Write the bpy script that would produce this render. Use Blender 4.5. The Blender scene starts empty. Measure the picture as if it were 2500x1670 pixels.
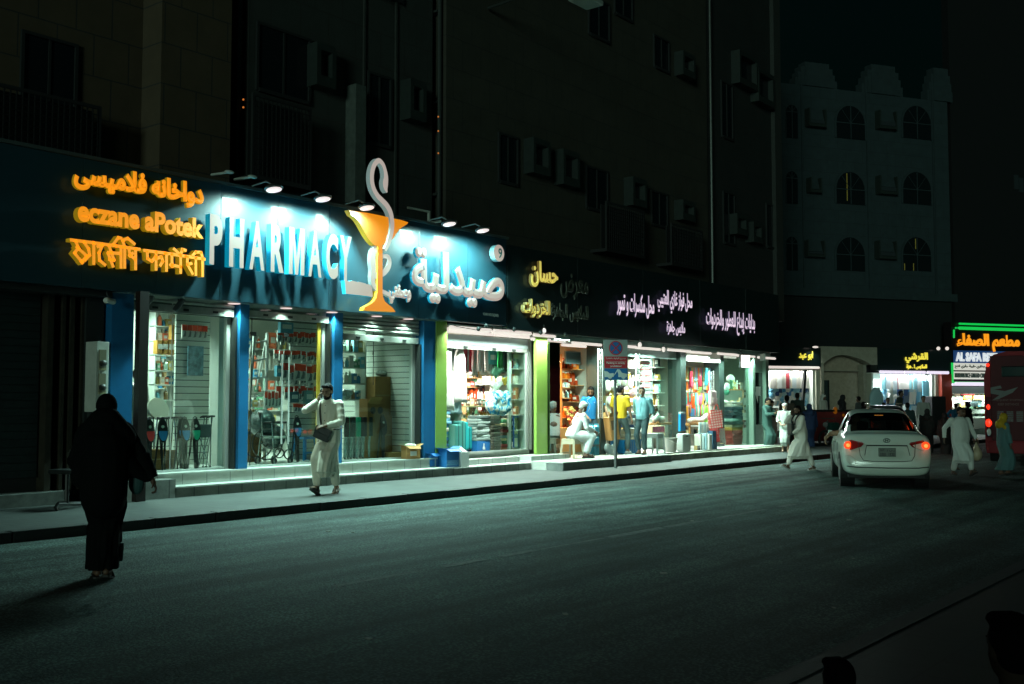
import bpy, bmesh, math, random, unicodedata
from mathutils import Vector, Matrix
import numpy as np
random.seed(7)
sc = bpy.context.scene
COL = sc.collection
# ---------------------------------------------------------------- camera
FOC = 2600.0            # focal length in pixels of the 2500 px wide photograph
CXP, CYP = 1250.0, 835.0
CAMH = 1.55
YAW = math.radians(38.506)      # heading from the street direction (+X) towards the shops (+Y)
PITCH = math.radians(3.302)
cd = bpy.data.cameras.new('Camera'); cam = bpy.data.objects.new('Camera', cd); COL.objects.link(cam)
cd.sensor_width = 36.0; cd.lens = FOC / 2500.0 * 36.0; cd.clip_start = 0.05; cd.clip_end = 400.0
cam.location = (0, 0, CAMH)
cam.rotation_euler = (math.radians(90) + PITCH, 0, YAW - math.radians(90))
cd.dof.use_dof = True; cd.dof.focus_distance = 18.0; cd.dof.aperture_fstop = 10.0
sc.camera = cam
# ---------------------------------------------------------------- night sky
w = bpy.data.worlds.new("World"); sc.world = w; w.use_nodes = True
nt = w.node_tree; bg = nt.nodes['Background']
sky = nt.nodes.new('ShaderNodeTexSky'); sky.sky_type = 'NISHITA'; sky.sun_disc = False
sky.sun_elevation = math.radians(-3.0); sky.sun_rotation = math.radians(200)
tm = nt.nodes.new('ShaderNodeMix'); tm.data_type = 'RGBA'; tm.blend_type = 'MULTIPLY'; tm.inputs['Factor'].default_value = 1; tm.inputs['B'].default_value = (.15, 1.0, .85, 1)
nt.links.new(sky.outputs[0], tm.inputs['A']); nt.links.new(tm.outputs['Result'], bg.inputs[0]); bg.inputs[1].default_value = 0.045
# faint street glow from behind the photographer
sd = bpy.data.lights.new('Sun', 'SUN'); sd.energy = 0.56; sd.angle = math.radians(12); sd.color = (.66, 1.0, .82)
so = bpy.data.objects.new('Sun', sd); COL.objects.link(so); so.rotation_euler = Vector((.92, .38, -.06)).to_track_quat('-Z', 'Y').to_euler()
# ---------------------------------------------------------------- exposure
sc.view_settings.view_transform = 'Standard'; sc.view_settings.look = 'None'
sc.view_settings.exposure = 0.0; sc.view_settings.gamma = 1.0
sc.render.engine = 'CYCLES'
try:
    sc.cycles.use_denoising = True
    sc.cycles.max_bounces = 6; sc.cycles.diffuse_bounces = 3; sc.cycles.glossy_bounces = 3
    sc.cycles.transparent_max_bounces = 10; sc.cycles.transmission_bounces = 4
    sc.cycles.sample_clamp_indirect = 3.0; sc.cycles.sample_clamp_direct = 0.0
    sc.cycles.caustics_reflective = False; sc.cycles.caustics_refractive = False
except Exception: pass
# ---------------------------------------------------------------- reading real positions off sight lines
C0 = Vector((0, 0, CAMH))
F0 = Vector((math.cos(YAW), math.sin(YAW), 0)); R0 = Vector((math.sin(YAW), -math.cos(YAW), 0))
FW = F0 * math.cos(PITCH) + Vector((0, 0, math.sin(PITCH))); UP = R0.cross(FW)
def ray(x, y): return FW * FOC + R0 * (x - CXP) - UP * (y - CYP)
def onZ(x, y, z=0.0):
    d = ray(x, y); return C0 + d * ((z - CAMH) / d.z)
def onY(x, y, Y):
    d = ray(x, y); return C0 + d * (Y / d.y)
def onD(x, y, D):                       # at horizontal distance D along the heading
    d = ray(x, y); return C0 + d * (D / (d.x * F0.x + d.y * F0.y))
ROWP = Vector((46.54, 21.82, 0)); ROWD = Vector((0.8484, -0.5294, 0)).normalized()
ROWN = Vector((-ROWD.y, ROWD.x, 0))     # away from the camera
def onRow(x, y, back=0.0):              # the row of shops across the side street
    d = ray(x, y); P = ROWP + ROWN * back; t = (P - C0).dot(ROWN) / d.dot(ROWN); return C0 + d * t
# ---------------------------------------------------------------- materials
MATS = {}
def srgb(h):
    if isinstance(h, str):
        h = h.lstrip('#'); v = [int(h[i:i+2], 16) / 255 for i in (0, 2, 4)]
        return tuple(c / 12.92 if c <= .04045 else ((c + .055) / 1.055) ** 2.4 for c in v)
    return tuple(h)
def mat(name, col=(.5, .5, .5), rough=.6, metal=0.0, emit=None, es=0.0, noise=0.0, nscale=8.0, bump=0.0, bscale=60.0, coat=0.0, spec=0.5, stretch=None, trans=0.0):
    if name in MATS: return MATS[name]
    m = bpy.data.materials.new(name); m.use_nodes = True; MATS[name] = m
    t = m.node_tree; b = t.nodes['Principled BSDF']; c = srgb(col)
    b.inputs['Base Color'].default_value = (*c, 1); b.inputs['Roughness'].default_value = rough
    b.inputs['Metallic'].default_value = metal; b.inputs['Specular IOR Level'].default_value = spec
    if coat: b.inputs['Coat Weight'].default_value = coat; b.inputs['Coat Roughness'].default_value = .08
    if trans: b.inputs['Transmission Weight'].default_value = trans
    if emit is not None:
        b.inputs['Emission Color'].default_value = (*srgb(emit), 1); b.inputs['Emission Strength'].default_value = es
    if noise or bump:
        tc = t.nodes.new('ShaderNodeTexCoord'); mp = t.nodes.new('ShaderNodeMapping'); t.links.new(tc.outputs['Object'], mp.inputs[0])
        if stretch: mp.inputs['Scale'].default_value = stretch
    if noise:
        n = t.nodes.new('ShaderNodeTexNoise'); n.inputs['Scale'].default_value = nscale; n.inputs['Detail'].default_value = 6; n.inputs['Roughness'].default_value = .65
        t.links.new(mp.outputs[0], n.inputs[0])
        r = t.nodes.new('ShaderNodeMapRange'); r.inputs[1].default_value = .3; r.inputs[2].default_value = .7
        r.inputs[3].default_value = 1 - noise; r.inputs[4].default_value = 1 + noise * .6; t.links.new(n.outputs[0], r.inputs[0])
        x = t.nodes.new('ShaderNodeMix'); x.data_type = 'RGBA'; x.blend_type = 'MULTIPLY'; x.inputs['Factor'].default_value = 1
        x.inputs['A'].default_value = (*c, 1); t.links.new(r.outputs[0], x.inputs['B']); t.links.new(x.outputs['Result'], b.inputs['Base Color'])
    if bump:
        n2 = t.nodes.new('ShaderNodeTexNoise'); n2.inputs['Scale'].default_value = bscale; n2.inputs['Detail'].default_value = 4
        t.links.new(mp.outputs[0], n2.inputs[0])
        bp = t.nodes.new('ShaderNodeBump'); bp.inputs['Strength'].default_value = bump; bp.inputs['Distance'].default_value = .02
        t.links.new(n2.outputs[0], bp.inputs['Height']); t.links.new(bp.outputs[0], b.inputs['Normal'])
    return m
def brickmat(name, c1, c2, mortar, bw, bh, ms=.01, rough=.5, axes='XZ', bump=.3, spec=.5, off=0.5, noise=.25):
    if name in MATS: return MATS[name]
    m = mat(name, c1, rough=rough, spec=spec); t = m.node_tree; b = t.nodes['Principled BSDF']
    tc = t.nodes.new('ShaderNodeTexCoord'); sp = t.nodes.new('ShaderNodeSeparateXYZ'); cb = t.nodes.new('ShaderNodeCombineXYZ')
    t.links.new(tc.outputs['Object'], sp.inputs[0]); t.links.new(sp.outputs['XYZ'.index(axes[0])], cb.inputs[0]); t.links.new(sp.outputs['XYZ'.index(axes[1])], cb.inputs[1])
    k = t.nodes.new('ShaderNodeTexBrick'); k.offset = off; k.inputs['Scale'].default_value = 1; k.inputs['Brick Width'].default_value = bw; k.inputs['Row Height'].default_value = bh
    k.inputs['Mortar Size'].default_value = ms; k.inputs['Color1'].default_value = (*srgb(c1), 1); k.inputs['Color2'].default_value = (*srgb(c2), 1); k.inputs['Mortar'].default_value = (*srgb(mortar), 1)
    t.links.new(cb.outputs[0], k.inputs['Vector'])
    n = t.nodes.new('ShaderNodeTexNoise'); n.inputs['Scale'].default_value = 2.2; n.inputs['Detail'].default_value = 8; n.inputs['Roughness'].default_value = .7
    t.links.new(tc.outputs['Object'], n.inputs[0])
    r = t.nodes.new('ShaderNodeMapRange'); r.inputs[1].default_value = .3; r.inputs[2].default_value = .7; r.inputs[3].default_value = 1 - noise; r.inputs[4].default_value = 1 + noise * .5
    t.links.new(n.outputs[0], r.inputs[0])
    x = t.nodes.new('ShaderNodeMix'); x.data_type = 'RGBA'; x.blend_type = 'MULTIPLY'; x.inputs['Factor'].default_value = 1
    t.links.new(k.outputs['Color'], x.inputs['A']); t.links.new(r.outputs[0], x.inputs['B']); t.links.new(x.outputs['Result'], b.inputs['Base Color'])
    bp = t.nodes.new('ShaderNodeBump'); bp.inputs['Strength'].default_value = bump; bp.inputs['Distance'].default_value = .004; bp.invert = True
    t.links.new(k.outputs['Fac'], bp.inputs['Height']); t.links.new(bp.outputs[0], b.inputs['Normal'])
    return m
def glassmat(name, tint=(.9, .97, .95), refl=.06, rough=.0):
    if name in MATS: return MATS[name]
    m = bpy.data.materials.new(name); m.use_nodes = True; MATS[name] = m; t = m.node_tree; t.nodes.clear()
    o = t.nodes.new('ShaderNodeOutputMaterial'); tr = t.nodes.new('ShaderNodeBsdfTransparent'); gl = t.nodes.new('ShaderNodeBsdfGlossy')
    tr.inputs[0].default_value = (*tint, 1); gl.inputs['Roughness'].default_value = rough
    lw = t.nodes.new('ShaderNodeLayerWeight'); lw.inputs[0].default_value = .5; mx = t.nodes.new('ShaderNodeMixShader')
    pw = t.nodes.new('ShaderNodeMath'); pw.operation = 'POWER'; pw.inputs[1].default_value = 5.0; t.links.new(lw.outputs['Facing'], pw.inputs[0])
    ad = t.nodes.new('ShaderNodeMath'); ad.operation = 'MULTIPLY_ADD'; ad.inputs[1].default_value = .9; ad.inputs[2].default_value = refl
    ad.use_clamp = True; t.links.new(pw.outputs[0], ad.inputs[0]); t.links.new(ad.outputs[0], mx.inputs[0])
    t.links.new(tr.outputs[0], mx.inputs[1]); t.links.new(gl.outputs[0], mx.inputs[2]); t.links.new(mx.outputs[0], o.inputs[0])
    return m
# ---------------------------------------------------------------- mesh helpers
class MB:
    def __init__(s): s.v = []; s.f = []; s.mi = []; s.M = None
    def _add(s, vs, fs, mi=0):
        b = len(s.v); M = s.M
        s.v += [tuple(M @ Vector(v)) if M else tuple(v) for v in vs]
        s.f += [tuple(b + i for i in f) for f in fs]; s.mi += [mi] * len(fs); return s
    def box(s, x0, x1, y0, y1, z0, z1, mi=0):
        if x1 < x0: x0, x1 = x1, x0
        if y1 < y0: y0, y1 = y1, y0
        if z1 < z0: z0, z1 = z1, z0
        return s._add([(x0,y0,z0),(x1,y0,z0),(x1,y1,z0),(x0,y1,z0),(x0,y0,z1),(x1,y0,z1),(x1,y1,z1),(x0,y1,z1)],
            [(0,3,2,1),(4,5,6,7),(0,1,5,4),(1,2,6,5),(2,3,7,6),(3,0,4,7)], mi)
    def bbox(s, x0, x1, y0, y1, z0, z1, b=.01, mi=0):     # box with bevelled edges
        bm = bmesh.new(); bmesh.ops.create_cube(bm, size=1)
        for v in bm.verts: v.co = Vector(((x0+x1)/2 + v.co.x*(x1-x0), (y0+y1)/2 + v.co.y*(y1-y0), (z0+z1)/2 + v.co.z*(z1-z0)))
        bmesh.ops.bevel(bm, geom=bm.edges[:], offset=b, segments=2, affect='EDGES', profile=.6)
        bm.verts.index_update(); s._add([v.co[:] for v in bm.verts], [[v.index for v in f.verts] for f in bm.faces], mi); bm.free(); return s
    def quad(s, a, b, c, d, mi=0): return s._add([a, b, c, d], [(0,1,2,3)], mi)
    def tube(s, pts, rad, n=10, mi=0, cap=True, sq=None):
        pts = [Vector(p) for p in pts]; N = len(pts)
        if not hasattr(rad, '__len__'): rad = [rad] * N
        vs = []; fs = []; prev = None
        for i, p in enumerate(pts):
            d = (pts[min(i+1, N-1)] - pts[max(i-1, 0)]); d = d.normalized() if d.length > 1e-9 else Vector((0,0,1))
            if prev is None:
                u = d.cross(Vector((0,0,1)));
                if u.length < .01: u = d.cross(Vector((0,1,0)))
            else: u = prev - d * prev.dot(d)
            u.normalize(); prev = u; wv = d.cross(u)
            r = rad[i]; ru, rw = (r if isinstance(r, tuple) else (r, r))
            for k in range(n):
                a = 2 * math.pi * (k + (.5 if n == 4 else 0)) / n; vs.append(p + u * math.cos(a) * ru + wv * math.sin(a) * rw)
        for i in range(N - 1):
            for k in range(n): fs.append((i*n+k, i*n+(k+1)%n, (i+1)*n+(k+1)%n, (i+1)*n+k))
        if cap: fs.append(tuple(range(n-1, -1, -1))); fs.append(tuple((N-1)*n + k for k in range(n)))
        return s._add(vs, fs, mi)
    def cap(s, a, b, ra, rb, n=12, mi=0):                  # round-ended tapered limb
        a = Vector(a); b = Vector(b); d = b - a; L = d.length
        if L < 1e-6: return s.ball(a, (ra, ra, ra), mi=mi)
        d /= L; P = []; R = []
        for t in (-1, -.85, -.5, 0): P.append(a + d * t * ra); R.append(ra * math.sqrt(max(0.0004, 1 - t*t)))
        for t in (0, .5, .85, 1): P.append(b + d * t * rb); R.append(rb * math.sqrt(max(0.0004, 1 - t*t)))
        return s.tube(P, R, n, mi)
    def ball(s, c, r, nu=14, nv=10, mi=0, M=None):
        c = Vector(c); r = (r, r, r) if not hasattr(r, '__len__') else r; vs = []; fs = []
        for j in range(nv + 1):
            t = math.pi * j / nv
            for i in range(nu):
                p = 2 * math.pi * i / nu; v = Vector((r[0]*math.sin(t)*math.cos(p), r[1]*math.sin(t)*math.sin(p), r[2]*math.cos(t)))
                vs.append(c + (M @ v if M else v))
        for j in range(nv):
            for i in range(nu): fs.append((j*nu+i, (j+1)*nu+i, (j+1)*nu+(i+1)%nu, j*nu+(i+1)%nu))
        return s._add(vs, fs, mi)
    def lathe(s, prof, c=(0,0,0), n=16, mi=0):             # prof: (radius, z)
        c = Vector(c); vs = []; fs = []
        for r, z in prof:
            for k in range(n):
                a = 2*math.pi*k/n; vs.append((c.x + r*math.cos(a), c.y + r*math.sin(a), c.z + z))
        for i in range(len(prof)-1):
            for k in range(n): fs.append((i*n+k, i*n+(k+1)%n, (i+1)*n+(k+1)%n, (i+1)*n+k))
        fs.append(tuple(range(n-1,-1,-1))); fs.append(tuple((len(prof)-1)*n+k for k in range(n)))
        return s._add(vs, fs, mi)
    def prism(s, poly, y0, y1, mi=0):                      # polygon in XZ, extruded in Y
        n = len(poly); vs = [(x, y0, z) for x, z in poly] + [(x, y1, z) for x, z in poly]
        fs = [tuple(range(n)), tuple(range(2*n-1, n-1, -1))] + [(i, n+i, n+(i+1)%n, (i+1)%n) for i in range(n)]
        return s._add(vs, fs, mi)
    def rings(s, R, mi=0, closed=True):                    # list of equal-length point rings
        n = len(R[0]); vs = [p for r in R for p in r]; fs = []
        for i in range(len(R)-1):
            for k in range(n if closed else n-1): fs.append((i*n+k, i*n+(k+1)%n, (i+1)*n+(k+1)%n, (i+1)*n+k))
        if closed: fs.append(tuple(range(n-1,-1,-1))); fs.append(tuple((len(R)-1)*n+k for k in range(n)))
        return s._add(vs, fs, mi)
    def mesh(s, name, mats, smooth=False):
        me = bpy.data.meshes.new(name); me.from_pydata(s.v, [], s.f)
        for m in (mats if isinstance(mats, (list, tuple)) else [mats]): me.materials.append(m)
        if len(set(s.mi)) > 1: me.polygons.foreach_set('material_index', s.mi)
        if smooth: me.polygons.foreach_set('use_smooth', [True]*len(s.f))
        me.update(); return me
    def build(s, name, mats, parent=None, smooth=False, loc=None, fix=False):
        me = s.mesh(name, mats, smooth)
        if fix:
            bm = bmesh.new(); bm.from_mesh(me); bmesh.ops.recalc_face_normals(bm, faces=bm.faces[:]); bm.to_mesh(me); bm.free()
        return put(name, me, parent, loc)
def put(name, me, parent=None, loc=None, rz=0.0, scale=None):
    o = bpy.data.objects.new(name, me); COL.objects.link(o)
    if parent is not None: o.parent = parent
    if loc is not None: o.location = loc
    if rz: o.rotation_euler = (0, 0, rz)
    if scale: o.scale = scale
    return o
def wbuild(mb, name, m, par, **k):                     # a part drawn in world coordinates under a thing with its own origin
    o = mb.build(name, m, None, **k); o.parent = par; o.location = -par.location if par.parent is None else (0,0,0); return o
def tag(o, label=None, cat=None, group=None, kind=None):
    if label: o['label'] = label
    if cat: o['category'] = cat
    if group: o['group'] = group
    if kind: o['kind'] = kind
    return o
CNAMES = {'white':'#e4e2da','cream':'#d8c8a8','grey':'#8c9490','dark grey':'#4a4e4c','black':'#202424','brown':'#6a4632','tan':'#b08a58','golden':'#c8983c','orange':'#d87020','rust':'#a84018','red':'#b02024','pink':'#d87aa0','dark blue':'#24427a','blue':'#3a7ab8','pale blue':'#90c0d4','turquoise':'#48a8a4','green':'#2f7a4a','pale green':'#a8c884','lime':'#a0c850','pale grey':'#bcc4be','olive':'#7a7a4a'}
def cname(h):
    v = [int(h[i:i+2],16) for i in (1,3,5)]; return min(CNAMES, key=lambda n: sum((v[k]-int(CNAMES[n][1+2*k:3+2*k],16))**2 for k in range(3)))
def thing(name, label, cat, loc=(0,0,0), rz=0.0, group=None):
    o = bpy.data.objects.new(name, None); COL.objects.link(o); o.empty_display_size = .1
    o.location = loc; o.rotation_euler = (0, 0, rz); return tag(o, label, cat, group)
def struct(name, mb, m, label=None, smooth=False):
    o = mb.build(name, m, smooth=smooth); o['kind'] = 'structure'
    if label: o['label'] = label
    return o
def remesh(mb, name, m, parent, voxel=.012, smooth=3, loc=None):
    me = mb.mesh(name + '_tmp', m); o = bpy.data.objects.new('tmp', me); COL.objects.link(o)
    r = o.modifiers.new('r', 'REMESH'); r.mode = 'VOXEL'; r.voxel_size = voxel; r.use_smooth_shade = True
    if smooth: q = o.modifiers.new('s', 'SMOOTH'); q.factor = .5; q.iterations = smooth
    dg = bpy.context.evaluated_depsgraph_get(); nm = bpy.data.meshes.new_from_object(o.evaluated_get(dg)); nm.name = name
    bpy.data.objects.remove(o); bpy.data.meshes.remove(me)
    nm.materials.clear(); nm.materials.append(m)
    return put(name, nm, parent, loc)
def light(kind, name, loc, power, color, size=.5, size_y=None, target=None, spot=None, blend=.5, parent=None, spread=None):
    l = bpy.data.lights.new(name, kind); l.energy = power; l.color = color
    if kind == 'AREA':
        l.shape = 'RECTANGLE' if size_y else 'DISK'; l.size = size
        if size_y: l.size_y = size_y
        if spread: l.spread = spread
    elif kind in ('POINT', 'SPOT'): l.shadow_soft_size = size
    if kind == 'SPOT': l.spot_size = spot; l.spot_blend = blend
    o = bpy.data.objects.new(name, l); COL.objects.link(o); o.location = loc
    if target is not None: o.rotation_euler = (Vector(target) - Vector(loc)).to_track_quat('-Z', 'Y').to_euler()
    if parent is not None: o.parent = parent
    return o
# ---------------------------------------------------------------- lettering
_forms = {}
for _c in range(0xFB50, 0xFEFD):
    _d = unicodedata.decomposition(chr(_c)).split()
    if len(_d) >= 2 and _d[0] in ('<isolated>', '<initial>', '<medial>', '<final>'):
        _forms.setdefault(''.join(chr(int(x, 16)) for x in _d[1:]), {})[_d[0][1:-1]] = chr(_c)
def arabic(s):
    t = []; i = 0
    while i < len(s):
        if s[i:i+2] in ('لا', 'لأ', 'لإ', 'لآ'): t.append(s[i:i+2]); i += 2
        else: t.append(s[i]); i += 1
    r = []
    for j, c in enumerate(t):
        f = _forms.get(c)
        if not f: r.append(c); continue
        pj = j > 0 and 'initial' in _forms.get(t[j-1], {}) and 'final' in f
        nj = j + 1 < len(t) and 'final' in _forms.get(t[j+1], {}) and 'initial' in f
        r.append(f.get('medial' if pj and nj else 'final' if pj else 'initial' if nj else 'isolated') or c)
    return ''.join(reversed(r))
def text_mesh(name, body, width, height, depth, bold=.02, round_=0.0, res=3, fill='BOTH'):
    """lettering fitted to width x height, facing -Y, lower left corner at the origin, front at y = 0"""
    c = bpy.data.curves.new('t', 'FONT'); c.body = body; c.size = 1.0; c.offset = bold; c.resolution_u = res
    c.extrude = .05; c.bevel_depth = round_; c.bevel_resolution = 0; c.fill_mode = fill
    o = bpy.data.objects.new('t', c); COL.objects.link(o); bpy.context.view_layer.update()
    dg = bpy.context.evaluated_depsgraph_get(); me = bpy.data.meshes.new_from_object(o.evaluated_get(dg)); me.name = name
    bpy.data.objects.remove(o); bpy.data.curves.remove(c)
    n = len(me.vertices); a = np.empty(n*3, 'f'); me.vertices.foreach_get('co', a); a = a.reshape(-1, 3)
    lo = a.min(0); hi = a.max(0); e = np.maximum(hi - lo, 1e-6)
    q = (a - lo) / e; b = np.stack([q[:, 0]*width, (1-q[:, 2])*depth, q[:, 1]*height], 1)
    me.vertices.foreach_set('co', b.ravel().astype('f')); me.update(); return me
def lettering(name, body, x0, x1, z0, z1, yfront, depth, m, parent, bold=.02, round_=0.0, side=None, M=None, res=3):
    me = text_mesh(name, body, x1-x0, z1-z0, depth, bold, round_, res)
    me.materials.clear(); me.materials.append(m)
    if side:
        me.materials.append(side)
        for p in me.polygons: p.material_index = 0 if p.normal.y < -.5 else 1
    o = put(name, me, parent)
    if M is None: o.location = (x0, yfront, z0)
    else: o.matrix_local = M @ Matrix.Translation((x0, yfront, z0))
    return o
# ================================================================= SETTING: ground, road, pavement
KY = 11.80
ASPH = mat('asphalt', (.082,.128,.116), rough=.8, noise=.45, nscale=1.1, bump=.9, bscale=55, spec=.22)
def _asph():
    t = ASPH.node_tree; b = t.nodes['Principled BSDF']; src = b.inputs['Base Color'].links[0].from_socket
    tc = t.nodes.new('ShaderNodeTexCoord'); v = t.nodes.new('ShaderNodeTexVoronoi'); v.inputs['Scale'].default_value = 42
    t.links.new(tc.outputs['Object'], v.inputs['Vector'])
    r = t.nodes.new('ShaderNodeMapRange'); r.inputs[1].default_value = 0; r.inputs[2].default_value = .6; r.inputs[3].default_value = 1.9; r.inputs[4].default_value = .38
    t.links.new(v.outputs['Distance'], r.inputs[0])
    mp = t.nodes.new('ShaderNodeMapping'); mp.inputs['Scale'].default_value = (.10, 1.6, 1); t.links.new(tc.outputs['Object'], mp.inputs[0])
    n = t.nodes.new('ShaderNodeTexNoise'); n.inputs['Scale'].default_value = 1.4; n.inputs['Detail'].default_value = 5; t.links.new(mp.outputs[0], n.inputs[0])
    r2 = t.nodes.new('ShaderNodeMapRange'); r2.inputs[1].default_value = .35; r2.inputs[2].default_value = .68; r2.inputs[3].default_value = .5; r2.inputs[4].default_value = 1.7
    t.links.new(n.outputs[0], r2.inputs[0])
    m1 = t.nodes.new('ShaderNodeMath'); m1.operation = 'MULTIPLY'; t.links.new(r.outputs[0], m1.inputs[0]); t.links.new(r2.outputs[0], m1.inputs[1])
    x = t.nodes.new('ShaderNodeMix'); x.data_type = 'RGBA'; x.blend_type = 'MULTIPLY'; x.inputs['Factor'].default_value = 1
    t.links.new(src, x.inputs['A']); t.links.new(m1.outputs[0], x.inputs['B']); t.links.new(x.outputs['Result'], b.inputs['Base Color'])
_asph()
g = MB().quad((-150,-150,-.03),(250,-150,-.03),(250,250,-.03),(-150,250,-.03)); struct('ground', g, mat('dark_ground', (.03,.035,.035), .9, noise=.3))
g = MB()
g.quad((-40,2.63,0),(110,2.63,0),(110,KY,0),(-40,KY,0)); g.quad((31.5,KY,0),(110,KY,0),(110,60,0),(31.5,60,0)); g.quad((20,-60,0),(110,-60,0),(110,2.63,0),(20,2.63,0))
struct('road', g, ASPH, 'dark worn asphalt road in front of the lit shops')
# worn lane line
g = MB(); x = 6.2
while x < 20:
    L = random.uniform(.5, 2.2); wv = random.uniform(.03, .08)
    g.quad((x,6.87-wv,.004),(x+L,6.87-wv*.8,.004),(x+L,6.87+wv,.004),(x,6.87+wv*.9,.004)); x += L + random.uniform(.05,.5)
struct('lane_line', g, mat('worn_paint', (.085,.11,.10), .8, noise=1.0, nscale=14, bump=.4, bscale=60), 'faint worn line along the road')
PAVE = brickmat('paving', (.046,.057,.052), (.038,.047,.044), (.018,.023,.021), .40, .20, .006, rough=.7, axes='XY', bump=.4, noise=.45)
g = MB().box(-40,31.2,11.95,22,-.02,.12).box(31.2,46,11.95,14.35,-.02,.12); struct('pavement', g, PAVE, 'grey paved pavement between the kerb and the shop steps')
g = MB(); x = -40.0
while x < 45.9:
    j = random.uniform(-.006,.006); z = .125 + random.uniform(-.005,.003); g.bbox(x+.008, x+.89, KY+j, 11.949, -.02, z, .012); x += .9
struct('kerb', g, mat('kerb_black', (.010,.013,.013), .6, noise=.5, nscale=7, bump=.5, bscale=40), 'dark kerb stones along the pavement')  # same near-black tone on the top and the road face
# pavement and kerb on the photographer's side
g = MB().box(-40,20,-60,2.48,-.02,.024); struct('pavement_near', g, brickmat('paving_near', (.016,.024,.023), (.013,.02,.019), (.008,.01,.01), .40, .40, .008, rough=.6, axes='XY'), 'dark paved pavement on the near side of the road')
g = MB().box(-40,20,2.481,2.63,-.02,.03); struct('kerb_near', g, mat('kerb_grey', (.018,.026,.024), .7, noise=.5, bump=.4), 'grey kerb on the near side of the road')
# bits of litter on the road and pavement
LIT = mat('litter_white', (.28,.28,.25), .8)
lp = MB().box(-.02,.02,-.012,.012,0,.006).mesh('litter', LIT)
spots = [(1130,1268),(802,1298),(862,1300),(1690,1272),(2073,1270),(2083,1364),(2036,1484),(2160,1199),(1345,1222),(870,1262),(1150,1242),(1660,1117),(1742,1103),(1752,1106),(1768,1102),(1625,1143),(1526,1131),(1548,1135),(1760,1108),(640,1289),(1418,1180),(560,1420),(1380,1500),(900,1560),(1620,1400)]
for i,(x,y) in enumerate(spots):
    Z = .121 if y < 1160 else .001
    P = onZ(x,y,Z)
    if 11.75 < P.y < 11.97: P.z = .127
    elif P.y > 11.97: P.z = .121
    elif P.y < 11.75: P.z = .001
    o = put('litter_scrap', lp, None, P, random.uniform(0,3), (random.uniform(.6,1.6),)*3)
    tag(o, 'small pale scrap of litter lying on the asphalt road' if P.z < .1 else 'small pale scrap of litter lying on the pavement by the kerb and steps', 'litter', 'litter scraps on the road' if P.z<.1 else 'litter scraps on the pavement')
# ================================================================= steps (each shop's plinth)
TILE = brickmat('step_tile', (.52,.53,.48), (.48,.5,.46), (.22,.23,.21), .45, .6, .008, rough=.35, axes='XZ', bump=.3, off=0)
STONE = brickmat('step_stone', (.27,.28,.25), (.23,.24,.22), (.1,.11,.1), .45, .4, .010, rough=.55, axes='XZ', bump=.4, noise=.5, off=0)
STOP = mat('step_top', (.46,.48,.44), .4, noise=.2, nscale=3, bump=.1)
t = thing('shop_steps', 'pale two tier tiled steps below the blue pillared pharmacy windows', 'steps', (12.5,14.3,.12))
wbuild(MB().box(9.58,15.9,14.15,14.47,.12,.262), 'lower_step', STONE, t)
wbuild(MB().box(9.56,15.92,14.13,14.46,.262,.285), 'step_tread', STOP, t)
wbuild(MB().box(8.6,9.56,14.14,15.3,.12,.40), 'end_block', STONE, t)
wbuild(MB().box(8.9,15.75,14.462,19.5,.12,.445), 'upper_step', TILE, t)
wbuild(MB().box(8.88,15.77,14.44,19.4,.445,.47), 'threshold', STOP, t)
t = thing('shop_steps', 'pale three tier tiled steps between the lime green pillars', 'steps', (17.5,14.3,.12))
wbuild(MB().box(15.921,18.44,14.15,14.5,.12,.25), 'lower_step', STONE, t)
wbuild(MB().box(15.922,18.44,14.13,14.5,.25,.27), 'step_tread', STOP, t)
wbuild(MB().box(16.15,18.5,14.501,14.85,.12,.385), 'middle_step', TILE, t)
wbuild(MB().box(16.2,19.3,14.851,19.4,.12,.50), 'threshold', STOP, t)
wbuild(MB().box(18.52,19.95,14.2,14.84,.299,.40), 'side_step', TILE, t)
wbuild(MB().box(18.46,20.10,13.746,14.85,.12,.298), 'side_floor', TILE, t)
t = thing('shop_platform', 'low grey platform under the seated man and the open shops beside the no parking sign', 'platform', (21,13.6,.12))
wbuild(MB().box(18.46,23.0,13.3,13.74,.12,.276), 'riser', mat('grey_riser', (.15,.17,.16), .6, noise=.4, nscale=4), t)
wbuild(MB().box(18.45,23.01,13.29,13.745,.276,.30), 'platform_top', STOP, t)
wbuild(MB().box(20.11,31.0,13.746,20,.12,.298), 'shop_floor', STOP, t)
wbuild(MB().box(23.01,30.6,13.52,13.745,.12,.27), 'kerbstone', mat('old_stone', (.33,.33,.27), .8, noise=.5, nscale=3, bump=.8, bscale=25), t)
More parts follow.
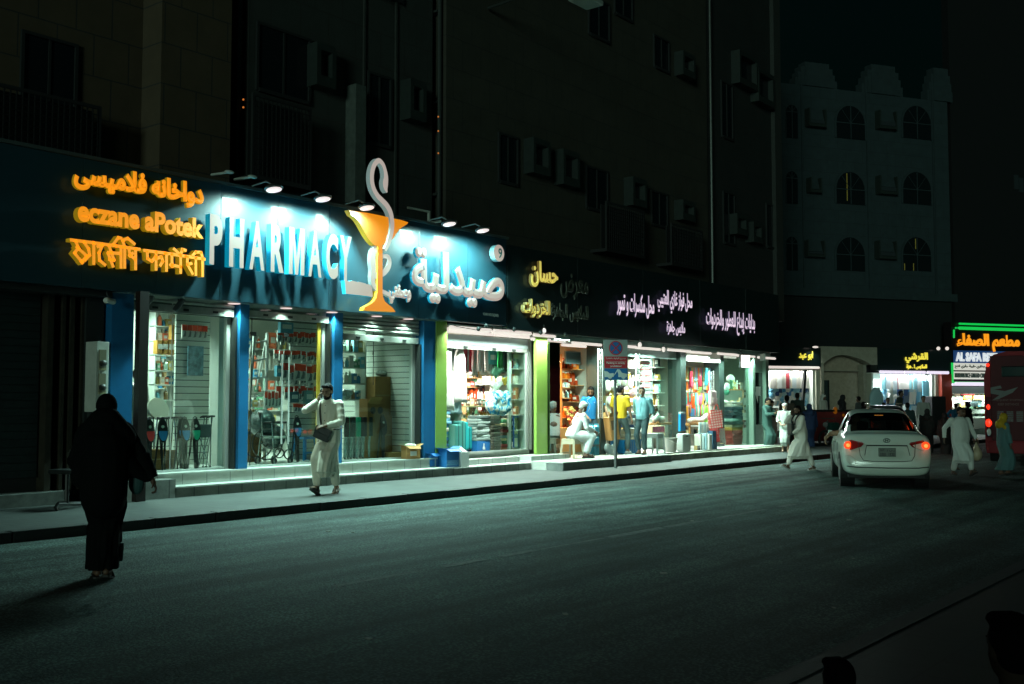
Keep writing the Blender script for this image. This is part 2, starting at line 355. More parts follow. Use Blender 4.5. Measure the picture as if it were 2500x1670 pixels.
# ================================================================= upper storeys
def tiles(name, c, c2, bw, bh, joint=(.03,.03,.027)): return brickmat(name, c, c2, joint, bw, bh, .012, rough=.75, axes='XZ', bump=.3, noise=.2, off=0.5)
BEIGE = tiles('tan_cladding', (.078,.058,.034), (.073,.054,.032), .62, .68)
DARKC = tiles('grey_cladding', (.035,.042,.038), (.033,.04,.036), .7, .7)
TANC = tiles('brown_cladding', (.046,.046,.034), (.043,.043,.032), .62, .68)
DK2 = tiles('dim_cladding', (.02,.026,.025), (.018,.024,.023), .7, .7)
WIN = mat('dark_window', (.008,.012,.014), .15, spec=.3)
FRM = mat('white_frame', (.018,.028,.025), .6, noise=.3)
FRD = mat('dark_frame', (.012,.016,.016), .7)
ALU = mat('grey_pipe', (.05,.06,.056), .4, metal=.4)
LATT = None
def lattice(mb, x0, x1, y, z0, z1, cell=.09, w=.018, mi=0):
    n = max(2, int((x1-x0)/cell)); m = max(2, int((z1-z0)/cell))
    for i in range(n+1):
        x = x0 + (x1-x0)*i/n; mb.box(x-w/2, x+w/2, y, y+.02, z0, z1, mi)
    for j in range(m+1):
        z = z0 + (z1-z0)*j/m; mb.box(x0, x1, y+.003, y+.017, z-w/2, z+w/2, mi)
    return mb
def pxrect(x0, x1, yt, yb, Y):
    a = onY(x0, yt, Y); b = onY(x0, yb, Y); c = onY(x1, yt, Y); return a.x, c.x, b.z, a.z
def add_window(b, x0, x1, yt, yb, Y, grown=.0):
    X0, X1, Z0, Z1 = pxrect(x0, x1, yt, yb, Y)
    f = MB().box(X0-.05,X0,Y-.05,Y+.01,Z0-.05,Z1+.05).box(X1,X1+.05,Y-.05,Y+.01,Z0-.05,Z1+.05).box(X0,X1,Y-.05,Y+.01,Z1,Z1+.05).box(X0,X1,Y-.07,Y+.01,Z0-.07,Z0)
    wn = f.build('window', FRD, b)
    MB().box(X0,X1,Y-.012,Y-.004,Z0,Z1).build('pane', WIN, wn)
    m = MB().box((X0+X1)/2-.02,(X0+X1)/2+.02,Y-.035,Y-.013,Z0,Z1).build('mullion', FRD, wn)
def add_hood(b, x0, x1, yt, yb, Y):                      # concrete frame built round an air conditioner opening
    X0, X1, Z0, Z1 = pxrect(x0, x1, yt, yb, Y-.3)
    wv = X1-X0; h = Z1-Z0; k = .10
    f = MB().box(X0,X0+k,Y-.3,Y+.01,Z0,Z1).box(X1-k,X1,Y-.3,Y+.01,Z0,Z1).box(X0+k,X1-k,Y-.3,Y+.01,Z1-.14,Z1).box(X0+k,X1-k,Y-.3,Y+.01,Z0,Z0+.2)
    o = f.build('air_conditioner_hood', FRM, b)
    MB().box(X0+k,X1-k,Y-.12,Y-.1,Z0+.2,Z1-.14).build('opening', WIN, o)
def add_screen(b, x0, x1, yt, yb, Y):                    # latticed balcony screen box
    X0, X1, Z0, Z1 = pxrect(x0, x1, yt, yb, Y-.5)
    o = MB().box(X0,X1,Y-.5,Y,Z0-.08,Z0).box(X0,X0+.05,Y-.5,Y-.45,Z0,Z1).box(X1-.05,X1,Y-.5,Y-.45,Z0,Z1).box(X0,X1,Y-.5,Y-.45,Z1,Z1+.05).box(X0+.05,X1-.05,Y-.30,Y-.28,Z0,Z1).build('balcony_screen', mat('screen_dark', (.018,.02,.02), .6), b)
    lattice(MB(), X0+.05, X1-.05, Y-.5, Z0, Z1).build('lattice', mat('lattice_grey', (.007,.009,.009), .6), o)
TOP = 19.0
b = thing('apartment_building', 'beige tile clad apartment block above the orange lettered end of the pharmacy sign', 'building', (8,16,5))
def _bwin(fn, par, *a):                                 # run a builder then shift its top parts under an offset parent
    before = set(par.children); fn(par, *a)
    for c in par.children:
        if c not in before: c.location = Vector(c.location) - Vector(par.location)
wbuild(MB().box(9.86,11.24,15.2,26,5.0,TOP), 'wall', BEIGE, b)
wbuild(MB().box(0,9.858,15.75,26,5.0,TOP), 'side_wall', BEIGE, b)
_bwin(add_window, b, 58, 182, 82, 330, 15.75)
_bwin(add_screen, b, -60, 250, 196, 345, 15.75)
# black gap with the drainpipe
wbuild(MB().box(11.26,11.75,15.95,26,5.0,TOP), 'recess', DK2, b)
p = thing('drainpipe', 'grey drainpipe in the dark gap beside the beige block', 'pipe', (11.62,15.5,5)); wbuild(MB().tube([(11.62,15.5,5.1),(11.62,15.5,TOP)], .055, 10), 'pipe', ALU, p)
for z in range(6, 19, 2): wbuild(MB().box(11.54,11.70,15.5,15.9,z,z+.05), 'bracket', ALU, p)
b = thing('apartment_building', 'dark grey apartment block directly above the snake and cup emblem', 'building', (14,16,5))
wbuild(MB().box(11.76,16.6,15.4,26,5.0,TOP), 'wall', DARKC, b)
wbuild(MB().box(14.55,14.6,15.36,15.4,5.0,TOP).box(15.45,15.5,15.36,15.4,5.0,TOP), 'cladding_rib', DARKC, b)
for a in [(630,752,60,215),(900,950,180,345),(948,980,-120,-10)]: _bwin(add_window, b, *a, 15.4)
for a in [(775,822,100,205),(1003,1042,190,288),(905,940,-130,-40)]: _bwin(add_hood, b, *a, 15.4)
_bwin(add_screen, b, 618, 762, 232, 425, 15.4)
X0,X1,Z0,Z1 = pxrect(868,893,352,478,15.1)
wbuild(MB().box(X0,X1,15.1,15.39,Z0-.1,Z1+1.2), 'duct_casing', mat('casing_grey', (.09,.11,.10), .45, noise=.3), b)
p = thing('drainpipe', 'grey drainpipe rising from behind the blue sign beside the dark block', 'pipe', (16.72,15.3,5)); wbuild(MB().tube([(16.72,15.3,5.1),(16.72,15.3,TOP)], .05, 10), 'pipe', ALU, p)
for z in range(6, 19, 2): wbuild(MB().box(16.64,16.80,15.3,15.7,z,z+.05), 'bracket', ALU, p)
b = thing('apartment_building', 'wide brown tile clad apartment block above the black shop signs', 'building', (22,16,5))
wbuild(MB().box(16.82,28.6,15.2,26,4.9,TOP), 'wall', TANC, b)
wbuild(MB().box(16.6,16.818,15.75,26,4.9,TOP), 'recess', DK2, b)
for a in [(1218,1260,328,440),(1431,1480,408,505),(1590,1626,468,545),(1437,1484,-10,80),(1596,1630,88,160),(1500,1540,-60,30),(1250,1295,-190,-60)]: _bwin(add_window, b, *a, 15.2)
for a in [(1303,1345,334,420),(1376,1416,362,448),(1546,1580,430,500),(1668,1698,486,535),(1668,1698,122,180)]: _bwin(add_hood, b, *a, 15.2)
for a in [(1481,1574,495,605),(1640,1716,548,640)]: _bwin(add_screen, b, *a, 15.2)
b = thing('apartment_building', 'narrow dark apartment block at the street corner past the brown block', 'building', (31,16,5))
wbuild(MB().box(28.7,33.6,15.25,26,4.3,TOP), 'wall', DK2, b)
wbuild(MB().box(33.2,33.72,15.1,15.24,4.3,TOP), 'corner_trim', DARKC, b)
for a in [(1806,1850,120,200),(1852,1890,165,245),(1800,1825,520,570),(1840,1862,540,590)]: _bwin(add_hood, b, *a, 15.25)
for a in [(1765,1790,470,590),(1870,1896,500,600),(1760,1785,200,330)]: _bwin(add_window, b, *a, 15.25)
p = thing('drainpipe', 'thin drainpipe at the corner block beside the brown block', 'pipe', (28.66,15.1,5)); wbuild(MB().tube([(28.66,15.1,4.8),(28.66,15.1,TOP)], .05, 8), 'pipe', ALU, p)
# lamp head at the very top of the view
P = onY(1428, 6, 12.5)
p = thing('street_lamp', 'street lamp head hanging unlit high above the brown block', 'street lamp', (P.x, 15.15, P.z+.3))
o = MB().bbox(-.35,.35,-2.9,-2.45,-.33,-.22,.04).build('lamp_head', mat('lamp_housing', (.3,.36,.34), .4), p)
MB().tube([(0,0,.2),(0,-1.2,.25),(0,-2.5,-.2)], .035, 8).build('arm', ALU, p)
# tiny orange reflections on the pipes, added as small glowing balls
for (px,py) in [(594,243),(594,262),(1070,285),(1070,320),(1070,374)]:
    P = onY(px, py, 15.35 if px<700 else 15.2)
    o = MB().ball((0,0,0), .018, 8, 6).build('orange_glint', mat('glint_orange', (.3,.1,.02), .4, emit=(1,.3,.05), es=.5), None, loc=(P.x, P.y, P.z))
    tag(o, 'tiny orange reflection, a glowing bead on the drainpipe beside the %s' % ('beige block' if px<700 else 'dark block'), 'light', 'orange reflections on the drainpipe by the %s' % ('beige block' if px<700 else 'dark block'))
# ================================================================= closed shop at the dark end of the street
b = thing('closed_shopfront', 'dark closed shopfront with steel shutter beside the electricity cabinet', 'shopfront', (6.5,14.8,.12))
SH = mat('dark_shutter', (.015,.027,.028), .55, metal=.2, noise=.3)
g = MB(); z = .5
while z < 3.1: g.box(3.0,7.75,14.86,14.9,z,z+.095); g.box(3.0,7.75,14.88,14.9,z+.095,z+.11); z += .11
wbuild(g, 'shutter', SH, b)
wbuild(MB().box(3.0,8.05,14.5,15.7,.12,.30), 'plinth', mat('dull_plinth', (.10,.11,.10), .8, noise=.4), b)
wbuild(MB().box(3,8.3,14.92,15.74,.3,5.0), 'wall', mat('dark_render', (.012,.016,.016), .8), b)
wbuild(MB().box(0,8.6,14.4,14.9,3.12,3.3), 'lintel', mat('dark_render', (.012,.016,.016), .8), b)
for x,wv in ((7.78,.09),(8.0,.05),(8.12,.07),(8.30,.05)):
    wbuild(MB().box(x,x+wv,14.7,14.93,.30,3.12), 'upright', mat('rust_upright', (.035,.03,.02), .6, metal=.3, noise=.5), b)
wbuild(MB().box(8.34,8.62,14.65,15.7,.3,3.3), 'end_wall', mat('dark_render', (.012,.016,.016), .8), b)
# electricity cabinet with two meters
X0,X1,Z0,Z1 = pxrect(236,267,833,1006,14.35)
b = thing('electricity_cabinet', 'pale grey electricity cabinet with two meter windows on the dark wall', 'cabinet', (X0,14.35,Z0))
CAB = mat('cabinet_grey', (.55,.58,.52), .5, noise=.15, nscale=5); W=X1-X0; H=Z1-Z0
MB().bbox(0,W,0,.3,0,H,.012).build('body', CAB, b)
for k in (.62,.28):
    o = MB().box(W*.2,W*.72,-.025,0,H*k,H*k+.27).build('meter_window', mat('meter_glass', (.20,.19,.13), .2), b)
    MB().ball((W*.46,-.03,H*k+.07), (.06,.03,.05)).build('meter_dial', mat('meter_dark', (.03,.03,.025), .4), o)
    MB().box(W*.2,W*.72,-.03,-.0,H*k-.03,H*k).build('meter_base', mat('meter_brass', (.3,.28,.16), .4), o)
lettering('caption', arabic('عداد'), W*.3, W*.7, H*.53, H*.565, -.004, .003, mat('meter_dark', (.03,.03,.025), .4), b)
MB().tube([(-.03,.1,0),(-.03,.1,-.9)], .03, 8).build('conduit', mat('dark_render', (.012,.016,.016), .8), b)
# brown post
P = onY(318,705,14.0)
o = MB().box(-.075,.075,-.06,.06,.12,3.2).build('brown_post', mat('brown_steel', (.016,.008,.006), .5, noise=.4, nscale=9), None, loc=(8.86,14.02,0)); tag(o, 'dark brown square post in front of the pharmacy window edge', 'post')
# ================================================================= pharmacy sign
EW = (.70,.58,.50)
LETW = mat('letter_white', (.05,.05,.045), .5, emit=EW, es=.62)
LETC = mat('letter_cyan_side', (.02,.25,.40), .4, emit=(.0,.30,.46), es=.6)
LETO = mat('letter_orange', (.8,.3,.02), .5, emit=(.86,.27,.008), es=.95)
LETY = mat('letter_amber_side', (.5,.3,.02), .5, emit=(.42,.24,.004), es=.42)
BLUE = mat('sign_blue', (.015,.050,.070), .40, noise=.06, nscale=2, coat=.25, spec=.4)
def zz(ox, oy, s): return lambda x, y: (ox + x/s, oy + y/s)
z1f = zz(100,380,3.913); z2f = zz(480,480,4.515); z3f = zz(800,360,3.565)
def fit(f, xl, xr, pt, pb, Y):         # X0, X1, Z0, Z1 on the plane y=Y from zoomed pixel readings
    a = onY(*f(xl, (pt[1]+pb[1])/2), Y); b = onY(*f(xr, (pt[1]+pb[1])/2), Y)
    return a.x, b.x, onY(*f(*pb), Y).z, onY(*f(*pt), Y).z
S = thing('pharmacy_sign', 'long blue pharmacy sign board with white PHARMACY letters and orange cup emblem', 'sign', (12,14.35,3.2))
x = 5.2
for x1 in (6.6, 8.0, 9.2, 10.35, 11.5, 12.65, 13.8, 14.95, 16.4, 17.66):
    wbuild(MB().bbox(x, x1-.006, 14.2, 14.34, 3.2, 5.06, .004), 'sign_panel', BLUE, S); x = x1
wbuild(MB().box(5.2,17.68,14.345,15.3,5.0,5.08), 'top_cover', mat('sign_top_dark', (.03,.04,.04), .6), S)
wbuild(MB().box(5.2,17.7,14.16,14.198,5.06,5.11), 'top_trim', mat('trim_grey', (.12,.15,.15), .4, metal=.5), S)
SOF = mat('soffit_panel', (.30,.33,.31), .3, noise=.1, coat=.2)
wbuild(MB().box(8.65,15.9,14.345,15.2,3.2,3.215), 'soffit', SOF, S)
Yf = 13.98
zt = onY(*z2f(145,187), Yf).z; zb = onY(*z2f(145,745), Yf).z
for ch, xl, xr in [('P',145,285),('H',362,522),('A',585,750),('R',820,962),('M',1020,1190),('A',1235,1378),('C',1430,1560),('Y',1580,1706)]:
    yy = 187 + (xl-145)*.18 + 280; X0 = onY(*z2f(xl,yy), Yf).x; X1 = onY(*z2f(xr,yy), Yf).x
    if ch == 'M':
        me = MB().prism([(X0+(X1-X0)*u, zb+(zt-zb)*v) for u,v in [(0,0),(0,1),(.30,1),(.5,.38),(.70,1),(1,1),(1,0),(.76,0),(.76,.66),(.59,0),(.41,0),(.24,.66),(.24,0)]], Yf, Yf+.12).mesh('letter', [LETW, LETC])
        bm = bmesh.new(); bm.from_mesh(me); bmesh.ops.recalc_face_normals(bm, faces=bm.faces[:]); bmesh.ops.triangulate(bm, faces=[f for f in bm.faces if len(f.verts)>4]); bm.to_mesh(me); bm.free()
        for p in me.polygons: p.material_index = 0 if p.normal.y < -.5 else 1
        put('letter', me, S, -Vector(S.location)); continue
    o = lettering('letter', ch, X0, X1, zb, zt, Yf, .12, LETW, S, bold=(.03 if ch == 'A' else .045), side=LETC, res=8); o.location = Vector(o.location) - S.location
def words_(name, body, f, xl, xr, pt, pb, m, side, bold=.0, rnd=.035, Y=13.99, dep=.12, par=None, res=2):
    par = par or S; X0, X1, Z0, Z1 = fit(f, xl, xr, pt, pb, Y)
    o = lettering(name, body, X0, X1, Z0, Z1, Y, dep, m, par, bold=bold, round_=rnd, side=side, res=res); o.location = Vector(o.location) - Vector(par.location); return o
words_('lettering', arabic('دواخانه فلاميسى'), z1f, 322, 1568, (935,152), (1430,500), LETO, LETY, rnd=.058)
words_('lettering', 'eczane aPotek', z1f, 348, 1556, (1500,598), (1540,795), LETO, LETY, bold=.042, rnd=.0, res=4)
# Bengali and Hindi words drawn stroke by stroke: visual order with the marks joined on the top bar
def strokes(name, segs, f, m, side, rad, Y=13.99, dep=.11, par=None):
    par = par or S; mb = MB(); D = dep/2
    for seg in segs:
        P = [onY(*f(*q), Y) for q in seg]
        for a, b in zip(P[:-1], P[1:]):
            dv = Vector((b.x-a.x, 0, b.z-a.z)); L = dv.length
            if L < 1e-5: continue
            dv /= L; nv = Vector((-dv.z, 0, dv.x)) * rad; a2 = a - dv*rad*.6; b2 = b + dv*rad*.6
            q = [a2-nv, b2-nv, b2+nv, a2+nv]; mb.prism([(v.x, v.z) for v in q], Y, Y+dep)
    me = mb.mesh(name, [m, side])
    for p in me.polygons: p.material_index = 0 if p.normal.y < -.5 or p.normal.y > .5 else 1
    # front faces of the prisms: whichever lies nearest the viewer
    for p in me.polygons: p.material_index = 0 if abs(p.normal.y) > .5 and p.center.y < Y+.01 else 1
    o = put(name, me, par); o.location = -Vector(par.location); return o
ben = [[(285,805),(500,832),(720,862),(945,895)],                                   # top bar
 [(330,815),(360,880),(320,930)],[(320,930),(400,1025)],[(340,870),(440,960),(385,1020)],[(410,825),(455,890),(465,950),(420,1000)],   # ফ
 [(505,838),(505,1035)],                                                            # া
 [(590,850),(555,930),(560,1000),(615,1045)],[(540,870),(590,850)],                 # ে
 [(650,860),(700,1000),(650,990)],[(640,930),(690,1060)],[(765,870),(765,1070)],[(640,925),(760,935)],  # ম
 [(690,850),(740,782),(770,790)],                                                   # reph
 [(800,880),(800,1070)],[(800,870),(780,810),(830,790),(895,845)],                  # ি
 [(840,885),(850,950),(900,990)],[(845,960),(880,930)],[(905,890),(905,1085)]]      # স
strokes('lettering', ben, z1f, LETO, LETY, .023)
hin = [[(985,905),(1180,930),(1380,960),(1565,990)],
 [(1015,915),(1020,985),(1060,1010),(1100,960)],[(1100,920),(1100,1090)],[(1100,985),(1150,965),(1165,1010),(1140,1050)],
 [(1200,935),(1200,1100)],
 [(1250,940),(1255,1060),(1235,1040)],[(1250,1045),(1340,1065)],[(1335,955),(1335,1120)],[(1330,945),(1270,890)],[(1335,945),(1350,895),(1385,905)],
 [(1400,965),(1400,1040),(1450,1130)],[(1400,1040),(1440,1030)],[(1480,975),(1480,1140)],
 [(1545,985),(1545,1150)],[(1545,980),(1530,925),(1480,920),(1450,955)]]
strokes('lettering', hin, z1f, LETO, LETY, .023)
words_('lettering', arabic('صيدلية'), z3f, 742, 1548, (830,868), (1300,1395), LETW, LETC, rnd=.05, res=6)
words_('caption', '920014315(200)', z3f, 1353, 1487, (1360,1437), (1420,1474), mat('caption_white', (.6,.62,.58), .6), None, bold=.02, rnd=0, Y=14.195, dep=.006)
# numbered disc
c = onY(*z3f(1491,920), 13.99); r = (onY(*z3f(1491,848),13.99).z - onY(*z3f(1491,992),13.99).z)/2
d = MB(); d.M = Matrix.Translation((c.x, 14.05, c.z)) @ Matrix.Rotation(math.radians(90),4,'X'); d.lathe([(r,-.06),(r,.06)], n=36)
me = d.mesh('number_disc', [LETW, mat('disc_side', (.2,.4,.42), .4, emit=(.1,.32,.36), es=.6)])
for p in me.polygons: p.material_index = 0 if abs(p.normal.y) > .5 else 1
o = put('number_disc', me, S); o.location = -Vector(S.location)
o2 = lettering('number', '9', c.x-.02, c.x+.10, c.z-r*.6, c.z+r*.62, 13.985, .01, mat('number_teal', (.0,.12,.11), .5), S, bold=.012); o2.location = Vector(o2.location)-Vector(S.location)
# snake and cup emblem
OR_ = mat('emblem_orange', (.05,.015,.001), .45, emit=(.84,.27,.008), es=.9)
ORS = mat('emblem_amber_side', (.5,.3,.02), .5, emit=(.48,.27,.005), es=.55)
E = put('snake_cup_emblem', None, S, -Vector(S.location))
def poly(name, pts, Y, dep, par, m, side):
    P = [onY(*z3f(*p), Y) for p in pts]; me = MB().prism([(p.x,p.z) for p in P], Y, Y+dep).mesh(name, [m, side])
    bm = bmesh.new(); bm.from_mesh(me); bmesh.ops.recalc_face_normals(bm, faces=bm.faces[:]); bmesh.ops.triangulate(bm, faces=[f for f in bm.faces if len(f.verts)>4]); bm.to_mesh(me); bm.free()
    for p in me.polygons: p.material_index = 0 if p.normal.y < -.5 else 1
    return put(name, me, par)
poly('cup', [(185,545),(235,553),(330,566),(440,588),(560,615),(640,632),(702,652),(690,668),(655,690),(625,712),(598,748),(575,785),(545,815),(515,835),(478,850),(478,1262),(482,1300),(498,1340),(530,1368),(562,1392),(588,1424),(588,1432),(314,1418),(320,1392),(355,1372),(395,1348),(420,1315),(432,1262),(437,862),(400,845),(372,815),(340,770),(310,715),(285,670),(262,635),(232,605),(208,590)], 13.84, .12, E, OR_, ORS)
SNW = mat('snake_white', (.10,.10,.09), .5, emit=(.62,.53,.47), es=.7)
SNS = mat('snake_side', (.12,.15,.14), .5, emit=(.25,.36,.34), es=.6)
def catmull(P, k=8):
    P = [P[0]] + list(P) + [P[-1]]; out = []
    for i in range(1, len(P)-2):
        p0, p1, p2, p3 = (Vector(P[i-1]), Vector(P[i]), Vector(P[i+1]), Vector(P[i+2]))
        for j in range(k):
            t = j/k; out.append(.5*((2*p1) + (p2-p0)*t + (2*p0-5*p1+4*p2-p3)*t*t + (3*p1-p0-3*p2+p3)*t**3))
    out.append(Vector(P[-2])); return out
def ribbon(name, pts, Y, dep, par, wf=1.0):
    c = catmull([(p[0], p[1]) for p in pts]); wd = catmull([(p[2], 0) for p in pts]); L = []; R = []
    W = [onY(*z3f(*q), Y) for q in c]; n = len(W)
    for i in range(n):
        d = W[min(i+1,n-1)] - W[max(i-1,0)]; d.y = 0; d.normalize(); nn = Vector((-d.z,0,d.x)); ww = wd[i].x/2/3.565/2600*19.5*wf
        L.append((W[i]+nn*ww)); R.append((W[i]-nn*ww))
    mb = MB(); rings = [[tuple(L[i]), tuple(R[i]), (R[i].x, Y+dep, R[i].z), (L[i].x, Y+dep, L[i].z)] for i in range(n)]
    mb.rings(rings); me = mb.mesh(name, [SNW, SNS])
    bm = bmesh.new(); bm.from_mesh(me); bmesh.ops.recalc_face_normals(bm, faces=bm.faces[:]); bm.to_mesh(me); bm.free()
    for p in me.polygons: p.material_index = 0 if p.normal.y < -.5 else 1
    return put(name, me, par)
ribbon('snake', [(517,392,12),(505,355,46),(503,310,62),(508,260,50),(500,200,40),(480,145,40),(445,115,44),(408,150,44),(388,215,46),(386,290,46),(402,360,46),(435,420,48),(475,462,50),(515,505,52),(545,560,52),(560,625,48),(562,700,46),(548,775,44),(528,840,40),(500,895,34)], 13.80, .10, E)
ribbon('snake', [(455,855,20),(415,880,50),(398,935,60),(395,1000,64),(400,1070,56),(395,1140,52),(402,1195,46),(440,1238,40),(500,1262,36),(548,1290,30)], 13.87, .08, E)
ribbon('snake', [(480,948,30),(520,950,42),(538,985,46),(532,1035,50),(500,1080,54),(455,1108,56),(405,1120,50)], 13.865, .08, E)
wbuild(MB().box(15.35,15.37,14.0,14.4,5.1,5.14), 'bracket', mat('bracket_grey', (.5,.55,.5), .5), S)
wbuild(MB().box(14.75,15.37,14.3,14.34,5.32,5.36).box(15.33,15.37,14.3,14.34,5.08,5.32), 'bracket', mat('bracket_grey', (.5,.55,.5), .5), S)
# small white sign plate and the word beside the snake's tail
P = [onY(*z3f(*q), 13.9) for q in [(148,1158),(200,1164),(206,1158),(262,1172),(268,1168),(330,1184),(336,1190),(385,1196),(393,1302),(330,1292),(260,1284),(160,1274)]]
me = MB().prism([(p.x,p.z) for p in P], 13.9, 14.0).mesh('logo_plate', [LETW, LETC])
for p in me.polygons: p.material_index = 0 if abs(p.normal.y) > .5 and p.center.y < 13.95 else 1
o = put('logo_plate', me, S); o.location = -Vector(S.location)
words_('lettering', arabic('وصفتي'), z3f, 538, 734, (625,1190), (690,1372), LETW, LETC, rnd=.10, Y=13.92, dep=.08)
# ---- sign lamps on arms
LAMPM = mat('lamp_face', (.7,.7,.7), .4, emit=(.80,.62,.60), es=1.1)
HOUS = mat('lamp_black', (.03,.035,.035), .4)
for i, X in enumerate((10.94, 11.98, 13.0, 15.18, 16.18)):
    t = thing('sign_lamp', ['round lamp nearest the orange lettering, reaching out over the blue sign', 'round lamp over the letter A of the blue pharmacy sign', 'round lamp just before the snake, over the blue sign', 'round lamp just past the orange cup, over the blue sign', 'round lamp closest to the numbered disc, over the blue sign'][i], 'lamp', (X,13.62,5.0), 0, 'round lamps on arms along the top of the blue sign')
    b = MB(); b.M = Matrix.Rotation(math.radians(-12),4,'X'); b.lathe([(.13,0),(.155,.02),(.14,.05),(.05,.09)], n=24).build('lamp_housing', HOUS, t)
    b = MB(); b.M = Matrix.Rotation(math.radians(-12),4,'X'); b.lathe([(.125,-.008),(.125,0)], n=24).build('lamp_glass', LAMPM, t)
    MB().tube([(0,.02,.07),(0,.2,.16),(0,.56,.13)], .014, 8).build('arm', mat('arm_grey', (.35,.38,.37), .4, metal=.5), t)
    light('SPOT', 'lamp_light', (0,0,-.03), 1020, (.56,1.0,.90), .12, target=(0,.16,-1), spot=math.radians(168), blend=.75, parent=t)
# two small unlit brackets above the orange text
for X in (10.3, 10.75):
    o = MB().tube([(0,0,0),(0,.45,.02)], .02, 8).ball((0,-.02,0),(.09,.05,.03)).build('unlit_lamp', mat('bracket_grey', (.5,.55,.5), .5), None, loc=(X,13.95,5.22))
    tag(o, 'small unlit lamp stub above the %s of the orange lettering' % ('middle' if X<10.5 else 'end'), 'lamp')
# ================================================================= the pharmacy itself
PB = mat('pillar_blue', (.015,.13,.30), .28, noise=.08, coat=.3)
WALLW = mat('shop_wall_white', (.62,.66,.60), .6, noise=.06, nscale=2)
SLATW = MAT_SLAT = brickmat('slatwall', (.62,.66,.60), (.6,.64,.58), (.10,.12,.11), 20.0, .115, .008, rough=.45, axes='XZ', bump=.6, noise=.06, off=0)
ALUF = mat('aluminium_frame', (.55,.58,.55), .35, metal=.3)
DKF = mat('dark_metal_frame', (.03,.035,.035), .4, metal=.3)
GLASS = glassmat('shop_glass', (.86,.95,.92), .07)
SHUT = mat('shutter_grey', (.36,.37,.34), .45, metal=.35, noise=.2)
Ph = thing('pharmacy_shop', 'pharmacy shop with blue pillars and three large lit display windows', 'shop', (12,14.8,.47))
for X0, X1, d in ((8.66,9.02,.6),(10.98,11.17,.32),(13.06,13.27,.32),(15.42,15.76,.4)):
    wbuild(MB().bbox(X0,X1,14.5,14.5+d,.471,3.2,.006), 'pillar', PB, Ph)
wbuild(MB().box(8.9,15.7,19.0,19.1,.47,3.6), 'back_wall', WALLW, Ph)
wbuild(MB().box(8.8,8.9,15.2,19.0,.47,3.6), 'side_wall', WALLW, Ph)
wbuild(MB().box(15.6,15.7,15.0,18.99,.47,3.6), 'side_wall', brickmat('slatwall_side', (.56,.6,.54), (.54,.58,.52), (.10,.12,.11), 20.0, .115, .008, rough=.45, axes='YZ', bump=.6, noise=.06, off=0), Ph)
wbuild(MB().box(8.9,15.6,14.95,19.0,3.45,3.5), 'ceiling', mat('ceiling_white', (.7,.72,.68), .7), Ph)
wbuild(MB().box(8.9,15.6,14.9,18.99,.475,.485), 'floor', mat('shop_floor_tile', (.5,.53,.49), .25, noise=.1), Ph)
wbuild(MB().box(8.9,15.6,14.96,15.02,3.0,3.45), 'lintel', mat('soffit_dark', (.10,.12,.11), .4), Ph)
def shutter(par, X0, X1, Y, z0, z1, rail=True):
    g = MB(); z = z1
    while z - .075 > z0 + (.12 if rail else 0):
        g.tube([(X0,Y,z-.037),(X1,Y,z-.037)], (.018,.036), 8); z -= .075
    o = wbuild(g, 'roller_shutter', SHUT, par)
    r = MB().bbox(X0,X1,Y-.025,Y+.025,z0,z0+.12,.008); r = r.build('bottom_rail', SHUT, o)
    for k in (.2,.5,.8):
        MB().box(X0+(X1-X0)*k-.05,X0+(X1-X0)*k+.05,Y-.034,Y-.026,z0+.04,z0+.075).build('latch', DKF, r)
    return o
bays = [(9.03,10.97,2.98),(11.18,13.05,3.0),(13.28,15.41,2.72)]
for i,(X0,X1,zs) in enumerate(bays):
    shutter(Ph, X0+.04, X1-.04, 14.62, zs, 3.19)
    f = MB(); FR = .05
    f.box(X0,X0+FR,14.72,14.8,.471,3.2).box(X1-.09,X1,14.72,14.8,.471,3.2).box(X0+FR,X1-.09,14.735,14.785,.471,.50)
    fr = wbuild(f, 'window_frame', ALUF, Ph)
    MB().box(X0,X0+.03,14.56,14.70,.471,zs).build('shutter_rail', DKF, fr); MB().box(X1-.03,X1,14.56,14.70,.471,zs).build('shutter_rail', DKF, fr)
    wbuild(MB().box(X0+FR,X1-.09,14.755,14.765,.502,3.2), 'window_pane', GLASS, Ph)
# yellow reveal strip, glass joints, door fittings and pull handles
X = onY(777,1000,14.7).x; wbuild(MB().box(X-.04,X+.03,14.69,14.718,.471,3.0), 'yellow_strip', mat('yellow_strip', (.45,.30,.03), .5, noise=.2), Ph)
z6 = zz(560,700,2.904); z5 = zz(200,680,3.016)
for (xx,y0,y1) in ((376,480,1115),(424,500,1115)):
    a = onY(*z6(xx,y0),14.68); b_ = onY(*z6(xx,y1),14.68); wbuild(MB().tube([(a.x,14.68,a.z),(a.x,14.68,b_.z)], .014, 8), 'pull_handle', ALUF, Ph)
for (xx,yy,wd_) in ((170,335,.12),(405,340,.1),(1020,470,.02)):
    a = onY(*z6(xx,yy),14.74); wbuild(MB().box(a.x-wd_/2,a.x+wd_/2,14.735,14.75,a.z-.035,a.z+.035), 'glass_clamp', DKF, Ph)
for xx in (152,): a = onY(*z6(xx,700),14.75); wbuild(MB().box(a.x-.006,a.x+.006,14.74,14.752,.5,3.15), 'glass_joint', DKF, Ph)
for xx in (1018,): a = onY(*z6(xx,700),14.75); wbuild(MB().box(a.x-.004,a.x+.004,14.74,14.752,1.9,3.0), 'glass_joint', DKF, Ph)
a = onY(*z5(658,700),14.75); wbuild(MB().box(a.x-.004,a.x+.004,14.74,14.752,.5,3.15), 'glass_joint', ALUF, Ph)
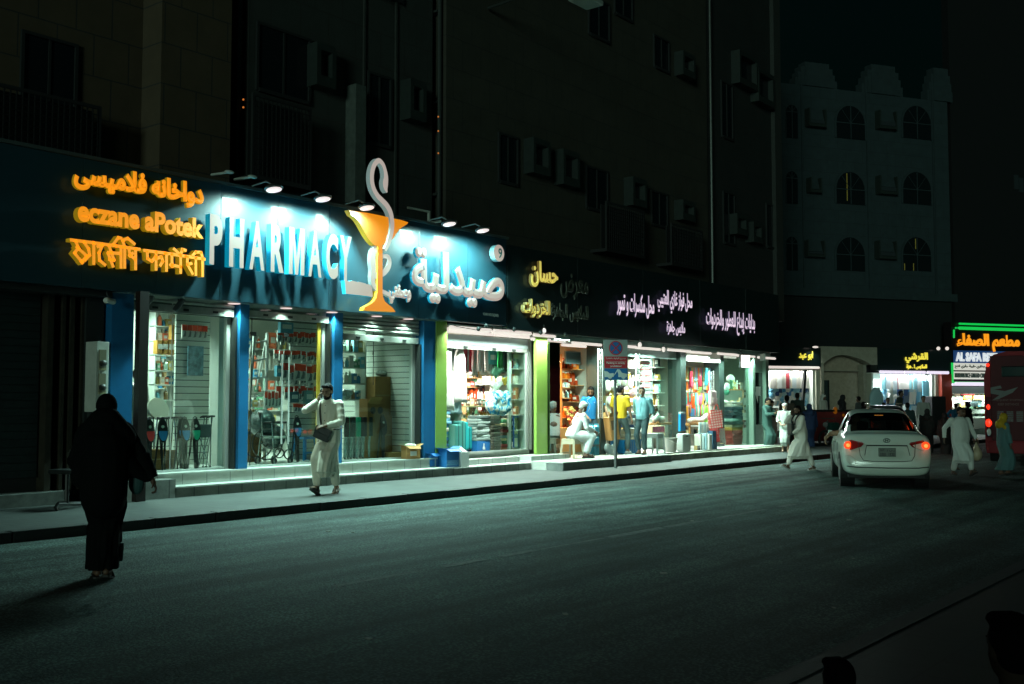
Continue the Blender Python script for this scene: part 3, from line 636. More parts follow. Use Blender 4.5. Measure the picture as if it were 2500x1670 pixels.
# white column, slatted display walls, white pilasters
a = onY(*z5(400,600),16.6).x; b_ = onY(*z5(505,600),16.6).x; wbuild(MB().box(a,b_,16.6,17.1,.486,3.44), 'column', WALLW, Ph)
a = onY(*z5(935,600),15.6).x; b_ = onY(*z5(1095,600),15.3).x
wbuild(MB().box(a+.02,a+.22,15.35,15.6,.486,3.44), 'pilaster', WALLW, Ph)
X0_ = onY(*z5(690,600),16.0).x; X1_ = onY(*z5(940,600),16.0).x
wbuild(MB().box(X0_,X1_,16.0,16.04,.486,3.44), 'slatted_display', SLATW, Ph)
X0_ = onY(*z6(430,600),15.9).x; X1_ = onY(*z6(600,600),15.9).x
wbuild(MB().box(X0_,X1_+.25,15.9,15.94,.486,3.44), 'slatted_display', SLATW, Ph)
X0_ = onY(*z6(960,600),16.4).x; X1_ = onY(*z6(1225,600),16.4).x
wbuild(MB().box(X0_,X1_,16.4,16.44,.486,3.44), 'slatted_display', SLATW, Ph)
# ceiling lights of the pharmacy
TUBE = mat('tube_white', (.7,.7,.7), .4, emit=(.76,.66,.60), es=1.0)
for i,(X,Y) in enumerate(((10.0,16.2),(12.1,16.2),(14.4,16.2),(10.6,17.9),(13.4,17.9))):
    o = MB().bbox(-.3,.3,-.3,.3,-.02,.02,.008).build('ceiling_panel_light', TUBE, Ph, loc=(X-12, Y-14.8, 3.43-.47))
    light('AREA', 'panel_light', (X,Y,3.38), 78, (.76,1.0,.87), .6, .6, target=(X,Y+.2,0), spread=math.radians(125))
# round downlights in the soffit
DL = mat('downlight_face', (.7,.6,.6), .4, emit=(.86,.62,.60), es=1.2)
for i, X in enumerate((10.84,11.93,12.98,14.1,14.95)):
    t = thing('downlight', ['downlight in the soffit over the window with the cane seats', 'downlight in the soffit over the red and white packets', 'downlight in the soffit by the middle blue pillar', 'downlight in the soffit under the orange cup', 'downlight in the soffit by the blue pillar beside the lime green one'][i], 'downlight', (X,14.48,3.2), 0, 'round downlights under the pharmacy sign')
    MB().lathe([(.10,-.012),(.10,0)], n=24).build('lamp_face', DL, t); MB().lathe([(.115,-.006),(.115,-.001)], n=24).build('trim_ring', ALUF, t)
    light('SPOT', 'downlight_light', (0,0,-.03), 130, (.60,1.0,.84), .06, target=(0,-.2,-1), spot=math.radians(134), blend=.8, parent=t)
# security camera and spot heads under the sign
for i,(x,y,Y,rot) in enumerate(((268,735,14.3,.5),(362,737,14.5,-.8),(437,744,14.5,-.4))):
    P = onY(x,y,Y); t = thing('security_camera' if i==0 else 'spot_lamp', ['white security camera under the dark end of the blue sign','black spot head by the brown post under the blue sign','black and grey spot head over the cane seats under the blue sign'][i], 'security camera' if i==0 else 'spotlight', (P.x,P.y,P.z), rot)
    b = MB(); b.M = Matrix.Rotation(math.radians(90 if i==0 else 35),4,'Y'); b.lathe([(.035,-.12),(.045,-.1),(.045,.1),(.03,.12)], n=16).build('housing', mat('camera_white', (.6,.62,.58), .4) if i==0 else HOUS, t)
    MB().tube([(0,0,.03),(0,.05,.1),(0,.05,3.2-P.z)], .012, 8).build('mount', HOUS, t)
# ================================================================= goods
PAL = {'med': ['#d8dcd2','#7fc4d8','#e8e8e0','#c9b26a','#6fae8a','#d46a4a','#3f88b0','#e0c8b0','#8c6f4a','#b8d8c8'],
 'gift': ['#e6ddd0','#c2a36a','#5a4632','#d8d2c4','#8a2f2a','#3f6f52','#9a8a6c','#e8cfa0','#2f3a3a','#b06a4a','#7a9aa0'],
 'perf': ['#d8b878','#c89a4a','#e8e0d0','#8a6a3a','#a8c8c0','#3a4a44','#d8c8a8','#b87a3a'],
 'amber': ['#a83a08','#c85a10','#8a2a04','#d87a20','#5a1a04'],
 'bag': ['#c8b48a','#8a7a5a','#d8ccb0','#4a5a50','#6a4a3a','#a89a7a'],
 'fold': ['#8a9690','#c8ccc4','#5a6662','#b0bab4','#d8d8d0','#74807c','#9aa8a4'],
 'pale': ['#e8e4dc','#e0dcd4','#d8dcd8','#e8e0d0','#c8d4d8','#8ac0c8','#a84048'],
 'cloth': ['#3a7ab0','#7ab8d8','#d8d8d0','#2a4a7a','#9ac8d8','#e8e0d8','#4a90c0','#5a6a7a','#b8d0d8'],
 'neck': ['#c84a3a','#e0a040','#4aa8a0','#d8d0c0','#5a8ac0','#a8c860','#d87aa0','#6a5a4a','#e87a2a','#8ad0c8']}
def cm(hexs): return mat('c_' + hexs[1:], hexs, .5)
MC = {}
def carton(col, w_, d, h):
    k = ('carton', col, round(w_,2), round(d,2), round(h,2))
    if k not in MC:
        b = MB().box(-w_/2,w_/2,-d/2,d/2,0,h,0).box(-w_*.36,w_*.36,-d/2-.002,-d/2,h*.35,h*.72,1)
        MC[k] = b.mesh('carton', [cm(col), mat('label_pale', (.7,.7,.66), .5)])
    return MC[k]
def bottle(col, r, h, capc='#d8d8d0'):
    k = ('bottle', col, round(r,3), round(h,2), capc)
    if k not in MC:
        b = MB().lathe([(r*.9,0),(r,h*.03),(r,h*.62),(r*.45,h*.78),(r*.4,h*.82)], n=10, mi=0).lathe([(r*.5,h*.82),(r*.5,h)], n=10, mi=1)
        MC[k] = b.mesh('bottle', [mat('g_'+col[1:], col, .15, spec=.7), cm(capc)], smooth=False)
    return MC[k]
def flat(col, w_, h, red='#c8321e', dark='#4a5350'):
    k = ('flat', col, round(w_,2), round(h,2))
    if k not in MC:
        b = MB().box(-w_/2,w_/2,-.012,.012,-h,0,0).box(-w_/2,w_/2,-.014,-.0121,-h*.42,0,1)
        b.prism([(-w_*.3,-h*.9),(w_*.25,-h*.85),(w_*.3,-h*.5),(0,-h*.4),(-w_*.05,-h*.6)], -.017, -.0122, 2)
        MC[k] = b.mesh('hanging_packet', [mat('packet_white', (.68,.68,.64), .35), mat('packet_red', (.80,.07,.03), .4), mat('packet_dark', (.16,.18,.18), .5)])
    return MC[k]
def shelf_thing(name, label, X0, X1, Y, zs, depth=.3, m=None, z0=None, z1=None, sides=True, cat='shelf'):
    m = m or mat('shelf_white', (.66,.69,.64), .45)
    t = thing(name, label, cat, (X0, Y, z0 if z0 is not None else zs[0]))
    for z in zs: wbuild(MB().box(X0,X1,Y-depth/2,Y+depth/2,z-.02,z), 'shelf_board', m, t)
    if sides:
        for X in (X0,X1-.02): wbuild(MB().box(X,X+.02,Y-depth/2+.004,Y+depth/2-.004,z0,z1), 'upright', m, t)
    return t
def fill(kind, X0, X1, Y, z, hmax, pal, label, group, cat=None, wmin=.05, wmax=.12, dep=.08, gap=.01, rows=1, name=None):
    x = X0 + wmin/2
    while x < X1 - wmin/2:
        wd = random.uniform(wmin, wmax); wd = round(wd/.02)*.02 or .02; h = hmax*random.choice((.55,.7,.8,.9,.98)); c = random.choice(PAL[pal])
        if x + wd > X1 + .02: break
        if kind == 'carton': me = carton(c, wd, dep, h)
        elif kind == 'bottle': me = bottle(c, wd/2, h)
        elif kind == 'mix': me = carton(c, wd, dep, h) if random.random() < .5 else bottle(c, min(wd,.08)/2, h)
        o = put(name or ('bottle' if me.name.startswith('bottle') else 'carton'), me, None, (x+wd/2, Y+random.uniform(-.02,.02), z), random.uniform(-.15,.15))
        tag(o, cname(c) + ' ' + label, cat or ('bottle' if me.name.startswith('bottle') else 'box'), group); x += wd + gap
def pz(f, x, y, Y): return onY(*f(x,y), Y)
for nm_,xa,xb in (('first window',9.1,11.9),('middle window',12.0,13.4),('window with the lowered shutter',13.5,15.5)):
    zs_ = [.95,1.4,1.85,2.3,2.75]; shelf_thing('back_shelving', 'long white shelving against the back wall of the %s' % nm_, xa, xb, 18.8, zs_, .3, z0=.49, z1=3.0)
    for q_,z_ in enumerate(zs_): fill('mix', xa+.03, xb-.03, 18.7, z_, .36, 'med', 'carton on the %s back shelf of the %s' % (['lowest','second','middle','fourth','top'][q_], nm_), 'cartons on the back shelves of the %s' % nm_, name='carton', cat='box', wmin=.10, wmax=.18)
# ---- window 1 shelves
Y = 16.5; a = pz(z5,528,600,Y).x; b_ = pz(z5,690,600,Y).x
zs = [pz(z5,600,yy,Y).z for yy in (352,462,563,676,780,892)]
shelf_thing('shelving', 'white shelving of orange and blue cartons behind the cane seats', a-.02, b_+.02, Y+.1, zs, .35, z0=.49, z1=zs[0]+.3)
ordn = ['top','second','third','fourth','fifth','lowest']
for i,z in enumerate(zs):
    fill('carton' if i in (1,) else 'mix', a+.02, b_, Y, z, (zs[i-1]-z-.06) if i else .24, 'med', 'small pharmacy packet on the %s shelf behind the cane seats' % ordn[i], 'packets on the %s shelf behind the cane seats' % ordn[i], cat='packet', name='packet', wmin=.05, wmax=.10)
for i,(xx,y0,y1,wd) in enumerate(((575,455,555,.13),(612,455,555,.13),(660,455,560,.16),(712,345,450,.26))):
    A = pz(z5,xx,y1,16.2); B = pz(z5,xx,y0,16.2)
    tag(put('brown_carton', carton('#a87a3a', wd, .12, B.z-A.z), None, (A.x,16.25,A.z)), 'orange brown carton %s on the display shelving' % ['in the pair', 'beside the pair', 'at the end of the three','larger than the other three, high'][i], 'box')
# hanging packets on the slatted wall
X0 = pz(z5,760,400,15.9).x; X1 = pz(z5,935,400,15.9).x; zt_ = pz(z5,850,345,15.9).z
x = X0
while x < X1:
    tag(put('hanging_packet', flat('w', .10, .24), None, (x,15.93,zt_), 0, (1,1,1.0)), 'white and red packet hung high on the slatted wall', 'packet', 'packets hung high on the slatted wall'); x += .105
P = pz(z5,835,497,15.95); tag(put('poster_bag', MB().bbox(-.16,.16,-.015,.015,-.52,0,.01).box(-.15,.15,-.018,-.0151,-.5,-.42).mesh('poster_bag', mat('packet_bluegrey', (.16,.30,.36), .3, noise=.8, nscale=7)), None, (P.x,15.94,P.z)), 'large blue and grey packet hung alone on the slatted wall', 'packet')
# folding cane seats
CHR = mat('chrome', (.6,.63,.62), .2, metal=.9); BLK = mat('black_plastic', (.012,.014,.014), .4)
def cane_seat(label, px, col, rz=0, group='folding cane seats standing in the pharmacy window', Y=15.05, z0=.487, sc_=1.0):
    P = onY(px, 1100, Y); t = thing('cane_seat', label, 'cane seat', (P.x, Y, z0), rz, group); t.scale = (sc_,)*3
    M = Matrix.Translation((0,-.03,.62)) @ Matrix.Rotation(math.radians(-8),4,'X')
    b = MB(); b.M = M; pts = [(.088*math.cos(a)*(1), (.20 if math.sin(a)>0 else .185)*math.sin(a)) for a in [i*math.pi/14 for i in range(28)]]
    b.prism(pts, -.012, .012); b.build('seat', BLK, t)
    b = MB(); b.M = M; b.prism([(x*.86,z*.86) for x,z in pts if z < .012], -.018, -.0121); b.build('seat_cover', col, t)
    b = MB(); b.M = M @ Matrix.Translation((0,-.014,.07)) @ Matrix.Rotation(math.radians(90),4,'X'); b.lathe([(.024,-.006),(.024,.006)], n=14); b.build('logo_disc', mat('label_pale', (.7,.7,.66), .5), t)
    for sx,ex in ((-.05,-.10),(.05,.08),(0,.0),(-.03,.04)):
        g = MB().tube([(sx,.0,.60),(ex,.03 if ex else -.05,0)], .015, 8).ball((ex,.03 if ex else -.05,.012),(.014,.014,.014)); g.build('leg', BLK, t)
    MB().tube([(-.04,0,.78),(-.035,0,.83),(0,0,.845),(.035,0,.83),(.04,0,.78)], .009, 8).build('handle', BLK, t)
    return t
cols = {'red': mat('seat_red', (.85,.04,.04), .5), 'blue': mat('seat_blue', (.03,.26,.60), .5), 'green': mat('seat_green', (.02,.50,.30), .5), 'black': mat('seat_black', (.02,.02,.02), .5)}
cane_seat('folding cane seat with a red cover in the pharmacy window', 362, cols['red'], .1)
cane_seat('folding cane seat with a blue cover just beside the red one', 394, cols['blue'], -.1)
cane_seat('folding cane seat with a blue cover just beside the green one', 449, cols['blue'], .1)
cane_seat('folding cane seat with a green cover in the pharmacy window', 474.5, cols['green'], 0)
cane_seat('folding cane seat tucked behind the red covered one', 352, cols['red'], .2, Y=15.2)
cane_seat('folding cane seat tucked behind the blue covered one', 440, cols['blue'], .2, Y=15.2)
cane_seat('black folding cane seat behind the door handles', 723, cols['blue'], 0, Y=15.2)
cane_seat('black folding cane seat leaning on the cardboard boxes', 933, cols['black'], 0, Y=15.1)
for i,px in enumerate((495,505,512,519)):
    P = onY(px,1050,15.1); t = thing('walking_stick', 'grey walking stick with black handle at the end of the cane seats', 'walking stick', (P.x,15.1+.05*(i%2),.487), 0, 'grey walking sticks at the end of the cane seats')
    MB().tube([(-.08+.05*(i%3),0,0),(.03,0,.84)], .009, 8).build('shaft', CHR, t)
    MB().tube([(-.05,0,.83),(0,0,.85),(.07,0,.845)], .016, 8).build('handle', BLK, t); MB().ball((-.08+.05*(i%3),0,.012),(.016,.016,.016)).build('foot', BLK, t)
P = onY(*z5(905,1130),15.08); t = thing('folding_stool', 'grey cloth folding stool hung on crossed legs by the walking sticks', 'stool', (P.x,15.08,.487))
MB().bbox(-.11,.11,-.02,.02,.50,.72,.02).build('seat', mat('grey_cloth', (.10,.12,.12), .8), t)
for a_,b2 in ((-.12,.1),(.1,-.12)): MB().tube([(a_,0,0),(b2,0,.55)], .008, 8).build('leg', CHR, t)
# wheelchair, rollator, walkers
def wheelchair(label, P, rz, m_seat, sc_=1.0, cover=None, cat='wheelchair'):
    t = thing('wheelchair', label, cat, P, rz); t.scale = (sc_,)*3
    for y in (-.27,.27):
        wv = MB(); wv.tube([(.0+.29*math.cos(a),y,.30+.29*math.sin(a)) for a in [i*math.pi/12 for i in range(25)]], .014, 6, cap=False)
        for i in range(8):
            a = i*math.pi/4; wv.tube([(0,y,.30),(.28*math.cos(a),y,.30+.28*math.sin(a))], .003, 4)
        wv.build('wheel', BLK, t)
        MB().tube([(.42+.09*math.cos(a),y,.10+.09*math.sin(a)) for a in [i*math.pi/8 for i in range(17)]], .013, 6, cap=False).build('caster', BLK, t)
        MB().tube([(-.25,y,.92),(-.14,y,.92),(-.12,y,.88),(-.1,y,.45),(.36,y,.45),(.42,y,.12)], .011, 8).tube([(-.1,y,.68),(.25,y,.68),(.28,y,.45)], .011, 8).build('frame', CHR, t)
        MB().box(-.08,.24,y-.02,y+.02,.685,.71).build('armrest', BLK, t)
    MB().bbox(-.1,.34,-.24,.24,.44,.49,.02).build('seat', m_seat, t); MB().bbox(-.15,-.11,-.24,.24,.5,.9,.02).build('backrest', m_seat, t)
    if cover:
        b = MB(); b.ball((-.02,0,.68),(.26,.30,.28),18,12); b.ball((.2,0,.42),(.24,.29,.24)); o = remesh(b, 'plastic_cover', cover, t, .03, 2)
    return t
PLW = mat('plastic_wrap', (.035,.06,.06), .18, bump=1.0, bscale=14, noise=.5, nscale=12, spec=.8)
wheelchair('chrome wheelchair folded behind the brown post in the pharmacy window', (9.45,15.75,.487), math.radians(35), cols['blue'])
wheelchair('black wheelchair wrapped in crinkled plastic behind the ladder window', onY(*z6(235,1225),15.5)*1 + Vector((0,0,-.0)), math.radians(-20), cols['black'], .95, PLW)
def walker(label, P, rz, h=.82, wheels=False):
    t = thing('zimmer_walker', label, 'walking frame', P, rz)
    for x in (-.22,.22):
        MB().tube([(x,-.18,0),(x*.9,-.1,h),(x*.9,.12,h),(x,.2,0)], .012, 8).build('side_frame', CHR, t)
        MB().tube([(x*.9,-.1,h+.004),(x*.9,.12,h+.004)], .02, 8).build('hand_grip', BLK, t)
        if wheels:
            for yy in (-.18,.2): MB().tube([(x+.055*math.cos(a),yy,.05+.055*math.sin(a)) for a in [i*math.pi/6 for i in range(13)]], .016, 6).build('wheel', BLK, t)
    MB().tube([(-.2,.15,.55),(.2,.15,.55)], .011, 8).tube([(-.21,.17,.35),(.21,.17,.35)], .011, 8).build('crossbar', CHR, t)
    if wheels: MB().bbox(-.19,.19,-.14,.1,.44,.48,.01).build('seat', mat('label_pale', (.7,.7,.66), .5), t)
    return t
for i,(xx,Yv) in enumerate(((575,15.5),(655,15.45))):
    walker('chrome walking frame behind the cane seats, %s' % ['beside the wheelchair','in front of the slatted wall'][i], Vector((pz(z5,xx,1200,Yv).x,Yv,.487)), .3*i)
walker('small wheeled walking frame with a pale seat beside the wrapped wheelchair', Vector((pz(z6,320,1100,15.25).x,15.25,.487)), .2, .72, True)
P = pz(z5,560,960,15.7); b = MB(); b.M = Matrix.Rotation(math.radians(70),4,'X'); o = b.lathe([(.03,-.03),(.19,-.02),(.2,0),(.19,.02)], n=28).build('cream_basin', mat('cream_plastic', (.62,.62,.5), .4), None, loc=(P.x,15.7,P.z)); tag(o, 'round cream plastic basin behind the chrome wheelchair', 'basin')
# cartons at window feet
for i,(f,xx,y0,y1,wd,Yv,cc) in enumerate(((z5,515,1400,1258,.28,15.4,'#8a6234'),(z5,600,1398,1262,.2,15.5,'#8a6234'),(z6,1080,1190,914,.86,15.75,'#9a7240'),(z6,1090,914,640,.84,15.8,'#a07a48'),(z6,135,1180,870,.3,16.0,'#8a6a40'))):
    A = pz(f,xx,y1,Yv); z0 = .487 if i != 3 else TZ
    if i == 2: TZ = A.z
    h = A.z - z0
    b = MB().bbox(-wd/2,wd/2,-.2,.2,0,h,.006).box(-wd/2+.02,wd/2-.02,-.204,-.2005,h*.5,h*.54,1)
    o = b.build('cardboard_box', [mat('k_'+cc[1:], cc, .8, noise=.15, nscale=4), mat('tape', (.35,.25,.12), .3)], None, loc=(A.x,Yv,z0))
    tag(o, ['brown cardboard box on the floor behind the red cane seat','brown cardboard box behind the chrome walking frames','large plain cardboard box at the bottom of the stack by the end pillar','large cardboard box on top of the stack by the end pillar','tall cardboard box behind the ladder'][i], 'box')
A = pz(z6,1020,915,15.25); B = pz(z6,1020,830,15.25)
t = thing('open_box', 'open cardboard box printed with dark fan shapes before the tall stack', 'box', (A.x,15.3,.487))
CB = mat('k_9a7240', '#9a7240', .8, noise=.15, nscale=4); h = B.z-.487
MB().bbox(-.22,.22,-.12,.12,0,h,.006).build('body', CB, t)
MB().quad((-.22,-.12,h),(.1,-.12,h),(.12,-.2,h+.13),(-.2,-.2,h+.13)).box(-.22,-.21,-.12,.12,h,h+.1).build('flap', CB, t)
for x in (-.08,.12):
    b = MB(); b.M = Matrix.Translation((x,-.123,h-.13)) @ Matrix.Rotation(math.radians(90),4,'X'); b.lathe([(.05,-.002),(.07,-.002),(.07,.002),(.05,.002)], n=18); b.build('printed_ring', BLK, t)
# ---- window 2: ladder and hanging packets
LAD = mat('ladder_alu', (.45,.48,.46), .35, metal=.5)
t = thing('step_ladder', 'tall aluminium step ladder inside the middle pharmacy window', 'ladder', (0,0,0)); 
L0 = pz(z6,118,860,15.9); L1 = pz(z6,175,350,15.9); R0_ = pz(z6,255,860,15.9); R1_ = pz(z6,268,330,15.9); L0.z = R0_.z = .49
for a_,b2 in ((L0,L1),(R0_,R1_)): MB().tube([a_,b2], (.03), 4).build('side_rail', LAD, t)
for k in range(7): MB().tube([L0.lerp(L1,(k+.6)/7),R0_.lerp(R1_,(k+.6)/7)], .024, 4).build('rung', LAD, t)
MB().tube([L1+Vector((0,.0,0)),L0+Vector((-.05,.7,0))], .02, 4).tube([R1_,R0_+Vector((.05,.7,0))], .02, 4).build('rear_frame', LAD, t)
rows = [(325,590,318,400,'first'),(308,592,455,522,'second'),(335,592,550,670,'third'),(300,592,712,800,'fourth'),(430,592,830,890,'fifth'),(345,592,600,700,'hindmost')]
for ri,(xa,xb,ya,yb,nm) in enumerate(rows):
    Yv = 15.75 + .1*(nm=='hindmost'); A = pz(z6,xa,ya,Yv); B = pz(z6,xb,ya,Yv); C_ = pz(z6,xa,yb,Yv); h = A.z-C_.z; wd = .11 if ri != 2 else .15; x = A.x + wd/2
    wbuild(MB().tube([(A.x,Yv+.01,A.z+.02),(B.x+.1,Yv+.01,A.z+.02)], .008, 6), 'hanging_rail', CHR, Ph)
    while x < B.x + .05:
        zo = random.uniform(-.03,.03)
        tag(put('hanging_packet', flat('w', wd, h), None, (x,Yv-.02-random.uniform(0,.12),A.z+zo), random.uniform(-.25,.25)), 'red and white packet hung in the %s row of the middle window' % nm, 'packet', 'red and white packets in the %s row' % nm); x += wd*random.uniform(.62,.9)
for k in range(5):
    A = pz(z6,258+k*24,742,15.5); C_ = pz(z6,258+k*24,855,15.5)
    tag(put('hanging_packet', flat('w', .08, A.z-C_.z), None, (A.x,15.5,A.z-.02*(k%2)), .2), 'long red and white packet in the low bunch beside the door handles', 'packet', 'long packets in the low bunch')
for (xx,yy,wd,hh,cc,lb) in ((400,245,.3,.22,'#5a9ab0','blue box wedged high above the first row of packets'),(350,560,.14,.2,'#5a9ab0','blue packet hung at the edge of the third row'),(455,745,.2,.2,'#4a6a70','dark grey packet among the fourth row'),(560,735,.2,.26,'#7aa0a0','pale blue bunch of packets at the end of the fourth row')):
    A = pz(z6,xx,yy,15.6); tag(put('packet', carton(cc, wd, .08, hh), None, (A.x,15.6,A.z-hh)), lb, 'packet')
P = pz(z6,535,1065,15.6)
t = thing('plastic_stool', 'bright blue plastic stool behind the pharmacy door glass', 'stool', (P.x,15.6,.487)); BP = mat('blue_plastic', (.01,.18,.42), .35); hh = P.z-.487
MB().bbox(-.15,.15,-.15,.15,hh-.04,hh,.015).build('seat', BP, t)
for sx in (-1,1):
    for sy in (-1,1): MB().tube([(sx*.12,sy*.12,hh-.03),(sx*.17,sy*.17,0)], .025, 4).build('leg', BP, t)
MB().box(-.15,.15,-.155,-.14,hh*.3,hh*.36).build('brace', BP, t)
# low shelves of the middle window
for i,yy in enumerate((640,745,850)):
    A = pz(z6,115,yy,16.3); B = pz(z6,230,yy,16.3)
    wbuild(MB().box(A.x-.15,B.x,16.2,16.5,A.z-.02,A.z), 'wall_shelf', mat('shelf_white', (.66,.69,.64), .45), Ph)
    fill('mix', A.x-.1, B.x-.02, 16.25, A.z, .17, 'med', 'small packet on a wall shelf behind the ladder', 'packets on the wall shelves behind the ladder', cat='packet', name='packet')
# ---- window 3 shelves
Y = 15.9; a = pz(z6,755,500,Y).x; b_ = pz(z6,958,500,Y).x
zs = [pz(z6,860,yy,Y).z for yy in (462,573,685,797)]
shelf_thing('shelving', 'white shelving of medicine packets between the middle blue pillar and the cardboard stack', a, b_, Y+.1, zs, .32, z0=.49, z1=zs[0]+.5)
for i,z in enumerate(zs):
    fill('mix', a+.02, b_-.02, Y, z, (zs[i-1]-z-.07) if i else .34, 'med', 'medicine packet on the %s shelf of the window with the lowered shutter' % ordn[i], 'packets on the %s shelf of the window with the lowered shutter' % ordn[i], cat='packet', name='packet', wmin=.06, wmax=.12)
CLW = mat('clear_wrap', (.45,.55,.52), .12, bump=1, bscale=18, noise=.7, nscale=14, spec=.8)
A = pz(z6,815,770,15.5); b = MB(); [b.ball((random.uniform(-.12,.12),0,random.uniform(-.05,.06)),(.12,.08,.08)) for _ in range(5)]
o = remesh(b, 'wrapped_parcel', CLW, None, .02, 1, (A.x,15.5,A.z)); tag(o, 'parcel in crumpled clear plastic below the medicine shelves', 'parcel')
A = pz(z6,1110,625,15.75); b = MB(); [b.ball((random.uniform(-.2,.2),0,random.uniform(-.0,.05)),(.14,.1,.05)) for _ in range(5)]
o = remesh(b, 'wrapped_parcel', CLW, None, .02, 1, (A.x,15.8,A.z)); tag(o, 'crumpled clear plastic bag on top of the cardboard stack', 'parcel')
for k in range(9):
    A = pz(z6,830+k*21,1050+8*(k%3),15.2+.1*(k%2)); t = thing('wrapped_cane_seat', 'folded cane seat wrapped in shiny clear plastic before the medicine shelving', 'cane seat', (A.x,15.2+.1*(k%2),.487), 0, 'plastic wrapped cane seats before the medicine shelving')
    MB().tube([(-.03,0,.0),(.0,0,.78)], .022, 8).build('folded_legs', BLK, t); MB().bbox(-.05,.05,-.03,.03,.42,.80,.02).build('seat', [cols['black'],cols['green'],PLW][k%3], t)
    MB().tube([(-.045,-.01,.02),(-.05,-.015,.3),(-.03,-.01,.42)], .028, 6).build('wrap', CLW, t)
o = MB().bbox(-.2,.2,-.1,.1,0,.09,.006).build('cardboard_box', CB, None, loc=(pz(z6,1170,1180,15.1).x,15.1,.487)); tag(o, 'flat cardboard tray on the floor by the end of the window', 'box')
# ---- outside: open boxes and buckets by the end pillar
def open_box(label, P, w_, d, h, m, rz=0, flaps=True, content=None, name='cardboard_box'):
    t = thing(name, label, 'box', P, rz)
    g = MB().box(-w_/2,w_/2,-d/2,-d/2+.008,0,h).box(-w_/2,w_/2,d/2-.008,d/2,0,h).box(-w_/2,-w_/2+.008,-d/2+.009,d/2-.009,0,h).box(w_/2-.008,w_/2,-d/2+.009,d/2-.009,0,h).box(-w_/2+.009,w_/2-.009,-d/2+.009,d/2-.009,0,.01)
    g.build('body', m, t)
    if flaps:
        g = MB(); g.quad((-w_/2,-d/2,h),(w_/2,-d/2,h),(w_/2-.02,-d/2-.09,h-.05),(-w_/2+.02,-d/2-.09,h-.05)); g.quad((w_/2,-d/2,h),(w_/2,d/2,h),(w_/2+.1,d/2-.02,h+.04),(w_/2+.1,-d/2+.02,h+.04)); g.quad((-w_/2,d/2,h),(-w_/2,-d/2,h),(-w_/2-.1,-d/2+.02,h+.02),(-w_/2-.1,d/2-.02,h+.02)); g.build('flap', m, t)
    return t
P = onZ(1009,1111,.47); t = open_box('small open cardboard box with a white label outside the end blue pillar', Vector((onY(1006,1095,14.56).x-.02,14.58,.472)), .30,.22,.25, mat('k_9a7240','#9a7240',.8), -.3)
MB().box(-.07,.07,-.125,-.1205,.06,.15).build('label', mat('label_pale', (.7,.7,.66), .5), t); MB().ball((-.03,0,.26),(.1,.08,.04)).ball((.08,.02,.25),(.05,.06,.04)).build('wrapping', mat('cream_plastic', (.62,.62,.5), .4), t)
BB = mat('carton_blue', (.015,.13,.36), .45, noise=.1)
t = open_box('bright blue open carton lying behind the blue one', Vector((15.75,14.62,.30)), .42,.3,.26, BB, .15); 
t = open_box('bright blue open carton with pale fish scale print at its foot', Vector((15.98,14.35,.287)), .34,.28,.36, BB, -.1)
g = MB()
for r_ in range(3):
    for k in range(5):
        cx_ = -.13+k*.065+(.03 if r_%2 else 0); g.tube([(cx_+.03*math.cos(a),-.143,.03+r_*.035+.03*math.sin(a)) for a in [i*math.pi/6 for i in range(7)]], .003, 4)
g.build('scale_print', mat('print_cyan', (.3,.55,.65), .5), t)
t = open_box('white carton beside the blue cartons on the step', Vector((16.3,14.3,.272)), .26,.24,.30, mat('label_pale', (.7,.7,.66), .5), .1, False)
MB().quad((-.05,-.1,.3),(.1,-.1,.3),(.0,.02,.42),(-.1,0,.40)).build('flap', mat('label_pale', (.7,.7,.66), .5), t)
# ================================================================= gift shop between lime green pillars
zg = zz(1080,800,5.058); z8 = zz(1320,780,3.921); zq = zz(1540,860,6.031); z4 = zz(1240,600,3.557)
GRN = mat('pillar_lime', (.22,.36,.07), .35, noise=.06, coat=.3)
Gs = thing('gift_shop', 'brightly lit clothing and gift shop between two lime green pillars', 'shop', (17.6,14.9,.5))
wbuild(MB().bbox(15.762,16.08,14.48,14.9,.473,3.25,.006), 'pillar', GRN, Gs)
wbuild(MB().bbox(19.11,19.53,14.5,14.58,.41,3.12,.006), 'pillar', GRN, Gs)
wbuild(MB().box(16.0,19.4,18.4,18.5,.5,3.4), 'back_wall', mat('shelf_back', (.45,.40,.30), .6), Gs)
wbuild(MB().box(15.98,16.08,14.91,18.4,.5,3.4), 'side_wall', WALLW, Gs); wbuild(MB().box(19.3,19.4,14.86,18.4,.503,3.4), 'side_wall', WALLW, Gs)
wbuild(MB().box(16.08,19.3,14.96,18.4,3.15,3.2), 'ceiling', mat('ceiling_white', (.7,.72,.68), .7), Gs)
r = wbuild(MB().bbox(16.09,19.17,14.78,14.9,2.78,3.0,.02), 'shutter_box', mat('shutter_pale', (.42,.50,.50), .4, metal=.2), Gs)
MB().box(16.09,19.17,14.79,14.84,2.70,2.78).build('bottom_rail', SHUT, r)
for k in (.3,.62,.85): MB().box(16.1+3*k-.06,16.1+3*k+.06,14.77,14.785,2.72,2.76).build('latch', DKF, r)
wbuild(MB().box(16.5,19.17,14.79,14.84,.501,.53).box(19.08,19.17,14.79,14.84,.531,2.7), 'window_frame', ALUF, Gs)
wbuild(MB().box(18.0,19.08,14.81,14.82,.531,2.7), 'window_pane', GLASS, Gs)
a = pz(zg,838,700,15.0); wbuild(MB().box(a.x-.04,a.x+.04,15.0,15.06,.505,3.14), 'white_post', WALLW, Gs)
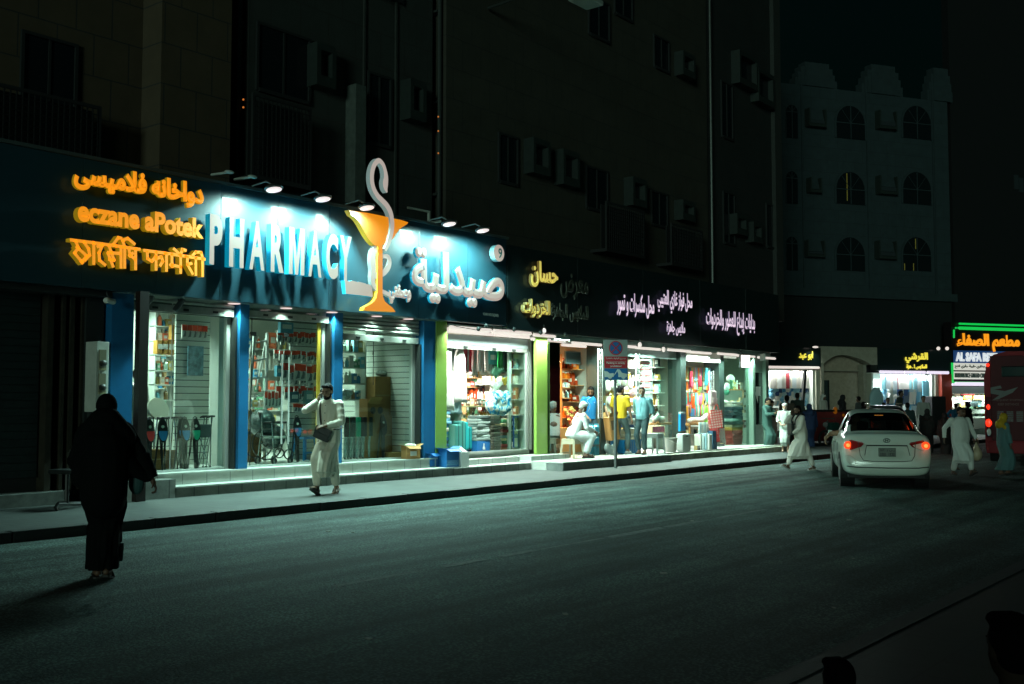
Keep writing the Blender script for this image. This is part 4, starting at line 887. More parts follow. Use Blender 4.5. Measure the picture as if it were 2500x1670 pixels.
for (X,Y) in ((16.9,15.7),(18.3,15.7),(17.6,17.2)):
    light('AREA', 'shop_light', (X,Y,3.1), 145, (1.0,.97,.88), .9, .25, target=(X,Y,0), spread=math.radians(125)); wbuild(MB().bbox(X-.45,X+.45,Y-.1,Y+.1,3.12,3.148,.01), 'tube_light', TUBE, Gs)
# garments
def garment(name, label, P, w_, h, m, rz=0, group=None, kind='shirt', th=.07, cat='garment', seed=0):
    rnd = random.Random(seed + int(P[0]*100)); t = MB(); N = 9; M_ = 14; front = []; 
    for side in (0,1):
        pass
    rings = []
    for j in range(M_+1):
        v = j/M_
        if kind == 'shirt': ww = w_*(.28+.72*min(1,v*5)) if v < .2 else w_*(.92+.12*v)
        elif kind == 'robe': ww = w_*(.3+.5*min(1,v*6)) if v < .16 else w_*(.74+.3*v)
        elif kind == 'drop': ww = w_*(.55+.45*math.sin(v*math.pi*.9))
        else: ww = w_
        r = []
        n = 20
        for k in range(n):
            a = 2*math.pi*k/n; f = 1 + .12*math.sin(5*a+rnd.random()*.3+v*2) * (v+.3)
            r.append((ww/2*math.cos(a), th/2*math.sin(a)*f + .012*math.sin(9*math.cos(a)+v*3), -h*v + (.02*math.sin(6*a) if v==1 else 0)))
        rings.append(r)
    t.rings(rings)
    if kind == 'shirt':
        for s_ in (-1,1): t.tube([(s_*w_*.36,0,-h*.1),(s_*w_*.56,-.01,-h*.32),(s_*w_*.62,-.01,-h*.6)], [(.05,.035),(.06,.035),(.055,.03)], 8)
    me = t.mesh(name, m, True); o = put(name, me, None, P, rz); return tag(o, label, cat, group)
CW = mat('cloth_white', (.62,.62,.58), .85, bump=.3, bscale=20); CG = mat('cloth_grey', (.22,.23,.20), .85); CPB = mat('cloth_pale_blue', (.30,.46,.50), .85)
def gz(x, y, Y): return onY(*zg(x,y), Y)
a = gz(130,110,15.05); garment('hanging_robe', 'large white robe hung at the front of the gift shop opening', (16.45,15.0,a.z), .60, 1.55, CW, -.5, kind='robe', th=.22)
a = gz(215,250,14.98); garment('hanging_robe', 'second white robe overlapping the large one, closer to the coloured dresses', (a.x,14.98,a.z), .34, 1.15, CW, -.3, kind='robe', th=.16)
a = gz(130,560,15.15); garment('hanging_suit', 'grey long suit hung below the white robes', (a.x,15.15,a.z), .40, 1.3, CG, -.5, kind='robe', th=.16)
a = gz(165,740,15.05); garment('hanging_shirt', 'pale blue garment showing beneath the white robes', (a.x,15.05,a.z), .28, .55, CPB, -.3, kind='robe', th=.12)
a = gz(45,560,15.3); garment('hanging_scarf', 'narrow pale scarf at the edge of the gift shop opening', (a.x,15.3,a.z), .16, 1.3, CPB, 0, kind='flat', th=.04)
cs = ['#c8ccc4','#a01828','#d8d8d0','#b8c8c4','#e0ddd4','#3a4a48','#d0d4cc','#e4e0d8','#8aa8a0','#dcdcd4','#c8d0cc','#e0e0d8']
x = 40; i = 0
while x < 840:
    if 640 < x < 740: cc = '#0f7a3c'
    elif 250 < x < 300: cc = '#8a1428'
    elif 320 < x < 360: cc = '#b01c30'
    else: cc = random.choice(cs)
    A = gz(x, 125+ x*.06, 15.35 + (x%3)*.08); garment('hanging_garment', 'long %s garment hung from the gift shop ceiling rail' % cname(cc), A, random.uniform(.10,.15), random.uniform(.62,.80), cm(cc), 1.1, 'garments hung from the gift shop ceiling rail', kind='flat', th=.09, seed=i)
    bpy.data.objects[-1] if False else None
    x += random.choice((24,30,34)); i += 1
WOODS = mat('shelf_wood', (.45,.24,.10), .5)
Yg = 16.3
zs = [gz(600,yy,Yg).z for yy in (345,430,507,622,735)]
X0, X1 = gz(265,500,Yg).x, gz(815,500,Yg).x
shelf_thing('gift_shelving', 'wooden shelving of boxes and frames across the gift shop', X0, X1, Yg+.08, zs[1:]+[gz(600,910,Yg).z], .3, WOODS, .51, zs[0]+.3)
names = ['top','second','third','fourth','fifth']
for i in range(1,5): fill('mix' if i!=4 else 'carton', X0+.03, X1-.03, Yg-.02, zs[i], zs[i-1]-zs[i]-.04, 'gift', 'small boxed gift on the %s shelf of the gift shop' % names[i-1], 'boxed gifts on the %s shelf of the gift shop' % names[i-1], cat='gift', name='gift_box', wmin=.06, wmax=.13)
fill('carton', X0+.03, gz(430,800,Yg).x, Yg-.02, gz(600,910,Yg).z, .3, 'amber', 'orange and gold packet in the lit lower shelf of the gift shop', 'orange packets in the lower shelf of the gift shop', cat='packet', name='packet', wmin=.05, wmax=.08)
A = gz(478,905,Yg); o = tag(put('framed_print', MB().box(-.16,.16,-.02,.0,0,.42,0).box(-.14,.14,-.024,-.0201,.02,.40,1).tube([(-.09,-.028,.30),(-.02,-.028,.10),(.02,-.028,.10),(.09,-.028,.30)], .012, 4, 2).mesh('framed_print',[mat('frame_dark',(.05,.04,.05),.4), cm('#2f2f45'), cm('#d86a4a')]), None, (A.x,Yg-.1,A.z)), 'dark framed print with an orange V shape on the lower shelf', 'print')
# right hand column of shelves and hanging white sheets
Yr = 15.6; zs2 = [gz(900,yy,Yr).z for yy in (335,470,640,790)]; Xa, Xb = gz(855,500,Yr).x, gz(945,500,Yr).x
shelf_thing('gift_shelving', 'narrow shelving of blue packets past the white post', Xa, Xb+.05, Yr+.08, zs2, .28, WALLW, .51, zs2[0]+.5)
for i,z in enumerate(zs2): fill('mix', Xa+.03, Xb, Yr, z, .30, 'cloth', 'small packet on the %s narrow shelf past the white post' % names[i], 'packets on the %s narrow shelf past the white post' % names[i], cat='packet', name='packet', wmin=.05, wmax=.09)
for i,(x,y0,y1,wd) in enumerate(((1000,165,370,.34),(1000,465,790,.34),(975,790,950,.26))):
    A = gz(x,y0,15.2); B = gz(x,y1,15.2); garment('hanging_cloth', 'white folded cloth hung by the lime pillar, %s of three' % ['highest','middle','lowest'][i], (A.x,15.2,A.z), wd, A.z-B.z, CW, -.5, kind='flat', th=.04, cat='cloth')
A = gz(905,1088,15.1); B = gz(905,1480,15.1); h = A.z-B.z; t = thing('banner', 'tall blue and white printed banner standing past the white post', 'banner', (A.x,15.1,B.z))
MB().box(-.09,.09,-.01,.01,0,h).build('cloth', mat('banner_blue', (.02,.12,.40), .6), t); MB().box(-.06,.06,-.013,-.0101,h*.03,h*.3).build('white_field', CW, t)
for k,zt in enumerate((.42,.6,.78)): lettering('lettering', ['M','O','H'][k], -.06,.06,h*zt,h*(zt+.13),-.014,.003,mat('caption_white', (.6,.62,.58), .6), t, bold=.03)
# lower display: glass counter with glassware
Yc = 15.75; Xa, Xb = gz(150,1100,Yc).x, gz(720,1100,Yc).x; zc = gz(400,965,Yc).z; zc2 = gz(400,1110,Yc).z
t = thing('glass_counter', 'glass display counter of glassware in the middle of the gift shop', 'counter', (Xa,Yc,.5)); W_ = Xb-Xa
MB().box(0,W_,-.2,.3,zc-.53,zc-.50).box(0,W_,-.2,.3,zc2-.52,zc2-.50).build('shelf_board', mat('shelf_gold', (.55,.42,.22), .4), t); MB().box(0,W_,-.19,.29,0,zc2-.85).build('base', mat('counter_teal', (.16,.36,.30), .5), t)
MB().box(0,W_,-.21,-.205,.1,zc-.5).build('glass_front', GLASS, t)
fill('bottle', Xa+.02, Xb-.02, Yc-.05, zc2-.0, .16, 'perf', 'small cup standing in the glass counter of the gift shop', 'cups in the glass counter of the gift shop', cat='cup', name='cup', wmin=.05, wmax=.07)
fill('carton', Xa+.02, Xb-.02, Yc-.05, zc+.002, .16, 'gift', 'small trinket on top of the glass counter of the gift shop', 'trinkets on the glass counter of the gift shop', cat='trinket', name='trinket', wmin=.05, wmax=.09)
# suitcases
TEAL = mat('suitcase_teal', (.02,.36,.38), .35, bump=.2, bscale=8); TEALD = mat('suitcase_green', (.05,.22,.20), .4)
for i,(x,yt,m) in enumerate(((140,1195,TEALD),(190,1150,TEALD),(235,1165,TEAL),(288,1225,TEAL))):
    A = gz(x,yt,14.98+.05*i); t = thing('suitcase', ['dark teal suitcase closest to the grey suit','dark teal suitcase second in the row, with raised handle','bright turquoise suitcase, the taller of two','bright turquoise suitcase, the shorter of two, by the orange carton'][i], 'suitcase', (A.x,14.98+.06*i,.502)); hh = A.z-.502
    MB().bbox(-.10,.10,-.14,.14,.06,hh,.035).build('shell', m, t); MB().box(-.004,.004,-.145,.145,.07,hh-.02).build('zip', BLK, t)
    MB().tube([(-.05,.1,hh),(-.05,.1,hh+.1),(.05,.1,hh+.1),(.05,.1,hh)], .008, 6).build('handle', CHR, t)
    for sx in (-.07,.07):
        for sy in (-.1,.1): MB().ball((sx,sy,.03),(.02,.03,.03)).build('wheel', BLK, t)
o = put('carton', carton('#b8741c', .18, .2, .35), None, (gz(340,1490,15.2).x,15.2,.503)); tag(o, 'orange yellow carton between the suitcases and the folded clothes', 'box')
# stacks of folded clothes and boxes
def stack(n, P, w_, d, h, pal, label, group, rz=0, name='folded_garment', cat='garment', cyl=False, start=0.0, jit=.02):
    z = P[2] + start
    for i in range(n):
        hh = h*random.uniform(.85,1.15); c = random.choice(PAL[pal]) if pal in PAL else pal; k = ('fold', c, round(w_,2), round(d,2), round(hh,2))
        if k not in MC: MC[k] = MB().bbox(-w_/2,w_/2,-d/2,d/2,0,hh*.97,min(.018,hh*.35)).mesh(name, mat('cf_'+c[1:], c, .85, noise=.1, nscale=20))
        o = put(name, MC[k], None, (P[0]+random.uniform(-jit,jit),P[1]+random.uniform(-jit,jit),z), rz+random.uniform(-.08,.08)); tag(o, cname(c) + ' ' + label, cat, group); z += hh
    return z
A = gz(445,1500,15.05)
t = thing('box', 'bright blue box with a white figure print under folded clothes', 'box', (A.x,15.05,.503)); MB().bbox(-.22,.22,-.15,.15,0,.24,.008).build('body', BB, t)
MB().prism([(-.03,.05),(.05,.05),(.04,.10),(.015,.12),(.02,.18),(-.01,.19),(-.01,.12),(-.035,.09)], -.156,-.152).build('figure_print', mat('label_pale', (.7,.7,.66), .5), t)
stack(9, (A.x,15.05,.745), .46,.28,.06, 'fold', 'folded garment piled on the bright blue box', 'folded garments piled on the bright blue box')
A = gz(605,1500,15.0); stack(11, (A.x,15.0,.503), .34,.26,.052, '#4a463a', 'flat dark printed box in the low stack beside the blue box', 'flat dark boxes stacked beside the blue box', name='flat_box', cat='box')
stack(4, (A.x+.05,15.1,1.09), .44,.28,.055, '#d8d0c4', 'folded white garment laid over the flat dark boxes', 'folded white garments over the flat dark boxes')
A = gz(690,1500,15.1); stack(9, (A.x+.12,15.1,.503), .2,.2,.07, 'gift', 'small patterned box stacked beneath the white post', 'small patterned boxes beneath the white post', name='flat_box', cat='box')
A = gz(800,1450,15.2); stack(8, (A.x+.05,15.25,.503), .22,.2,.085, '#1f5a38', 'dark green packet stacked by the banner foot', 'green packets stacked by the banner foot', name='packet', cat='packet')
for k in range(2):
    A = gz(40+25*k,1440,15.1); stack(15, (A.x,15.15+.1*k,.503), .2,.22,.07, 'perf' if k else 'cloth', 'small bundle in the tall pile against the first lime pillar', 'bundles in the tall pile against the first lime pillar', name='bundle', cat='bundle')
# plastic bag of blue and white goods hanging
WB = mat('bag_cyan', (.15,.50,.60), .35, bump=.6, bscale=9)
def blobs(name, label, f, pts, Y, m, rad, cat, vox=.03, M=None, group=None, th=.6):
    P = [onY(*f(x,y), Y) for x,y in pts]; c = sum((Vector(p) for p in P), Vector())/len(P); b = MB()
    for p in P: b.ball(p-c, (rad,rad*th,rad))
    for q,p in zip(P[:-1],P[1:]): b.ball(((p+q)/2)-c,(rad*.9,rad*th,rad*.9))
    o = remesh(b, name, m, None, vox, 2, c); return tag(o, label, cat, group)
bagm = mat('bag_blue_white', (.6,.66,.66), .35, bump=.6, bscale=9)
def _bag():
    t = bagm.node_tree; b = t.nodes['Principled BSDF']; tc = t.nodes.new('ShaderNodeTexCoord'); n = t.nodes.new('ShaderNodeTexNoise'); n.inputs['Scale'].default_value = 5; n.inputs['Distortion'].default_value = 2.5
    r = t.nodes.new('ShaderNodeValToRGB'); e = r.color_ramp.elements; e[0].position = .42; e[0].color = (0,.25,.55,1); e[1].position = .5; e[1].color = (.7,.7,.66,1); x = e.new(.46); x.color = (.2,.6,.65,1)
    t.links.new(tc.outputs['Object'], n.inputs[0]); t.links.new(n.outputs[0], r.inputs[0]); t.links.new(r.outputs[0], b.inputs['Base Color'])
_bag()
blobs('plastic_bag', 'big hanging blue and white patterned plastic bag in the gift shop opening', zg, [(590,960),(640,870),(700,850),(760,900),(800,970),(740,1010),(680,1000),(620,990),(790,860)], 14.9, bagm, .15, 'bag', .02)
blobs('ribbon_bunch', 'dark green ribbon bunch hung over the middle of the gift shop', zg, [(620,560),(650,490),(690,530),(660,600),(740,520)], 15.2, mat('ribbon_green', (.03,.10,.06), .5, bump=1, bscale=10, noise=.8, nscale=20), .07, 'ornament')
blobs('flower_bunch', 'yellow bunch of artificial flowers beside the white post', zg, [(750,640),(780,650),(800,630),(770,690)], 15.2, mat('flower_yellow', (.55,.36,.04), .6, bump=1, bscale=14, noise=.6, nscale=20), .06, 'ornament')
blobs('toy', 'pale soft toy hung above the blue and white bag', zg, [(620,700),(650,740),(700,690),(640,790)], 15.2, mat('toy_pale', (.55,.55,.48), .8, noise=.5, nscale=15), .09, 'toy')
A = gz(620,455,15.25); o = tag(put('carton', carton('#4aa8a8', .26, .04, .30), None, (A.x,15.25,A.z)), 'square turquoise packet hung beneath the pale garments', 'packet')
# glossy black pillar and the shops to its right
BK = mat('pillar_black', (.16,.20,.20), .07, metal=1.0)
R_ = thing('shop_building', 'row of three open lit shops with black columns, running to the street corner', 'shops', (25,14.8,.3))
R_['label'] = 'row of open lit shops framed by black columns up to the street corner'
wbuild(MB().bbox(19.545,19.95,14.45,14.84,.302,2.95,.006), 'pillar', BK, R_)
for (xa,xb,Yv,d) in ((21.75,22.0,14.55,.4),(25.62,25.92,14.5,.4),(27.95,28.25,14.55,.5)):
    wbuild(MB().bbox(xa,xb,Yv,Yv+d,.301,3.1,.006), 'column', mat('column_dark', (.03,.045,.04), .25, coat=.3), R_)
WMID = mat('shop_wall_mid', (.34,.36,.31), .6, noise=.1, nscale=3)
wbuild(MB().box(19.5,31.0,17.3,17.4,.3,3.3), 'back_wall', WMID, R_)
for nm_,xa,xb,pal in (('entrance',22.1,25.6,'gift'),('necklace shop',26.0,27.95,'bag'),('corner window',28.3,29.9,'gift')):
    zs_ = [.8,1.25,1.7,2.15,2.6]; shelf_thing('back_shelving', 'long shelving of mixed goods against the back wall of the %s' % nm_, xa, xb, 17.05, zs_, .3, WMID, .31, 2.9)
    for q_,z_ in enumerate(zs_): fill('mix', xa+.03, xb-.03, 16.95, z_, .38, pal, 'boxed item on the %s back shelf of the %s' % (['lowest','second','middle','fourth','top'][q_], nm_), 'items on the back shelves of the %s' % nm_, name='boxed_item', cat='goods', wmin=.09, wmax=.16)
wbuild(MB().box(20.0,30.95,14.97,18.6,3.12,3.16), 'ceiling', mat('ceiling_pale', (.5,.55,.5), .6), R_)
for x in (20.14,21.86,25.75,28.1): wbuild(MB().box(x,x+.08,14.98,18.6,.3,3.12), 'partition_wall', WMID, R_)
wbuild(MB().box(19.7,31.0,14.36,14.96,3.0,3.14), 'canopy_soffit', mat('canopy_panel', (.22,.30,.27), .3, noise=.3, nscale=3), R_)
a = onY(1840,1000,14.6).x; b_ = onY(1858,1000,14.3).x
wbuild(MB().box(29.95,30.1,14.45,14.7,.301,3.0), 'column', mat('column_green', (.16,.24,.19), .4), R_)
wbuild(MB().box(30.1,30.75,14.52,14.6,.9,2.5), 'black_door', mat('door_black', (.012,.016,.016), .12, coat=.5), R_); wbuild(MB().box(30.1,30.75,14.51,14.59,.301,.9), 'door_base', mat('door_base', (.38,.44,.40), .5, noise=.2), R_)
wbuild(MB().box(30.1,30.75,14.52,14.6,2.5,3.0), 'transom', mat('column_green', (.16,.24,.19), .4), R_)
wbuild(MB().box(30.75,30.95,14.4,18.6,.301,3.0), 'end_pillar', mat('column_green', (.16,.24,.19), .4), R_)
# black sign board
B_ = thing('black_sign', 'long black sign board with small white and yellow Arabic lettering', 'sign', (24,14.3,3.1))
zt1 = onY(1372,617,14.25).z; zt2 = onY(1900,735,14.25).z
for x0,x1 in ((17.69,20.3),(20.305,23.2),(23.205,26.2),(26.205,29.0),(29.005,31.3)):
    wbuild(MB().bbox(x0,x1,14.2,14.35,3.13,4.95,.004), 'sign_panel', mat('sign_black', (.012,.022,.024), .3, coat=.25, noise=.05), B_)
wbuild(MB().box(17.7,31.3,14.36,15.2,4.85,4.93), 'top_cover', mat('sign_top_dark', (.03,.04,.04), .6), B_)
YEL = mat('letter_yellow', (.6,.5,.1), .5, emit=(.62,.50,.10), es=.9); YES = mat('letter_yellow_side', (.3,.25,.1), .5, emit=(.20,.12,.02), es=.5); GOLD = mat('letter_unlit', (.05,.055,.04), .5)
WH2 = mat('letter_pink_white', (.6,.55,.6), .5, emit=(.78,.60,.74), es=1.0); WHS = mat('letter_violet_side', (.2,.2,.3), .5, emit=(.10,.06,.16), es=.5)
def w4(body, xl, xr, pt, pb, m, s_, rnd=.04, Y=14.08, dep=.1): return words_('lettering', arabic(body), z4, xl, xr, pt, pb, m, s_, rnd=rnd, Y=Y, dep=dep if m is YEL else .03, par=B_)
w4('حسان', 208, 441, (228,122), (420,382), YEL, YES, .035)
w4('معرض', 462, 705, (560,240), (600,470), GOLD, None, .03)
w4('الخردوات', 140, 370, (170,455), (300,632), YEL, YES, .03)
w4('للملابس الجاهزة', 378, 705, (400,490), (560,665), GOLD, None, .03)
w4('محل مكسرات و تمور', 950, 1272, (1020,402), (1220,635), WH2, WHS, .022)
w4('محل فواز غازي العتيبي', 1302, 1602, (1390,385), (1560,606), WH2, WHS, .02)
w4('ملابس جاهزة', 1382, 1540, (1392,648), (1490,785), WH2, WHS, .02)
w4('بدايات إبداع للعطور والخردوات', 1725, 2146, (1735,538), (2130,795), WH2, WHS, .02)
# tube lights along the canopy edge and under it
def tube(label, x0, x1, Y, z, par=None, power=0, col=(.85,1,.93), group='tube lights under the shop canopy', r=.034, m=None, tgt=(0,-.05,-1)):
    t = thing('tube_light', label, 'light', ((x0+x1)/2, Y, z), 0, group); L = x1-x0
    MB().tube([(-L/2,0,0),(L/2,0,0)], r, 8).build('tube', m or TUBE, t); MB().box(-L/2,L/2,-.02,.02,r,r+.03).build('fixture', mat('fixture_white', (.5,.52,.5), .5), t)
    if power: light('AREA', 'tube_glow', (0,-.03,-.05), power, col, L, .08, target=tgt, parent=t, spread=math.radians(140))
    return t
PWT = 95
TL = ((16.1,17.4,14.42,3.10,PWT),(17.5,18.8,14.42,3.10,PWT),(18.9,20.2,14.42,3.08,PWT),(16.3,17.6,14.7,3.04,0),(17.8,19.1,14.7,3.04,0),(20.4,21.6,14.42,2.97,PWT),(21.8,23.0,14.30,2.97,PWT),(23.2,24.4,14.42,2.97,PWT),(24.6,25.8,14.30,2.97,PWT),(26.0,27.2,14.42,2.97,PWT),(27.4,28.6,14.30,2.97,PWT),(28.8,30.0,14.42,2.97,PWT),(30.0,31.2,14.30,2.95,0),(16.2,17.5,14.56,3.08,0),(17.6,18.9,14.56,3.08,0),(16.2,17.5,14.90,3.06,0),(17.6,18.9,14.90,3.06,0),(19.0,20.3,14.56,3.0,0))
for i,(x0,x1,Y,z,pw) in enumerate(TL):
    seg = 'over the gift shop opening, %s row' % ('front' if Y < 14.6 else 'back') if x0 < 19.2 else 'over the honey shop' if x0 < 22 else 'over the perfume shop' if x0 < 25.7 else 'over the necklaces shop' if x0 < 28 else 'near the flood light'
    rw = {14.42:'front',14.3:'outer',14.56:'second',14.7:'third',14.9:'rearmost'}[Y]
    tube('%s tube light of the %s row %s' % ('farther' if any(abs(u[2]-Y) < .01 and u[0] < x0 and x0-u[0] < 2 for u in TL[:i]) else 'nearer', rw, seg), x0, x1, Y, z, power=pw, col=(.80,1,.88) if x0 < 20 else (.66,1,.86), group='tube lights under the sign edge')
for i,(x0,x1,Y) in enumerate(((20.5,21.5,14.8),(22.4,24.0,14.85),(24.2,25.4,14.8),(26.2,27.6,14.8),(28.5,29.6,14.85))):
    tube('white tube light beneath the canopy just inside the %s' % ['honey shop','shop entrance with white grids','perfume window','necklace shop','corner window'][i], x0, x1, Y, 2.94, group=None)
# string of dark lamps on a cable below the sign
t = thing('festoon_cable', 'sagging cable with dark bulbs strung below the sign over the gift shop', 'cable', (16,14.1,3.1))
pts = [onY(x,y,14.1) for x,y in ((1095,790),(1115,797),(1165,806),(1187,795),(1220,799),(1255,804),(1320,812),(1380,817),(1420,822))]
wbuild(MB().tube(pts, .007, 6), 'cable', BLK, t)
for (x,y) in ((1168,803),(1187,795),(1255,804),(1320,812),(1380,817)): wbuild(MB().ball(onY(x,y,14.1),(.045,.04,.05)), 'bulb', HOUS, t)
# flood light
P = onY(1818,882,13.9); t = thing('flood_light', 'square white flood light glaring under the end of the black sign', 'flood light', P, math.radians(-25))
MB().bbox(-.17,.17,-.03,.05,-.19,.19,.02).build('housing', HOUS, t); MB().bbox(-.155,.155,-.045,-.031,-.175,.175,.006).build('lamp_face', mat('flood_face', (.8,.8,.8), .4, emit=(.95,.85,.75), es=2.2), t)
MB().tube([(0,.02,.19),(0,.3,.35)], .015, 8).build('arm', HOUS, t)
light('AREA', 'flood_glow', (0,-.08,0), 160, (.78,1,.92), .3, .3, target=(0,-1,-.8), parent=t)
P = onY(1862,872,13.9); t = thing('flood_light', 'unlit flood light facing the side street at the end of the black sign', 'flood light', P, math.radians(40))
MB().bbox(-.22,.22,-.03,.03,-.1,.1,.01).build('housing', mat('fixture_white', (.5,.52,.5), .5), t); MB().bbox(-.19,.19,-.036,-.031,-.08,.08,.004).build('lamp_face', mat('dark_glass', (.1,.13,.12), .2), t)
for k,(x,y,Y) in enumerate(((1465,872,14.2),(1562,842,14.2),(1328,808,14.2),(1620,853,14.2))):
    P = onY(x,y,Y); t = thing('bare_bulb', 'bare white bulb hanging under the canopy %s' % ['over the man in the blue shirt','above the no parking sign edge','at the top of the second lime pillar','over the perfume window'][k], 'bulb', P)
    MB().ball((0,0,0),(.05,.05,.07)).build('glass', TUBE, t); MB().tube([(0,0,.05),(0,0,.14)], .02, 8).build('socket', HOUS, t)
# interior lights of the row
for (X,Y,pw,c) in ((21.0,16.0,190,(1,.58,.26)),(23.4,16.0,150,(1,.98,.86)),(24.9,15.6,120,(.85,1,.90)),(26.9,15.8,125,(.95,1,.9)),(29.2,15.8,115,(.85,1,.90))):
    light('AREA', 'shop_light', (X,Y,3.0), pw, c, 1.0, .3, target=(X,Y,0), spread=math.radians(125))
# ---- goods on the walls between the shops
def side_shelves(nm, X, Y0, Y1, pal, zs_, hm=.3, m=None):
    t = thing('wall_shelving', 'shelving of small goods along the end wall of the %s' % nm, 'shelf', (X,Y0,zs_[0]))
    for q, z in enumerate(zs_):
        wbuild(MB().box(X-.26,X-.002,Y0,Y1,z-.02,z), 'shelf_board', m or MATS['shelf_white'], t); y = Y0+.06
        while y < Y1-.06:
            wd = random.choice((.08,.1,.12,.14)); h = hm*random.choice((.5,.65,.8,.95)); c = random.choice(PAL[pal])
            me = carton(c, wd, .1, h) if random.random() < .6 else bottle(c, min(wd,.1)/2, h)
            tag(put('shelf_item', me, None, (X-.17,y+wd/2,z), math.radians(-90)), '%s item on the %s end shelf of the %s' % (cname(c), ['lowest','second','third','fourth','fifth','top'][q], nm), 'goods', 'items on the end shelves of the %s' % nm); y += wd + .015
side_shelves('gift shop', 19.29, 15.0, 17.9, 'gift', [.95,1.3,1.65,2.0,2.35,2.7], .28)
side_shelves('honey shop', 21.85, 15.1, 17.0, 'amber', [.8,1.2,1.6,2.0,2.4], .3, WOODS)
side_shelves('perfume shop', 25.6, 15.0, 17.0, 'perf', [.8,1.15,1.5,1.85,2.2,2.55], .28)
side_shelves('necklace shop', 28.09, 15.1, 16.9, 'neck', [.9,1.35,1.8,2.25], .34)
# ---- honey shop
def e8(x, y, Y): return onY(*z8(x,y), Y)
WARM = mat('honey_wood', (.50,.22,.07), .5)
Yh = 15.4; Xa, Xb = e8(188,600,Yh).x, e8(395,600,Yh).x; zs = [e8(300,yy,Yh).z for yy in (470,567,652,750)]
shelf_thing('honey_shelving', 'orange lit shelving of honey jars behind the seated man', Xa, Xb, Yh+.1, zs, .3, WARM, .31, zs[0]+.35)
for i,z in enumerate(zs):
    fill('bottle' if i<2 else 'mix', Xa+.03, Xb-.03, Yh, z, .26 if i==0 else (zs[i-1]-z-.06), 'amber' if i<2 else 'perf', '%s on the %s shelf of the honey shop' % ('dark amber honey jar' if i<2 else 'gold boxed honey', names[i]), 'goods on the %s shelf of the honey shop' % names[i], name='honey_jar' if i<2 else 'honey_box', cat='jar' if i<2 else 'box', wmin=.08, wmax=.11)
A = e8(240,300,15.1); B = e8(385,430,15.1); t = thing('screen', 'dark television screen over the honey shelves', 'television', (A.x,15.1,B.z)); MB().bbox(0,B.x-A.x,0,.05,0,A.z-B.z,.01).build('body', mat('screen_frame', (.12,.16,.16), .4), t); MB().box(.03,B.x-A.x-.03,-.004,-.001,.03,A.z-B.z-.03).build('display', mat('screen_dark2', (.05,.08,.08), .2), t)
Yb = 15.1; b = []
zc = e8(300,1000,Yb).z
t = thing('sweets_stand', 'sloping wooden stand of loose sweets behind the seated man', 'stand', (e8(190,900,Yb).x,Yb,.301)); wdt = e8(400,900,Yb).x-e8(190,900,Yb).x
MB().box(0,wdt,0,.35,0,.62).prism([(0,.62),(wdt,.62),(wdt,.66),(0,.66)], 0,.35).build('stand_body', WARM, t)
cand = MB().ball((0,0,0),(.028,.028,.02),8,6).mesh('sweet', cm('#c8501e')); cand2 = MB().ball((0,0,0),(.028,.028,.02),8,6).mesh('sweet', cm('#d8b060')); cand3 = MB().ball((0,0,0),(.028,.028,.02),8,6).mesh('sweet', cm('#a03828'))
for j in range(13):
    for i in range(14):
        x = Xa + (i+.5+random.uniform(-.3,.3))*(Xb-Xa)/14; v = j/13
        tag(put('sweet', random.choice((cand,cand2,cand3)), None, (x, Yb-.02+v*.22, .95+v*.52+random.uniform(-.01,.02)), 0, (1.6,1.6,1.6)), 'wrapped sweet in the sloping heap behind the seated man', 'sweet', 'wrapped sweets heaped behind the seated man')
A = e8(440,380,15.2); o = tag(put('hanging_lamp', MB().lathe([(.02,-.14),(.035,-.12),(.02,0)], n=10).mesh('hanging_lamp', mat('lamp_orange', (.8,.4,.1), .4, emit=(1,.5,.2), es=1.6)), None, (A.x,15.2,A.z)), 'small orange hanging lamp in the honey shop', 'lamp')
fill('mix', e8(410,500,15.5).x, e8(470,500,15.5).x, 15.5, e8(440,480,15.5).z, .3, 'perf', 'gold packet on the side shelf of the honey shop', 'gold packets on the side shelf of the honey shop', name='packet', cat='packet')
for k in range(5):
    z = .33 + k*.42; fill('carton', e8(405,600,15.6).x, e8(485,600,15.6).x, 15.6, z, .34, 'amber', 'orange carton stacked in the far corner of the honey shop', 'orange cartons in the far corner of the honey shop', name='carton', cat='box')
# ---- entrance with white grids
def grid_panel(label, X0, X1, Y, Z0, Z1, m=None):
    t = thing('wire_rack', label, 'wire rack', (X0,Y,Z0)); lattice(MB(), 0, X1-X0, 0, 0, Z1-Z0, .10, .012).build('wire_grid', m or mat('grid_white', (.6,.62,.6), .4), t); MB().box(-.02,-.001,-.003,.024,-.02,Z1-Z0+.02).box(X1-X0+.001,X1-X0+.02,-.003,.024,-.02,Z1-Z0+.02).build('frame', m or MATS['grid_white'], t); return t
for i,(f,xa,xb,ya,yb,Yv,lb) in enumerate(((z8,556,592,290,940,14.4,'tall white wire grid beside the man holding the cardboard box'),(z8,920,950,330,960,14.35,'tall white wire grid behind the man in the pale blue shirt'),(zq,1168,1228,282,900,14.3,'white wire grid beside the pink bag in the necklace shop'))):
    A = pz(f,xa,ya,Yv); B = pz(f,xb,yb,Yv); C_ = pz(f,xa,yb,Yv); grid_panel(lb, A.x, B.x, Yv, C_.z, A.z)
garment('hanging_cloth', 'red cloth hung at the top of the shop entrance beside the sign', e8(612,330,14.6), .22, .62, mat('cloth_red',(.45,.02,.03),.8), 0, kind='drop', cat='cloth')
